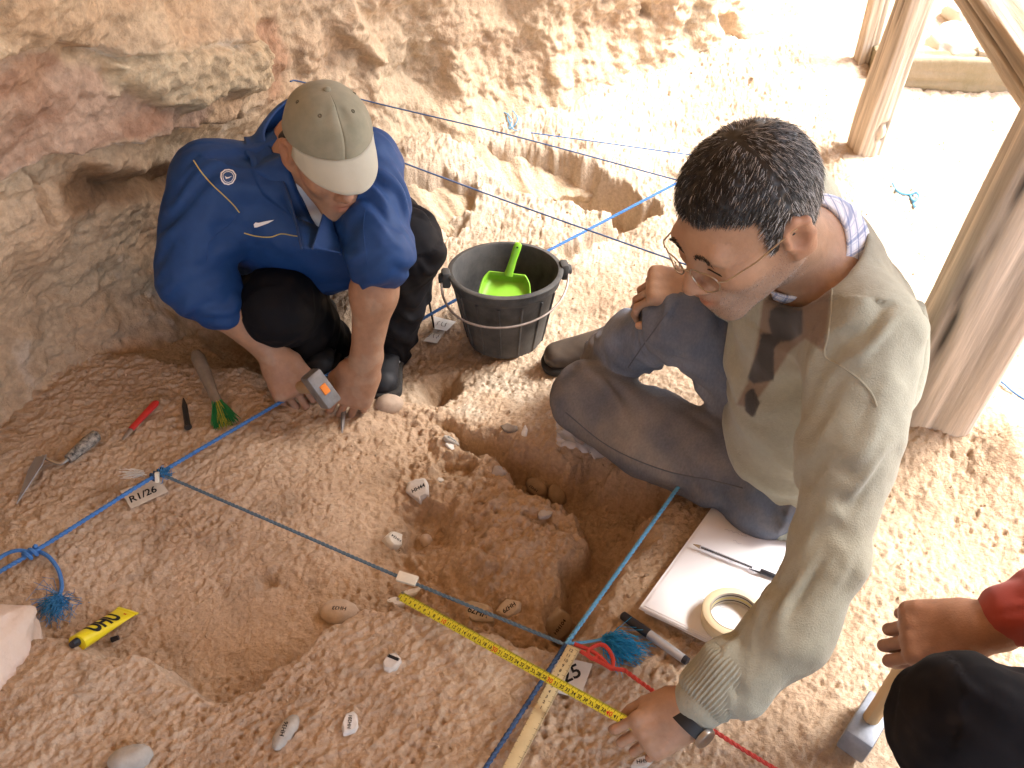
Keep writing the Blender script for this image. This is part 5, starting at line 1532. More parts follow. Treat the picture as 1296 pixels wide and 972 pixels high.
timber('plank', (p3.x + .015, p3.y + .03, -.2), (p3.x + .04, p3.y + .1, 2.3), .030, .02, 'narrow pale plank upright just left of the far post', 'plank', None, (1, .2, 0), 2, 5, M_post2, 120)
timber('timber_brace', D(1345, 130, 1.70), D(1190, -90, 2.25), .045, .040, 'diagonal timber brace crossing the upper right corner', 'brace', None, (1, 0, .3), 4, 12, None, 140)
# kerb at the back
k0 = at(1122, 104, -.12); k1 = at(1330, 136, -.12)
M_kerb = mat('mossy_kerb', (.36, .29, .20), rough=.95, scale=12, color2=(.25, .21, .12), bump=.8, bscale=60, bdist=.004)
timber('kerb_beam', (k0.x - .05, k0.y + .03, k0.z + .035), (k1.x + .5, k1.y + .1, k1.z + .035), .055, .05, 'low mossy kerb beam lying on the ground at the far right', 'beam', None, (0, 0, 1), 3, 21, M_kerb, 80)
def boulder(name, c, r, label, cat, material, seed=0, group=None, sub=4, rough_=.22, flat=0.0, parent=None):
    bm = bmesh.new(); bmesh.ops.create_icosphere(bm, subdivisions=sub, radius=1)
    Vv = np.array([v.co[:] for v in bm.verts]); F = [tuple(v.index for v in f.verts) for f in bm.faces]; bm.free()
    n = fbm(Vv[:, 0] * 1.3 + seed * 7.7, Vv[:, 1] * 1.3, Vv[:, 2] * 1.3 + seed, 4)
    # planar facets
    rs_ = np.random.RandomState(seed + 50)
    k = 1 + rough_ * n
    P = Vv * k[:, None]
    for _ in range(9):
        d = nrm(rs_.normal(size=3)); h = rs_.uniform(.72, .98)
        e = P @ d - h
        P = P - np.where(e > 0, e * .85, 0)[:, None] * d
    P = P * np.array(r)
    me = bpy.data.meshes.new(name); me.from_pydata(P.tolist(), [], F); me.update()
    for f in me.polygons: f.use_smooth = True
    me.set_sharp_from_angle(angle=R(40))
    o = link(name, me, material, parent); o.location = c; o.rotation_euler = (0, 0, seed * 1.3)
    if label: tag(o, label, cat, group)
    return o
M_pale = mat('pale_limestone', (.58, .52, .43), rough=.9, scale=14, bump=.6, bscale=60, bdist=.003, color2=(.68, .63, .55))
g1 = at(1195, 76, -.10); boulder('boulder', (g1.x, g1.y, -.05), (.10, .07, .06), 'pale rounded boulder behind the mossy kerb, nearer the far post', 'boulder', M_pale, 3, 'boulders beyond the kerb')
g2 = at(1272, 90, -.10); boulder('boulder', (g2.x, g2.y, -.04), (.12, .08, .075), 'pale boulder behind the mossy kerb at the right edge', 'boulder', M_pale, 5, 'boulders beyond the kerb')
g3 = at(1215, 40, -.10); boulder('boulder', (g3.x, g3.y, -.05), (.08, .07, .055), 'smallest pale boulder, farthest behind the kerb', 'boulder', M_pale, 9, 'boulders beyond the kerb')
M_pink = mat('pinkish_rock', (.55, .42, .32), rough=.9, scale=10, bump=.7, bscale=70, bdist=.003, color2=(.62, .50, .41))
gl_ = at(-30, 900, .0); boulder('rock_outcrop', (gl_.x - .185, gl_.y - .05, -.02), (.17, .34, .13), 'smooth pinkish rock outcrop at the lower left corner', 'rock', M_pink, 2, None, 6, .12)

# ================================================================ SMALL THINGS ON THE DIG
def text_geo(body, size=1.0, shear=0.0, bold=.018):
    cu = bpy.data.curves.new('lettering', 'FONT'); cu.body = body; cu.size = size; cu.shear = shear
    cu.align_x = 'CENTER'; cu.align_y = 'CENTER'; cu.resolution_u = 3; cu.offset = bold
    o = bpy.data.objects.new('lettering', cu); col.objects.link(o)
    dg = bpy.context.evaluated_depsgraph_get(); dg.update()
    me = o.evaluated_get(dg).to_mesh()
    bm_ = bmesh.new(); bm_.from_mesh(me)
    if bold > .03:
        bmesh.ops.triangulate(bm_, faces=bm_.faces[:])
        for _ in range(3): bmesh.ops.subdivide_edges(bm_, edges=[e for e in bm_.edges if e.calc_length() > .09], cuts=1); bmesh.ops.triangulate(bm_, faces=bm_.faces[:])
    bm_.verts.index_update(); Vv = [v.co.copy() for v in bm_.verts]; F = [tuple(v.index for v in f.verts) for f in bm_.faces]; bm_.free()
    o.evaluated_get(dg).to_mesh_clear(); bpy.data.objects.remove(o); bpy.data.curves.remove(cu)
    return Vv, F
_tc = {}
def text_on(mb, body, size, place, shear=0.0, bold=.018):
    """lettering laid through place(x, y) -> point"""
    key = (body, shear, bold)
    if key not in _tc: _tc[key] = text_geo(body, 1.0, shear, bold)
    Vv, F = _tc[key]
    mb.add([place(v.x * size, v.y * size) for v in Vv], F)
M_ink = mat('black_ink', (.012, .012, .014), rough=.7, var=.05)
M_red_ink = mat('red_ink', (.55, .03, .02), rough=.7, var=.05)

# ---------------- strings
M_cord = mat('blue_cord', (.055, .17, .42), rough=.7, var=.12, scale=180, bump=.6, bscale=420, bdist=.0012)
M_cord_l = mat('pale_blue_cord', (.12, .34, .55), rough=.65, var=.12, scale=180, bump=.6, bscale=420, bdist=.0012)
M_cord_g = mat('grey_blue_cord', (.10, .15, .19), rough=.7, var=.12, scale=180, bump=.6, bscale=420, bdist=.0012)
M_cord_t = mat('thin_blue_cord', (.06, .10, .20), rough=.7, var=.12, scale=180)
M_cord_r = mat('red_cord', (.48, .05, .035), rough=.7, var=.12, scale=180, bump=.6, bscale=420, bdist=.0012)
def cord(mb, pts, r, n, tw=55, o=None):
    """two twisted strands"""
    P = spline(pts, n)
    for s_ in (0, math.pi):
        out = []; L = 0
        for i, p in enumerate(P):
            if i: L += (P[i] - P[i - 1]).length
            d = P[min(i + 1, n - 1)] - P[max(i - 1, 0)]
            x, y, z = frame(d)
            a = L * 2 * math.pi * tw + s_
            out.append(p + (x * math.cos(a) + y * math.sin(a)) * r * .34)
        mb.tube(out, r * .70, 6)
def tuft(mb, c, d, n, ln, sp, r=.0006, seed=1):
    rs_ = np.random.RandomState(seed); c = Vector(c); d = Vector(d).normalized()
    for _ in range(n):
        q = c + Vector(rs_.normal(0, .003, 3)); v = (d + Vector(rs_.normal(0, sp, 3))).normalized() * ln * rs_.uniform(.5, 1.1)
        c2 = Vector(rs_.normal(0, sp * ln * .35, 3))
        e = q + v; gz_ = gz(e.x, e.y) + .002
        if e.z < gz_: e.z = gz_
        m = q + v * .5 + c2; m.z = max(m.z, gz(m.x, m.y) + .002)
        mb.tube([q, m, e], [r, r, r * .6], 3, False)
A0 = at(200, 600, -.055); K0 = on(40, 700, .018)
END = at(856, 232, -.13); NN = at(548, 396, -.165)
s1 = thing('grid_string', 'long blue string running diagonally past the hammering hands and behind the bucket', 'string', A0, 'grid strings')
mb = MB(A0); cord(mb, [at(-60, 757, -.015), K0, lerp(K0, A0, .5), A0, lerp(A0, NN, .5), NN, at(640, 345, -.182), at(700, 314, -.175), END], .0042, 900); mb.build('cord', M_cord, s1)
mb = MB(A0)
kk = []
for i in range(40):
    a = i / 39 * 2 * math.pi * 2.2; d = (A0 - K0).normalized(); x, y, z = frame(d)
    kk.append(K0 + z * (-.012 + .024 * i / 39) + (x * math.cos(a) + y * math.sin(a)) * .0075)
mb.tube(kk, .0038, 6)
lo_ = [K0 + Vector((0, 0, .004)), at(20, 697, -.03), at(0, 706, -.03), at(-30, 735, -.02)]
mb.tube(spline(lo_, 30), .0038, 6)
mb.build('knot', M_cord, s1)
mb = MB(A0)
tl = [on(48, 697, .008), on(62, 705, .012), on(74, 722, .012), on(78, 742, .006), on(74, 756, .005)]
mb.tube(spline(tl, 30), .0038, 7); mb.build('loose_end', M_cord, s1)
M_fib = mat('blue_fibres', (.05, .24, .50), rough=.8, var=.25, scale=200)
mb = MB(A0); tuft(mb, tl[-1], on(66, 780) - tl[-1], 150, .055, .55, .0006, 3); o = mb.build('frayed_end', M_fib, s1, angle=0); o['kind'] = 'stuff'
# binding at the crossing
mb = MB(A0)
d = (NN - K0).normalized(); x, y, z = frame(d)
for k in range(4):
    c = A0 + z * (-.012 + .008 * k)
    mb.tube([c + (x * math.cos(a) + y * math.sin(a)) * .0075 for a in np.linspace(0, 2 * math.pi, 14)], .0024, 5, False)
mb.build('binding', mat('navy_binding', (.03, .07, .14), rough=.7), s1)
mb = MB(A0); c = A0 + Vector((-.028, -.004, .004)); tuft(mb, c, (-1, .12, -.1), 26, .042, .16, .0009, 5); o = mb.build('frayed_strands', mat('white_strands', (.70, .68, .62), rough=.8), s1, angle=0); o['kind'] = 'stuff'
mb = MB(A0); tuft(mb, at(207, 601, -.055), (.6, .3, .1), 60, .018, .7, .0008, 6); o = mb.build('blue_tuft', M_fib, s1, angle=0); o['kind'] = 'stuff'
mb = MB(A0); pb_ = at(199, 604, -.052); mb.box(pb_, (.0035, 0, 0), (0, .004, -.003), (0, .006, .008), .001); mb.build('paper_tie', mat('cream_paper', (.68, .63, .50), rough=.9), s1)
B0 = at(716, 816, .022)
s2 = thing('grid_string', 'dull grey blue string crossing the dug square from the card marked R1/26', 'string', B0, 'grid strings')
mb = MB(B0); cord(mb, [A0 + Vector((.006, 0, 0)), lerp(A0, B0, .33), lerp(A0, B0, .66) + V3(0, 0, -.006), B0], .0034, 420); mb.build('cord', M_cord_g, s2)
fl_ = lerp(A0, B0, .655); mb = MB(B0); mb.box(Vector(fl_) + Vector((0, 0, -.001)), (.017, -.006, 0), (.003, .008, .002), (0, -.0012, .0045), .001); mb.build('paper_flag', bpy.data.materials['cream_paper'], s2)
s3 = thing('grid_string', 'pale blue string along the right rim of the pit, ending under the bent knee', 'string', B0, 'grid strings')
e3 = at(866, 606, -.005); e3b = lerp(B0, e3, 1.22)
mb = MB(B0); cord(mb, [B0, lerp(B0, e3, .5), e3, e3b], .0040, 300); mb.build('cord', M_cord_l, s3)
s4 = thing('grid_string', 'dark blue string leading from the crossing down beside the wooden ruler', 'string', B0, 'grid strings')
e4 = at(505, 1140, .03)
mb = MB(B0); cord(mb, [B0, lerp(B0, e4, .5), e4], .0042, 360); mb.build('cord', mat('navy_cord', (.035, .07, .15), rough=.7, var=.12, scale=180, bump=.6, bscale=420, bdist=.0012), s4)
s5 = thing('grid_string', 'red cord knotted at the string crossing and running under the measuring hand', 'cord', B0, 'grid strings')
r1 = at(849, 889, .04); r2 = at(1000, 985, .02)
mb = MB(B0); cord(mb, [at(790, 848, .018), at(820, 870, .022), r1, at(930, 942, .03), r2, at(1100, 1050, .03)], .0036, 300); mb.build('cord', M_cord_r, s5)
mb = MB(B0)
for pts in ([(727, 815), (745, 822), (758, 830), (770, 842), (777, 846), (790, 848)], [(735, 824), (748, 832), (760, 838), (775, 847)], [(775, 848), (776, 835), (770, 822), (762, 816), (752, 818), (744, 826), (750, 834), (758, 830)]):
    mb.tube(spline([at(u, v, .022) for u, v in pts], 40), .0035, 7)
mb.build('knot', M_cord_r, s5)
s6 = thing('string_offcut', 'frayed bright blue string end lying beside the red knot', 'string', on(760, 815))
o6 = Vector(s6.location); mb = MB(o6)
tl = [B0 + Vector((.004, .002, 0)), on(745, 812, .012), on(765, 808, .010)]
mb.tube(spline(tl, 20), .0026, 6); mb.build('cord', M_cord_l, s6)
mb = MB(o6); tuft(mb, tl[-1], on(805, 832) - tl[-1] + Vector((0, 0, .015)), 220, .075, .26, .0007, 9); o = mb.build('frayed_end', mat('bright_blue_fibres', (.03, .33, .62), rough=.8, var=.25, scale=200), s6, angle=0); o['kind'] = 'stuff'
def thin(name, label, pts, r, m, group='grid strings', n=120):
    P = [Vector(p) for p in pts]; o = thing(name, label, 'string', P[0], group); mb = MB(P[0]); mb.tube(spline(P, n), r, 6); mb.build('cord', m, o)
thin('grid_string', 'thin blue string from the rock wall behind the cap across the back trench', [on_wall(366, 103), on_wall(380, 106, .01) , at(470, 129, .07), at(650, 172, .02), at(850, 226, -.04), at(1000, 266, -.06)], .0022, M_cord_t)
thin('grid_string', 'thin blue string from behind the blue shoulder to the knee, passing behind the bucket', [at(440, 178, -.01), at(500, 202, -.03), at(640, 254, -.10), at(860, 332, -.10), at(900, 346, -.11)], .0023, M_cord_t)
thin('grid_string', 'short thin string at the back, farthest from the pit, ending behind the dark hair', [at(672, 168, -.06), at(760, 180, -.06), at(860, 194, -.06), at(960, 206, -.06)], .0016, M_cord)
thin('string_offcut', 'curled thread of blue string lying by the foot of the rock wall', [on(622, 152, .006), on(630, 144, .006), on(640, 143, .01), on(648, 152, .008), on(644, 162, .006), on(650, 160, .006), on(655, 150, .008), on(648, 140, .01), on(642, 148, .008), on(650, 164, .006), on(660, 163, .006)], .0016, M_cord_l, 'string offcuts')
thin('string_offcut', 'tangled bright blue cord end on the sunlit ground near the far post', [on(1130, 232, .006), on(1136, 242, .006), on(1150, 246, .006), on(1160, 244, .01), on(1163, 250, .01), on(1156, 254, .008), on(1152, 248, .006), on(1158, 262, .006)], .0035, M_cord_l, 'string offcuts')
thin('string_offcut', 'thin blue string on bright ground right of the thick post', [on(1222, 468, .006), on(1240, 474, .006), on(1265, 482, .006), on(1285, 498, .006), on(1320, 520, .006)], .0022, M_cord, 'string offcuts')

# ---------------- label cards
M_card = mat('dusty_card', (.50, .42, .32), rough=.9, scale=40, color2=(.60, .53, .43))
M_card_w = mat('grey_card', (.60, .58, .53), rough=.9, scale=40, color2=(.68, .66, .62))
def card(label, corners, text, m, up=.006, size=.02, rot=0, tcent=None):
    P = [on(u, v, up) for u, v in corners]
    c = sum(P, Vector()) / 4
    n = (P[1] - P[0]).cross(P[3] - P[0]).normalized()
    if n.z < 0: n = -n
    P = [p - n * (p - c).dot(n) for p in P]
    o = thing('label_card', label, 'card', c, 'label cards')
    mb = MB(c); mb.add(P + [p - n * .0012 for p in P], [(0, 1, 2, 3), (7, 6, 5, 4)] + [(i, i + 4, (i + 1) % 4 + 4, (i + 1) % 4) for i in range(4)])
    mb.build('card_sheet', m, o, smooth=False)
    if not text:
        rq = np.random.RandomState(int(corners[0][0])); mb = MB(c); x = (P[1] - P[0]).normalized(); y = n.cross(x)
        for k in range(3):
            s0 = c + x * (-.012 + .010 * k) + n * .0008; mb.tube([s0 + x * rq.normal(0, .002) + y * (.008 - .004 * j) for j in range(5)], .0006, 4, False)
        mb.build('scribble', M_ink, o, angle=0)['kind'] = 'stuff'
    if text:
        x = (P[1] - P[0] + P[2] - P[3]).normalized(); y = n.cross(x)
        if rot: x, y = (x * math.cos(rot) + y * math.sin(rot)), (y * math.cos(rot) - x * math.sin(rot))
        tc_ = c if tcent is None else c + x * tcent[0] + y * tcent[1]
        mb = MB(c); text_on(mb, text, size, lambda a, b: tc_ + x * a + y * b + n * .0006, .12); mb.build('handwriting', M_ink, o, smooth=False)
card('dusty card marked R1/26 below the blue string crossing', [(166, 644), (213, 622), (200, 604), (152, 621)], 'R1/26', M_card, .008, .023, .03, (-.006, -.005))
card('grey card marked 25 under the wooden ruler and yellow tape', [(690, 872), (734, 884), (750, 840), (706, 830)], '25', M_card_w, .006, .034, .75, (.004, .002))
card('small card right behind the iron nail, the farther of two', [(550, 417), (565, 420), (577, 404), (549, 401)], None, M_card_w, .010)
card('small card in front of the iron nail, the nearer of two', [(536, 431), (553, 434), (563, 420), (549, 417)], None, M_card_w, .006)
nb_ = on(550, 415); nt = nb_ + Vector((-.012, .02, .085))
nl = thing('iron_nail', 'long dark iron nail standing beside two small cards', 'nail', nb_); mb = MB(nb_); mb.tube([nb_ - Vector((0, 0, .01)), nt], [.0022, .0028], 8); mb.build('shank', mat('dark_iron', (.02, .018, .017), rough=.6, metal=.5), nl)
mb = MB(nb_); mb.lathe(nt, nt - nb_, [(0, .004), (.005, .0035), (.006, .0015), (.005, -.001), (0, -.001)], 12); mb.build('nail_head', bpy.data.materials['dark_iron'], nl)

# ---------------- numbered flints and pebbles
def flint(label, u, v, w, h, rot, colr, text=None, tsize=.012, trot=0, seed=0, thick=.35, kind='chip', cat='flint', group='numbered flints', tilt=(0, 0), band=False, up=0.0, name='flint', toff=(0, 0)):
    c = on(u, v); r = math.sqrt((c - Vector((0, 0, CAM_H))).length_squared) / FPX
    a = w * r / 2; b = h * r / 2 * 1.25
    n = (gnormal(c.x, c.y) + Vector((tilt[0], tilt[1], 0))).normalized()
    x = Vector((1, 0, 0)); x = (x - n * x.dot(n)).normalized(); y = n.cross(x)
    x, y = x * math.cos(rot) + y * math.sin(rot), y * math.cos(rot) - x * math.sin(rot)
    rs_ = np.random.RandomState(seed + 3)
    if kind == 'chip':
        k = 9; an = np.sort(np.linspace(0, 2 * math.pi, k, endpoint=False) + rs_.uniform(-.28, .28, k)); rad = rs_.uniform(.8, 1.12, k)
        ring = [(a * rad[i] * math.cos(an[i]), b * rad[i] * math.sin(an[i])) for i in range(k)]
        t = min(a, b) * thick * 2
        bm = bmesh.new()
        lo2 = [bm.verts.new((p[0] * 1.0, p[1] * 1.0, -t * .8)) for p in ring]
        mi2 = [bm.verts.new((p[0] * 1.02, p[1] * 1.02, t * rs_.uniform(.2, .45))) for p in ring]
        tp2 = [bm.verts.new((p[0] * .80 + a * .06 * rs_.normal(), p[1] * .80 + b * .06 * rs_.normal(), t * rs_.uniform(.62, .78))) for p in ring]
        for i in range(k):
            j = (i + 1) % k
            bm.faces.new((lo2[i], lo2[j], mi2[j], mi2[i])); bm.faces.new((mi2[i], mi2[j], tp2[j], tp2[i]))
        bm.faces.new(tp2); bm.faces.new(lo2[::-1])
        bmesh.ops.bevel(bm, geom=bm.edges[:], offset=min(a, b) * .05, segments=1, affect='EDGES')
        bmesh.ops.triangulate(bm, faces=bm.faces[:])
    else:
        bm = bmesh.new(); bmesh.ops.create_icosphere(bm, subdivisions=3, radius=1)
        t = min(a, b) * thick * 2
        for vtx in bm.verts:
            q = vtx.co; k_ = 1 + .10 * float(fbm(np.array([q.x * 1.2 + seed]), np.array([q.y * 1.2]), np.array([q.z * 1.2]), 2)[0])
            vtx.co = Vector((q.x * a * k_, q.y * b * k_, q.z * t * k_))
    bm.verts.index_update(); bm.normal_update()
    me = bpy.data.meshes.new('stone')
    for vtx in bm.verts: vtx.co = x * vtx.co.x + y * vtx.co.y + n * (vtx.co.z)
    bm.to_mesh(me); 
    bv = BVHTree.FromBMesh(bm); bm.free()
    for f in me.polygons: f.use_smooth = True
    me.set_sharp_from_angle(angle=R(28))
    base = c + n * (t * .18 + up)
    mname = 'flint_%s' % '_'.join('%02d' % int(q * 100) for q in colr)
    m = bpy.data.materials.get(mname) or mat(mname, colr, rough=.75, scale=45, color2=tuple(q * .72 for q in colr), bump=.6, bscale=140, bdist=.0016, spec=.25)
    if not text and not band:
        o = link(name, me, m); o.location = base; return tag(o, label, cat, group)
    o = thing(name, label, cat, base, group); link('stone', me, m, o)
    def place(px, py):
        px += toff[0] * a; py += toff[1] * b
        qx, qy = px * math.cos(trot) - py * math.sin(trot), px * math.sin(trot) + py * math.cos(trot)
        p = x * qx + y * qy + n * .05
        h_ = bv.ray_cast(p, -n)
        return (h_[0] if h_[0] is not None else x * qx + y * qy) + n * .0005
    if text:
        mb = MB(); text_on(mb, text, tsize, place, .1); mb.build('marking', M_ink, o, smooth=False)
    if band:
        mb = MB(); vs_ = [place(a * i, b * (-.12 + .34 * j)) for i in np.linspace(-.62, .62, 7) for j in (0, 1)]
        mb.add(vs_, [(2 * i, 2 * i + 2, 2 * i + 3, 2 * i + 1) for i in range(6)]); mb.build('dark_band', M_ink, o, smooth=False)
    return o
wht = (.62, .57, .50); gry = (.42, .39, .34); tan2 = (.56, .43, .31); brn = (.38, .28, .19)
PI = math.pi
flint('white flint marked HH44 in the hollow left of the mound', 531, 622, 30, 26, .35, wht, 'HH44', .012, .15, 1, .4)
flint('pale flint marked HH34 lying left of the mound in the dug square', 497, 686, 26, 22, -.3, (.66, .60, .50), 'HH34', .009, PI, 2, .4)
flint('white flint with a black band across it on the near bank', 497, 840, 22, 20, -.3, wht, 'HH208', .0075, PI - .1, 3, .4, band=True, toff=(0, -.35))
flint('white flint marked HH201 at the bottom, nearest the camera of the white flints', 443, 918, 22, 24, 0, (.68, .64, .58), 'HH201', .0078, PI / 2, 4, .45)
flint('large smooth tan pebble marked HH33 on the edge of the bank', 430, 776, 48, 26, -.1, tan2, 'HH33', .0105, PI + .05, 5, .36, 'round', 'pebble', 'numbered pebbles', name='pebble')
flint('grey oval pebble with a number standing on edge near the bottom left', 362, 928, 22, 38, -.45, gry, 'HH36', .010, PI / 2 + .3, 6, .42, 'round', 'pebble', 'numbered pebbles', name='pebble')
flint('plain grey pebble cut by the bottom edge of the picture', 166, 962, 50, 26, .35, gry, None, 0, 0, 7, .45, 'round', 'pebble', None, name='pebble')
flint('tan pebble beside the chisel hand of the digger in blue', 492, 514, 36, 22, .2, (.50, .38, .28), None, 0, 0, 8, .5, 'round', 'pebble', None, name='pebble')
flint('long flat flint marked HH79 on the bank under the grey blue string', 607, 776, 48, 20, -.35, (.52, .42, .30), 'HH79', .0165, PI - .02, 9, .25)
flint('short pale numbered flint on the pit rim just right of the long flat flint', 645, 770, 32, 20, .3, (.58, .48, .37), 'HH79', .011, PI + .3, 10, .4, group='numbered flints')
flint('tilted brown flint slab with a long number at the corner of the pit', 705, 790, 44, 32, .75, (.46, .36, .26), 'HH104', .011, .1, 11, .22, tilt=(-.2, -.3))
flint('narrow white flint lying across the rim behind the tape end', 522, 751, 40, 9, .3, (.70, .64, .54), None, 0, 0, 12, .5, group='plain flints')
flint('white flint lying under the zero end of the yellow tape', 503, 764, 34, 11, .05, (.66, .60, .52), None, 0, 0, 13, .5, group='plain flints')
flint('small dark flint beside a white paper tag on the far rim of the pit', 645, 543, 24, 10, -.3, (.30, .25, .20), None, 0, 0, 14, .5, group='plain flints')
flint('white paper tag hanging on the far rim of the pit', 663, 551, 10, 20, -.2, (.74, .72, .68), None, 0, 0, 15, .25, cat='tag', group=None, name='paper_tag')
flint('small grey numbered flint behind the hollow, top left of the mound', 570, 558, 26, 8, 0, gry, 'HH128', .0075, PI, 16, .4)
flint('white paper tag on the slope above the hollow', 573, 567, 22, 9, -.5, (.74, .72, .66), None, 0, 0, 17, .2, cat='tag', group=None, name='paper_tag')
flint('oval brown pebble with a number behind the mound in the pit', 680, 616, 32, 18, -.4, brn, 'HH37', .0085, PI - .2, 18, .4, 'round', 'pebble', 'numbered pebbles', name='pebble')
flint('long brown pebble leaning right of the numbered oval one in the pit', 706, 626, 22, 24, .5, brn, None, 0, 0, 19, .45, 'round', 'pebble', None, name='pebble')
flint('small grey flint sliver with a white edge on top of the mound', 690, 651, 22, 9, .35, (.55, .50, .45), None, 0, 0, 20, .4, group='plain flints')
flint('grey stone chip on the crest of the mound', 632, 599, 20, 12, 0, (.45, .40, .36), None, 0, 0, 21, .5, group='plain flints')
flint('small pale chip beside the white flint marked HH44', 556, 610, 14, 8, .3, (.56, .50, .42), None, 0, 0, 22, .5, group='plain flints')
flint('crusty white stone near the flint marked HH34', 540, 686, 16, 15, .3, (.60, .48, .38), None, 0, 0, 23, .6, 'round', 'stone', None, name='stone')
flint('white chip of flint beside the hand that holds the tape', 822, 908, 12, 14, .3, (.74, .70, .62), None, 0, 0, 24, .4, group='plain flints')
flint('pale numbered flint half hidden under the measuring hand at the bottom', 812, 966, 26, 12, .1, (.60, .54, .46), 'HH9', .0085, 0, 25, .4)

# ---------------- yellow measuring tape
_ta, _tb = at(505, 753, .004), D(808, 921, 1.470)
t_pts = []
_raw = []
for _i in range(41):
    _p = _ta.lerp(_tb, _i / 40); _raw.append(max(_p.z, max(gz(_p.x + .006 * _a, _p.y + .008 * _b) for _a in (-1, 0, 1) for _b in (-1, 0, 1)) + .003))
_raw = [max(_raw[max(0, _i - 2):_i + 3]) for _i in range(41)]
for _it in range(6): _raw = [(_raw[max(0, _i - 1)] + 2 * _raw[_i] + _raw[min(40, _i + 1)]) / 4 for _i in range(41)]
for _i in range(0, 41, 4):
    _p = _ta.lerp(_tb, _i / 40); t_pts.append(_p)
tp_ = spline(t_pts, 120)
arc = [0]
for i in range(1, 120): arc.append(arc[-1] + (tp_[i] - tp_[i - 1]).length)
Ltape = arc[-1]
tape = thing('tape_measure', 'yellow measuring tape stretched from the flints to the hand of the person in the sweater', 'tape measure', tp_[0])
TO = Vector(tape.location)
def tape_at(s, w, off=0.0):
    s = min(max(s, 0), Ltape - 1e-6)
    k = min(int(np.searchsorted(arc, s, 'right')) - 1, 118); f = (s - arc[k]) / (arc[k + 1] - arc[k])
    p = tp_[k].lerp(tp_[k + 1], f); d = (tp_[min(k + 2, 119)] - tp_[max(k - 1, 0)]).normalized()
    sd_ = d.cross(Vector((0, -.25, 1))).normalized(); n = sd_.cross(d).normalized()
    if n.z < 0: n = -n; 
    return p + sd_ * w + n * (off - 18 * w * w)
HW = .0078
mb = MB(TO); rows = []
for i in range(100):
    s = Ltape * i / 99
    for w in (-HW, -HW / 2, 0, HW / 2, HW): rows.append(tape_at(s, w))
mb.add(rows, [(5 * i + j, 5 * i + j + 1, 5 * i + j + 6, 5 * i + j + 5) for i in range(99) for j in range(4)])
M_tape = mat('yellow_tape', (.62, .55, .03), rough=.35, var=.05, spec=.5)
bl = mb.build('blade', M_tape, tape); so = bl.modifiers.new('thickness', 'SOLIDIFY'); so.thickness = .0005; so.offset = -1
ncm = 44; cm = Ltape / ncm
mk = MB(TO); mr = MB(TO)
def strip(m, s_0, s_1, w0, w1):
    m.add([tape_at(s_0, w0, .0005), tape_at(s_1, w0, .0005), tape_at(s_1, w1, .0005), tape_at(s_0, w1, .0005)], [(0, 1, 2, 3)])
tw_ = .00035
for i in range(1, ncm):
    strip(mk, i * cm - tw_, i * cm + tw_, -HW, -HW + .0065); strip(mk, i * cm - tw_, i * cm + tw_, HW - .0025, HW)
    for k in range(1, 10):
        l = .0045 if k == 5 else .0028
        strip(mk, (i - 1 + k / 10) * cm - tw_ * .6, (i - 1 + k / 10) * cm + tw_ * .6, -HW, -HW + l)
    m_ = mr if i % 10 == 0 else mk
    ctr = (i - .42) * cm if i % 10 else (i - .5) * cm
    text_on(m_, str(i), .0082 if i % 10 else .0105, lambda a, b: tape_at(ctr + a, -b * -1.0 * -1 + .0022 if False else -(b) * -1 + .0018, .0006))
for nm, m_, mm_ in (('printed_scale', mk, M_ink), ('red_numbers', mr, M_red_ink)):
    o = m_.build(nm, mm_, tape, smooth=False); o['kind'] = 'stuff'
mb = MB(TO); mb.add([tape_at(0, -HW * 1.1, .001), tape_at(0, HW * 1.1, .001), tape_at(.006, HW * 1.1, .001), tape_at(.006, -HW * 1.1, .001), tape_at(0, -HW * 1.1, -.006), tape_at(0, HW * 1.1, -.006)], [(0, 1, 2, 3), (0, 4, 5, 1)])
mb.build('end_hook', mat('hook_steel', (.4, .4, .4), rough=.35, metal=1), tape, smooth=False)

# ---------------- folding ruler beside the string
ra, rb_ = at(723, 818, .026), at(622, 1010, .034)
rul = thing('wooden_ruler', 'pale wooden folding ruler lying along the dark blue string at the bottom', 'ruler', ra)
d = (rb_ - ra).normalized(); s_ = d.cross(Vector((0, 0, 1))).normalized(); n = s_.cross(d).normalized()
if n.z < 0: n = -n
if s_.x < 0: s_ = -s_
ctr = lerp(ra, rb_, .5); Lr = (rb_ - ra).length
mb = MB(ra); mb.box(Vector(ctr) + s_ * .004, d * (Lr / 2), s_ * .0105, n * .0016, .0006); mb.build('ruler_strip', mat('ruler_wood', (.50, .40, .22), rough=.6, var=.1, scale=40), rul)
mk = MB(ra)
R0 = ra + s_ * .004 + n * .0021
def rst(s0_, s1_, w0, w1): mk.add([R0 + d * s0_ + s_ * w0, R0 + d * s1_ + s_ * w0, R0 + d * s1_ + s_ * w1, R0 + d * s0_ + s_ * w1], [(0, 1, 2, 3)])
i = 0
while .004 + i * .01 < Lr:
    s0_ = .004 + i * .01
    rst(s0_ - .0003, s0_ + .0003, .0105 - (.0065 if i % 5 == 0 else .004), .0105); rst(s0_ - .0003, s0_ + .0003, -.0105, -.0105 + .0025)
    for k in range(1, 10):
        rst(s0_ + k * .001 - .00015, s0_ + k * .001 + .00015, .0105 - .0022, .0105)
    j = i
    nm = 12 - i
    if nm > 0:
        text_on(mk, str(nm), .0085, lambda a, b: R0 + d * (s0_ + .0045 + a * 0 - b * 0) + s_ * (-.001 + b * 0) + (s_ * a * .9 + d * -b * .9))
    i += 1
o = mk.build('printed_scale', mat('ruler_ink', (.08, .06, .04), rough=.8), rul, smooth=False); o['kind'] = 'stuff'

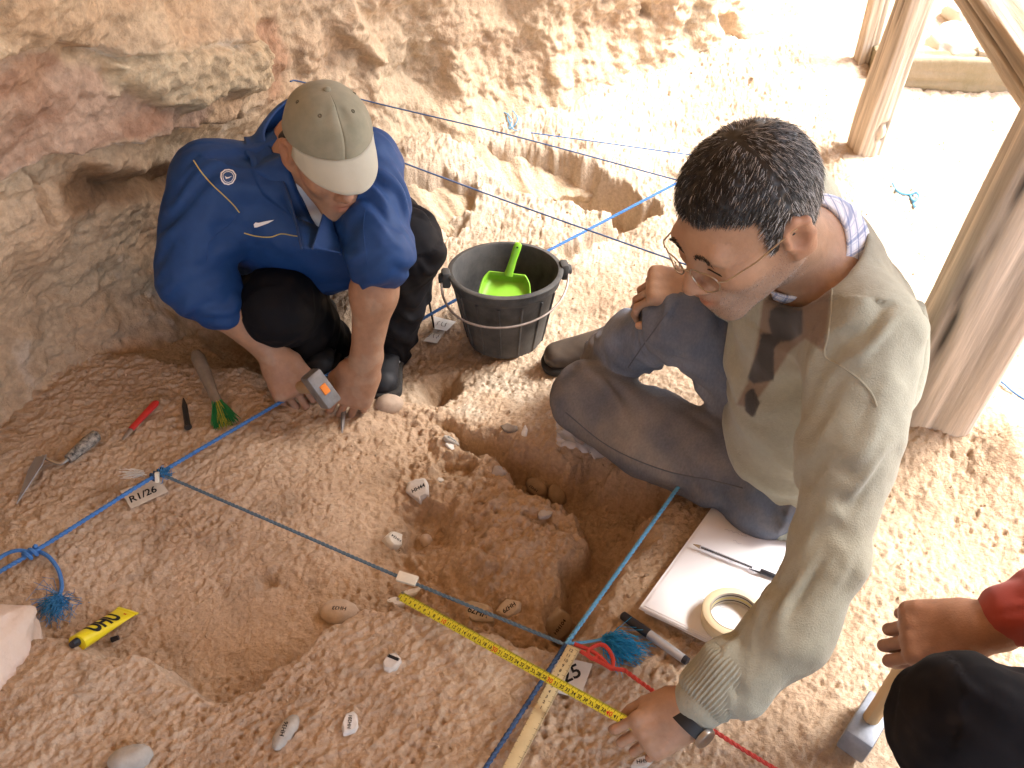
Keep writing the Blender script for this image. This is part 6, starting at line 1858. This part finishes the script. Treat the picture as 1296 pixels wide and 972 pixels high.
# ---------------- bucket with scoop
bo = on(640, 430); bo.z = gmean(bo.x, bo.y, .06)
UPV = Vector((0, .174, .985)).normalized()
bk_ = thing('bucket', 'black rubber builders bucket with a wire handle standing behind the pit', 'bucket', bo)
hb = .20
for _ in range(20):
    u_, v_, z_ = proj(bo + UPV * hb); hb += (v_ - 340) * .0008
rt_ = 69.0 * float(proj(bo + UPV * hb)[2]) / FPX; rb2 = rt_ * .71
M_rub = mat('black_rubber', (.026, .026, .026), rough=.75, scale=9, color2=(.12, .112, .10), bump=.4, bscale=70, bdist=.002, spec=.25)
mb = MB(bo)
prof = [(0, 0), (rb2 - .01, 0), (rb2, .004), (rb2 + (rt_ - rb2) * .82, hb * .82), (rt_ - .004, hb * .835), (rt_ + .001, hb * .86), (rt_ + .002, hb * .955), (rt_ + .0075, hb * .965), (rt_ + .0085, hb * .985), (rt_ + .006, hb), (rt_ - .003, hb),
        (rt_ - .006, hb * .97), (rt_ - .009, hb * .8), (rb2 - .003, .012), (0, .012)]
mb.lathe(bo, (0, 0, 1), prof, 72); mb.build('shell', M_rub, bk_, angle=50)
for k in range(14):
    a = 2 * math.pi * k / 14 + .1
    e = Vector((math.cos(a), math.sin(a), 0)); tg = Vector((-math.sin(a), math.cos(a), 0))
    p0_ = bo + e * (rb2 + .0012) + Vector((0, 0, .012)); p1_ = bo + e * (rb2 + (rt_ - rb2) * .8 + .0012) + Vector((0, 0, hb * .80))
    mb = MB(bo); mb.tube([p0_, lerp(p0_, p1_, .5), p1_], [.0030, .0034, .0030], 8); mb.build('rib', M_rub, bk_)
lug_p = []
for sgn in (-1, 1):
    ax_ = Vector((math.cos(R(8)), math.sin(R(8)), 0)) * sgn
    c = bo + ax_ * (rt_ + .012) + Vector((0, 0, hb * .93)); tg = Vector((-ax_.y, ax_.x, 0))
    mb = MB(bo); mb.box(c, ax_ * .010, tg * .017, Vector((0, 0, .020)), .006); mb.lathe(c + ax_ * .006, ax_, [(0, .012), (.010, .011), (.013, .006), (.013, 0)], 14)
    mb.build('lug', M_rub, bk_); lug_p.append(c + ax_ * .010)
ap, bp = lug_p
hp_ = []
for k in range(41):
    t_ = k / 40; a = math.pi * t_
    m_ = lerp(ap, bp, .5); hx_ = (bp - ap) / 2
    hp_.append(Vector(m_) - hx_ * math.cos(a) + Vector((.0, -1, -.42)).normalized() * math.sin(a) ** .8 * (rt_ + .025) + Vector((0, 0, 0)))
mb = MB(bo); mb.tube(hp_, .0028, 8); mb.build('wire_handle', mat('rusty_wire', (.22, .17, .14), rough=.55, metal=.6, color2=(.34, .29, .26), scale=40), bk_)
bk_.rotation_euler = (R(-10), 0, 0)
# scoop
sc_c = bo + UPV * (hb * .70) + Vector((0, .004, 0)); 
scp = thing('scoop', 'lime green plastic dustpan scoop standing in the bucket', 'scoop', sc_c)
M_lime = mat('lime_plastic', (.20, .52, .015), rough=.45, color2=(.27, .56, .05), scale=18, spec=.4, bump=.15, bscale=60)
sx = Vector((1, -.10, -.06)).normalized(); sf = Vector((.03, -.93, -.36)); sf = (sf - sx * sf.dot(sx)).normalized(); sn = sx.cross(sf); sn = sn if sn.z > 0 else -sn
def scoop_pt(a, b):
    """a across -1..1, b from the back 0 to the lip 1"""
    w = .064 * (.86 + .14 * b) * (1 - .10 * (1 - b) ** 4)
    rise = .024 * max((abs(a) ** 7) * (1 - .75 * b), max(0, 1 - b / .16) ** 2)
    cr = 1 - .16 * max(0, 1 - b / .30) ** 2 * abs(a) ** 2
    return sc_c + sx * w * a * cr + sf * (.085 * b - .030) + sn * rise
na, nb2 = 33, 20
Vs_ = np.array([[scoop_pt(-1 + 2 * i / (na - 1), j / (nb2 - 1)) - sc_c for i in range(na)] for j in range(nb2)]).reshape(-1, 3)
ii = np.arange(na * nb2).reshape(nb2, na); q = np.stack([ii[:-1, :-1], ii[:-1, 1:], ii[1:, 1:], ii[1:, :-1]], -1).reshape(-1, 4)
pan = link('pan', np_mesh('pan', Vs_, q), M_lime, scp); so = pan.modifiers.new('thickness', 'SOLIDIFY'); so.thickness = .0028; so.offset = 0
h0 = scoop_pt(.06, 0) + sf * .004 + sn * -.002; h1 = D(656, 309, float(proj(h0)[2]) - .03)
mb = MB(sc_c); mb.tube([h0, lerp(h0, h1, .15), lerp(h0, h1, .5), lerp(h0, h1, .88), h1, Vector(h1) + (Vector(h1) - Vector(h0)).normalized() * .004], [.011, .0095, .0085, .0095, .0085, .004], 14, True, .62, up=(0, -1, .3)); ho = mb.build('handle', M_lime, scp)
mb = MB(sc_c); q_ = Vector(lerp(h0, h1, .9)); cd = (Vector((0, 0, CAM_H)) - q_).normalized(); mb.lathe(q_ + cd * .0045, cd, [(0, .0018), (.0022, .0016), (.0030, .0)], 12); mb.build('hole_shade_disc', mat('hole_shade', (.02, .05, .005), rough=.8), ho)  # dark disc stands for the shade inside the hanging hole

# ---------------- papers, pen, tape roll, marker
PN = Vector((0, .15, .989)).normalized(); PQ = at(813, 771, .006)
def on_sheet(u, v, up=0.0):
    o_ = Vector((0, 0, CAM_H)); d_ = D(u, v, 1) - o_
    return o_ + d_ * ((PQ + PN * up - o_).dot(PN) / d_.dot(PN))
pc = [on_sheet(905, 642), on_sheet(813, 771)]
ex = (pc[1] - pc[0]); Lp = ex.length; ex.normalize(); ey = PN.cross(ex).normalized(); ey = ey if ey.x > 0 else -ey
pap = thing('paper_stack', 'stack of white paper sheets lying on the ground beside the seated person', 'papers', pc[0])
PO = Vector(pap.location)
M_paper = mat('white_paper', (.80, .80, .82), rough=.75, var=.02, spec=.2)
rs_ = np.random.RandomState(4)
Wp = .195
for k in range(7):
    o_ = PO + ex * rs_.uniform(-.003, .003) + ey * rs_.uniform(-.003, .003) + PN * (.0016 * k - .003); an = rs_.uniform(-.02, .02)
    e1 = (ex * math.cos(an) + ey * math.sin(an)); e2 = (ey * math.cos(an) - ex * math.sin(an))
    vs_, fs_ = [], []
    for i in range(13):
        for j in range(9):
            a, b = i / 12, j / 8
            lift = .0025 * math.sin(a * 3 + k) * b + .004 * (1 - a) * b * b * (k / 6)
            vs_.append(o_ + e1 * Lp * a + e2 * Wp * b + PN * lift)
    fs_ = [(i * 9 + j, i * 9 + j + 1, (i + 1) * 9 + j + 1, (i + 1) * 9 + j) for i in range(12) for j in range(8)]
    mb = MB(PO); mb.add(vs_, fs_); sh_ = mb.build('sheet', M_paper, pap, smooth=False); so = sh_.modifiers.new('thickness', 'SOLIDIFY'); so.thickness = .0005
ptop = .0016 * 6 - .003 + .004
# faint pencil notes on the top sheet
mb = MB(PO)
for k in range(11):
    a0 = rs_.uniform(.15, .85); b0 = rs_.uniform(.1, .6); p_ = PO + ex * Lp * a0 + ey * Wp * b0 + PN * (ptop + .0005)
    pts = [p_ + ey * (.004 * i) + ex * rs_.normal(0, .0015) for i in range(rs_.randint(4, 12))]
    mb.tube(pts, .00035, 3, False)
mb.build('pencil_notes', mat('pencil', (.45, .45, .50), rough=.9), pap, angle=0)['kind'] = 'stuff'
def on_paper(u, v, up): return on_sheet(u, v, ptop + up)
a_, b_ = on_paper(878, 689, .006), on_paper(984, 731, .006)
pen = thing('ballpoint_pen', 'clear ballpoint pen with a black cap lying on the white paper', 'pen', a_)
d = (b_ - a_).normalized(); L = (b_ - a_).length
M_clear = bpy.data.materials.new('clear_plastic'); M_clear.use_nodes = True
_b = M_clear.node_tree.nodes['Principled BSDF']; _b.inputs['Transmission Weight'].default_value = .9; _b.inputs['Roughness'].default_value = .12; _b.inputs['IOR'].default_value = 1.25; _b.inputs['Base Color'].default_value = (.9, .9, .95, 1)
mb = MB(a_); mb.tube([a_ + d * .012, a_ + d * (L - .026)], .0038, 6); mb.build('barrel', M_clear, pen)
mb = MB(a_); mb.tube([a_ + d * .014, a_ + d * (L - .045)], .0017, 6); mb.build('ink_tube', M_ink, pen)
mb = MB(a_); mb.tube([a_ - d * .001, a_ + d * .004, a_ + d * .012], [.0006, .0018, .0036], 8); mb.build('tip', mat('brass_tip', (.45, .38, .28), rough=.35, metal=1), pen)
mb = MB(a_); mb.tube([a_ + d * (L - .030), a_ + d * (L - .004), a_ + d * L], [.0046, .0046, .003], 10); mb.tube([a_ + d * (L - .052) + Vector((0, -.006, .001)), a_ + d * (L - .030) + Vector((0, -.005, .001))], [.0008, .0022], 6); mb.build('cap', mat('black_plastic', (.02, .02, .025), rough=.4), pen)
rc = on_paper(927, 786, .0)
rol = thing('tape_roll', 'roll of cream masking tape lying flat on the white paper', 'tape roll', rc)
M_mask = mat('masking_tape', (.66, .55, .36), rough=.8, var=.06, scale=30)
mb = MB(rc); ro, ri, rh = .052, .038, .024
mb.lathe(rc, PN, [(ri + .0015, .0), (ro - .001, .0), (ro, .001), (ro, rh - .001), (ro - .001, rh), (ri + .0015, rh), (ri + .0015, 0)], 56); mb.build('tape_ring', M_mask, rol, angle=50)
mb = MB(rc); mb.lathe(rc, PN, [(ri + .001, .0), (ri + .001, rh + .0006), (ri, rh + .0006), (ri, .0), (ri + .001, 0)], 56); cr_ = mb.build('core', mat('card_core', (.46, .40, .32), rough=.85), rol, angle=50)
for hh_, cc_ in ((.006, 'a'), (.012, 'b'), (.018, 'c')):
    mb = MB(rc); mb.lathe(rc, PN, [(ri - .0003, hh_), (ri - .0003, hh_ + .0022)], 56); mb.build('core_print', M_ink if cc_ != 'b' else mat('yellow_print', (.6, .5, .1), rough=.8), cr_)
a_, b_ = on(787, 778, .011), on(871, 838, .009)
mkr = thing('marker_pen', 'silver marker pen with a black cap lying beside the paper', 'marker', a_)
d = (b_ - a_).normalized(); L = (b_ - a_).length
mb = MB(a_); mb.tube([a_, a_ + d * .002, a_ + d * L * .40, a_ + d * L * .42], [.0055, .0075, .0082, .0078], 14); mb.build('cap', bpy.data.materials['black_plastic'], mkr)
mb = MB(a_); mb.tube([a_ + d * L * .42, a_ + d * L * .93], [.0078, .0072], 14); mb.build('barrel', mat('silver_plastic', (.42, .43, .46), rough=.35, metal=.4), mkr)
mb = MB(a_); mb.tube([a_ + d * L * .93, a_ + d * L * .99, a_ + d * L], [.0073, .0068, .004], 14); mb.build('end_plug', bpy.data.materials['black_plastic'], mkr)

# ---------------- tools on the left
def gpt(u, v, up): return on(u, v, up)
a_, b_, c_ = gpt(248, 446, .05), gpt(276, 512, .020), gpt(288, 545, .006)
br = thing('paint_brush', 'worn brush with a grey wooden handle and green and yellow bristles', 'brush', b_)
mb = MB(b_); mb.tube([a_, lerp(a_, b_, .1), lerp(a_, b_, .4), lerp(a_, b_, .8), b_], [.010, .0155, .0145, .0105, .0125], 12); mb.build('handle', mat('grey_brush_wood', (.17, .13, .09), rough=.8, bump=.4, bscale=60, color2=(.27, .21, .15), scale=30), br)
rs_ = np.random.RandomState(8)
gm = MB(b_); ym = MB(b_)
dd = (c_ - b_).normalized(); sdv = dd.cross(Vector((0, 0, 1))).normalized()
for k in range(520):
    f = rs_.uniform(-1, 1); t = (dd + sdv * f * .30 + sdv * rs_.normal(0, .10) + Vector((0, 0, rs_.normal(0, .12)))).normalized() * rs_.uniform(.030, .058)
    p_ = b_ + sdv * f * .010 + Vector((0, 0, rs_.normal(0, .005))); e = p_ + t; e.z = max(e.z, gz(e.x, e.y) + .002)
    m_ = p_ + t * .5 + Vector((0, 0, .002)); m_.z = max(m_.z, gz(m_.x, m_.y) + .003)
    (ym if -.35 < f < .45 and rs_.uniform() < .75 else gm).tube([p_, m_, e], [.0011, .0010, .0006], 3, False)
gm.build('green_bristles', mat('green_bristle', (.02, .20, .05), rough=.6, var=.3, scale=200), br, angle=0)['kind'] = 'stuff'
ym.build('yellow_bristles', mat('yellow_bristle', (.50, .40, .04), rough=.6, var=.25, scale=200), br, angle=0)['kind'] = 'stuff'
a_, b_ = gpt(199, 508, .012), gpt(166, 543, .010)
kn = thing('red_handled_knife', 'small tool with a red plastic handle lying on the sediment', 'knife', b_)
mb = MB(b_); mb.tube([a_, lerp(a_, b_, .08), lerp(a_, b_, .5), b_], [.005, .0085, .0075, .0068], 10, True, .7); mb.build('handle', mat('red_plastic', (.50, .025, .02), rough=.4, spec=.5), kn)
e = b_ + (b_ - a_).normalized() * .028; e.z = gz(e.x, e.y) + .004
mb = MB(b_); mb.tube([b_, lerp(b_, e, .5), e], [.0055, .0050, .0025], 8, True, .35); mb.build('blade', mat('dull_blade', (.32, .30, .28), rough=.5, metal=.8), kn)
a_, b_ = gpt(232, 504, .010), gpt(238, 541, .010)
sp_ = thing('steel_spike', 'short dark steel spike lying between the red tool and the brush', 'spike', b_)
mb = MB(b_); mb.tube([a_, lerp(a_, b_, .25), lerp(a_, b_, .95)], [.0015, .0058, .0064], 8); mb.build('shank', mat('blackened_steel', (.06, .055, .05), rough=.55, metal=.6, bump=.3, bscale=80), sp_)
mb = MB(b_); mb.tube([lerp(a_, b_, .95), b_], [.0075, .0080], 10); mb.build('head', bpy.data.materials['blackened_steel'], sp_)
a_, b_ = gpt(124, 549, .018), gpt(86, 581, .014)
tr = thing('trowel', 'pointed trowel with a bent steel neck and a mottled black handle', 'trowel', b_)
M_grip = mat('mottled_grip', (.012, .012, .012), rough=.6, scale=110, color2=(.40, .36, .30), detail=3)
mb = MB(b_); mb.tube([a_, lerp(a_, b_, .06), lerp(a_, b_, .3), lerp(a_, b_, .8), b_], [.006, .0125, .0135, .0115, .0095], 14); mb.build('handle', M_grip, tr)
nk_ = [b_, gpt(76, 587, .012), gpt(64, 583, .016), gpt(52, 577, .022)]
mb = MB(b_); mb.tube(spline(nk_, 16), .0036, 8); mb.build('neck', mat('bright_steel', (.50, .48, .45), rough=.3, metal=1), tr)
q0 = Vector(nk_[-1]); q1 = gpt(21, 638, .004); bn = (q1 - q0); wv_ = Vector((.85, .35, .45)); wv_ = (wv_ - bn.normalized() * wv_.dot(bn.normalized())).normalized()
mb = MB(b_); w0 = .016
P = [q0 + wv_ * w0, q0 - wv_ * w0, q0 + bn * .25 - wv_ * w0 * 1.15, q1, q0 + bn * .25 + wv_ * w0 * 1.15]
nn_ = bn.cross(wv_).normalized() * .0007
mb.add([p + nn_ for p in P] + [p - nn_ for p in P], [(0, 1, 2, 3, 4), (9, 8, 7, 6, 5)] + [(i, i + 5, (i + 1) % 5 + 5, (i + 1) % 5) for i in range(5)]); mb.build('blade', mat('trowel_steel', (.42, .41, .43), rough=.35, metal=.9), tr, smooth=False)
# glue tube
a_, b_ = gpt(98, 812, .013), gpt(160, 774, .013)
gt_ = thing('glue_tube', 'yellow glue tube with black UHU lettering lying behind the near bank', 'glue tube', a_)
d = (b_ - a_).normalized(); L = (b_ - a_).length; s_ = Vector((0, 0, 1)).cross(d).normalized(); n = d.cross(s_).normalized()
vs_, fs_ = [], []
nr, ns = 14, 20
for i in range(nr):
    t = i / (nr - 1); flat_ = max(0, (t - .05)) / .95
    hw = .0165 + .0030 * flat_; ht = .0125 * (1 - flat_ ** 1.6) + .0008
    for k in range(ns):
        a = 2 * math.pi * k / ns; vs_.append(a_ + d * L * t + s_ * hw * math.cos(a) + n * (ht * math.sin(a) - .003 * (1 - flat_)))
for i in range(nr - 1):
    for k in range(ns): fs_.append((i * ns + k, i * ns + (k + 1) % ns, (i + 1) * ns + (k + 1) % ns, (i + 1) * ns + k))
fs_.append(tuple(range(ns - 1, -1, -1)))
M_uhu = mat('yellow_foil', (.72, .60, .015), rough=.35, var=.04, spec=.5, bump=.15, bscale=60)
mb = MB(a_); mb.add(vs_, fs_); tb = mb.build('tube_body', M_uhu, gt_)
mb = MB(a_); mb.box(a_ + d * (L + .003), d * .004, s_ * .0200, n * .0012, .0005); mb.build('crimp', M_uhu, gt_)
mb = MB(a_); mb.tube([a_ - d * .014, a_ - d * .0005], [.006, .0075], 12); mb.build('cap', bpy.data.materials['black_plastic'], gt_)
bvt = BVHTree.FromPolygons([tuple(v) for v in vs_], fs_)
def on_tube(x, y):
    p = a_ + d * (L * .50 + x) + s_ * y + n * .05; h_ = bvt.ray_cast(p, -n)
    return (h_[0] if h_[0] is not None else a_ + d * (L * .5 + x) + s_ * y) + n * .0006
mb = MB(a_); text_on(mb, 'UHU', .036, on_tube, 0.0, .045); mb.build('lettering', M_ink, gt_, smooth=False)
mb = MB(a_); mb.add([on_tube(L * .38, -.009), on_tube(L * .41, -.009), on_tube(L * .41, -.004), on_tube(L * .38, -.004)], [(0, 1, 2, 3)]); mb.build('red_dot', M_red_ink, gt_, smooth=False)
cp = gpt(141, 810, .006); mb = MB(cp); mb.tube([cp, cp + Vector((.012, .004, .002))], [.005, .0042], 10); o = mb.build('tube_cap', bpy.data.materials['black_plastic']); o.location = cp; tag(o, 'tiny dark cap lying next to the yellow glue tube', 'cap')
# crumpled clear bag beside the knee
bg_ = at(738, 550, -.10); 
nb3 = 26; gxx, gyy = np.meshgrid(np.linspace(-1, 1, nb3), np.linspace(-1, 1, nb3))
Zb = .016 + .014 * fbm(gxx * 1.8, gyy * 1.8, 4.0, 3); 
Pb = np.stack([bg_.x + .055 * gxx + .01 * noise3(gxx * 3, gyy * 3, 1.0), bg_.y + .045 * gyy - .02 * gxx + .01 * noise3(gxx * 3, gyy * 3, 5.0), 0 * gxx], -1)
gzb = np.array([[gz(float(p[0]), float(p[1])) for p in row] for row in Pb]); Pb[..., 2] = np.maximum(gzb, np.percentile(gzb, 55)) + Zb
ii = np.arange(nb3 * nb3).reshape(nb3, nb3); q = np.stack([ii[:-1, :-1], ii[:-1, 1:], ii[1:, 1:], ii[1:, :-1]], -1).reshape(-1, 4)
M_bag = mat('thin_polythene', (.75, .74, .76), rough=.25, var=.02, spec=.6); _b = M_bag.node_tree.nodes['Principled BSDF']; _b.inputs['Alpha'].default_value = .55
bgo = link('plastic_bag', np_mesh('plastic_bag', Pb.reshape(-1, 3) - np.array(bg_), q), M_bag); bgo.location = bg_
tag(bgo, 'crumpled translucent plastic bag tucked beside the bent knee', 'bag')

# ---------------- loose crumbs of sediment: nobody could count them
rs_ = np.random.RandomState(21)
ico = bmesh.new(); bmesh.ops.create_icosphere(ico, subdivisions=1, radius=1); IV = np.array([v.co[:] for v in ico.verts]); IF = np.array([[v.index for v in f.verts] for f in ico.faces]); ico.free()
n_c = 5200
cx_ = rs_.uniform(-1.0, 1.5, n_c); cy_ = rs_.uniform(.4, 2.9, n_c)
keep = fbm(cx_ * 5, cy_ * 5, 2.0, 2) + rs_.normal(0, .35, n_c) > .0
cx_, cy_ = cx_[keep], cy_[keep]; n_c = len(cx_)
sz = .0016 + .0042 * rs_.power(.45, n_c) ** 2.2 * (rs_.uniform(size=n_c) ** 2)
cz = np.array([gz(x, y) for x, y in zip(cx_, cy_)])
CV = IV[None] * (1 + rs_.normal(0, .18, (n_c, len(IV), 1))) * sz[:, None, None] * rs_.uniform(.7, 1.3, (n_c, 1, 3)) + np.stack([cx_, cy_, cz + sz * .4], -1)[:, None]
CF = IF[None] + (np.arange(n_c) * len(IV))[:, None, None]
tn = np.array((.52, .38, .255)) * rs_.uniform(.75, 1.2, (n_c, 1))
cr = link('loose_crumbs', np_mesh('loose_crumbs', CV.reshape(-1, 3), CF.reshape(-1, 3), False, {'tint': np.repeat(tn, len(IV), 0)}), M_ground)
cr['kind'] = 'stuff'; cr['label'] = 'loose crumbs of tan sediment scattered over the dig'; cr['category'] = 'crumbs'
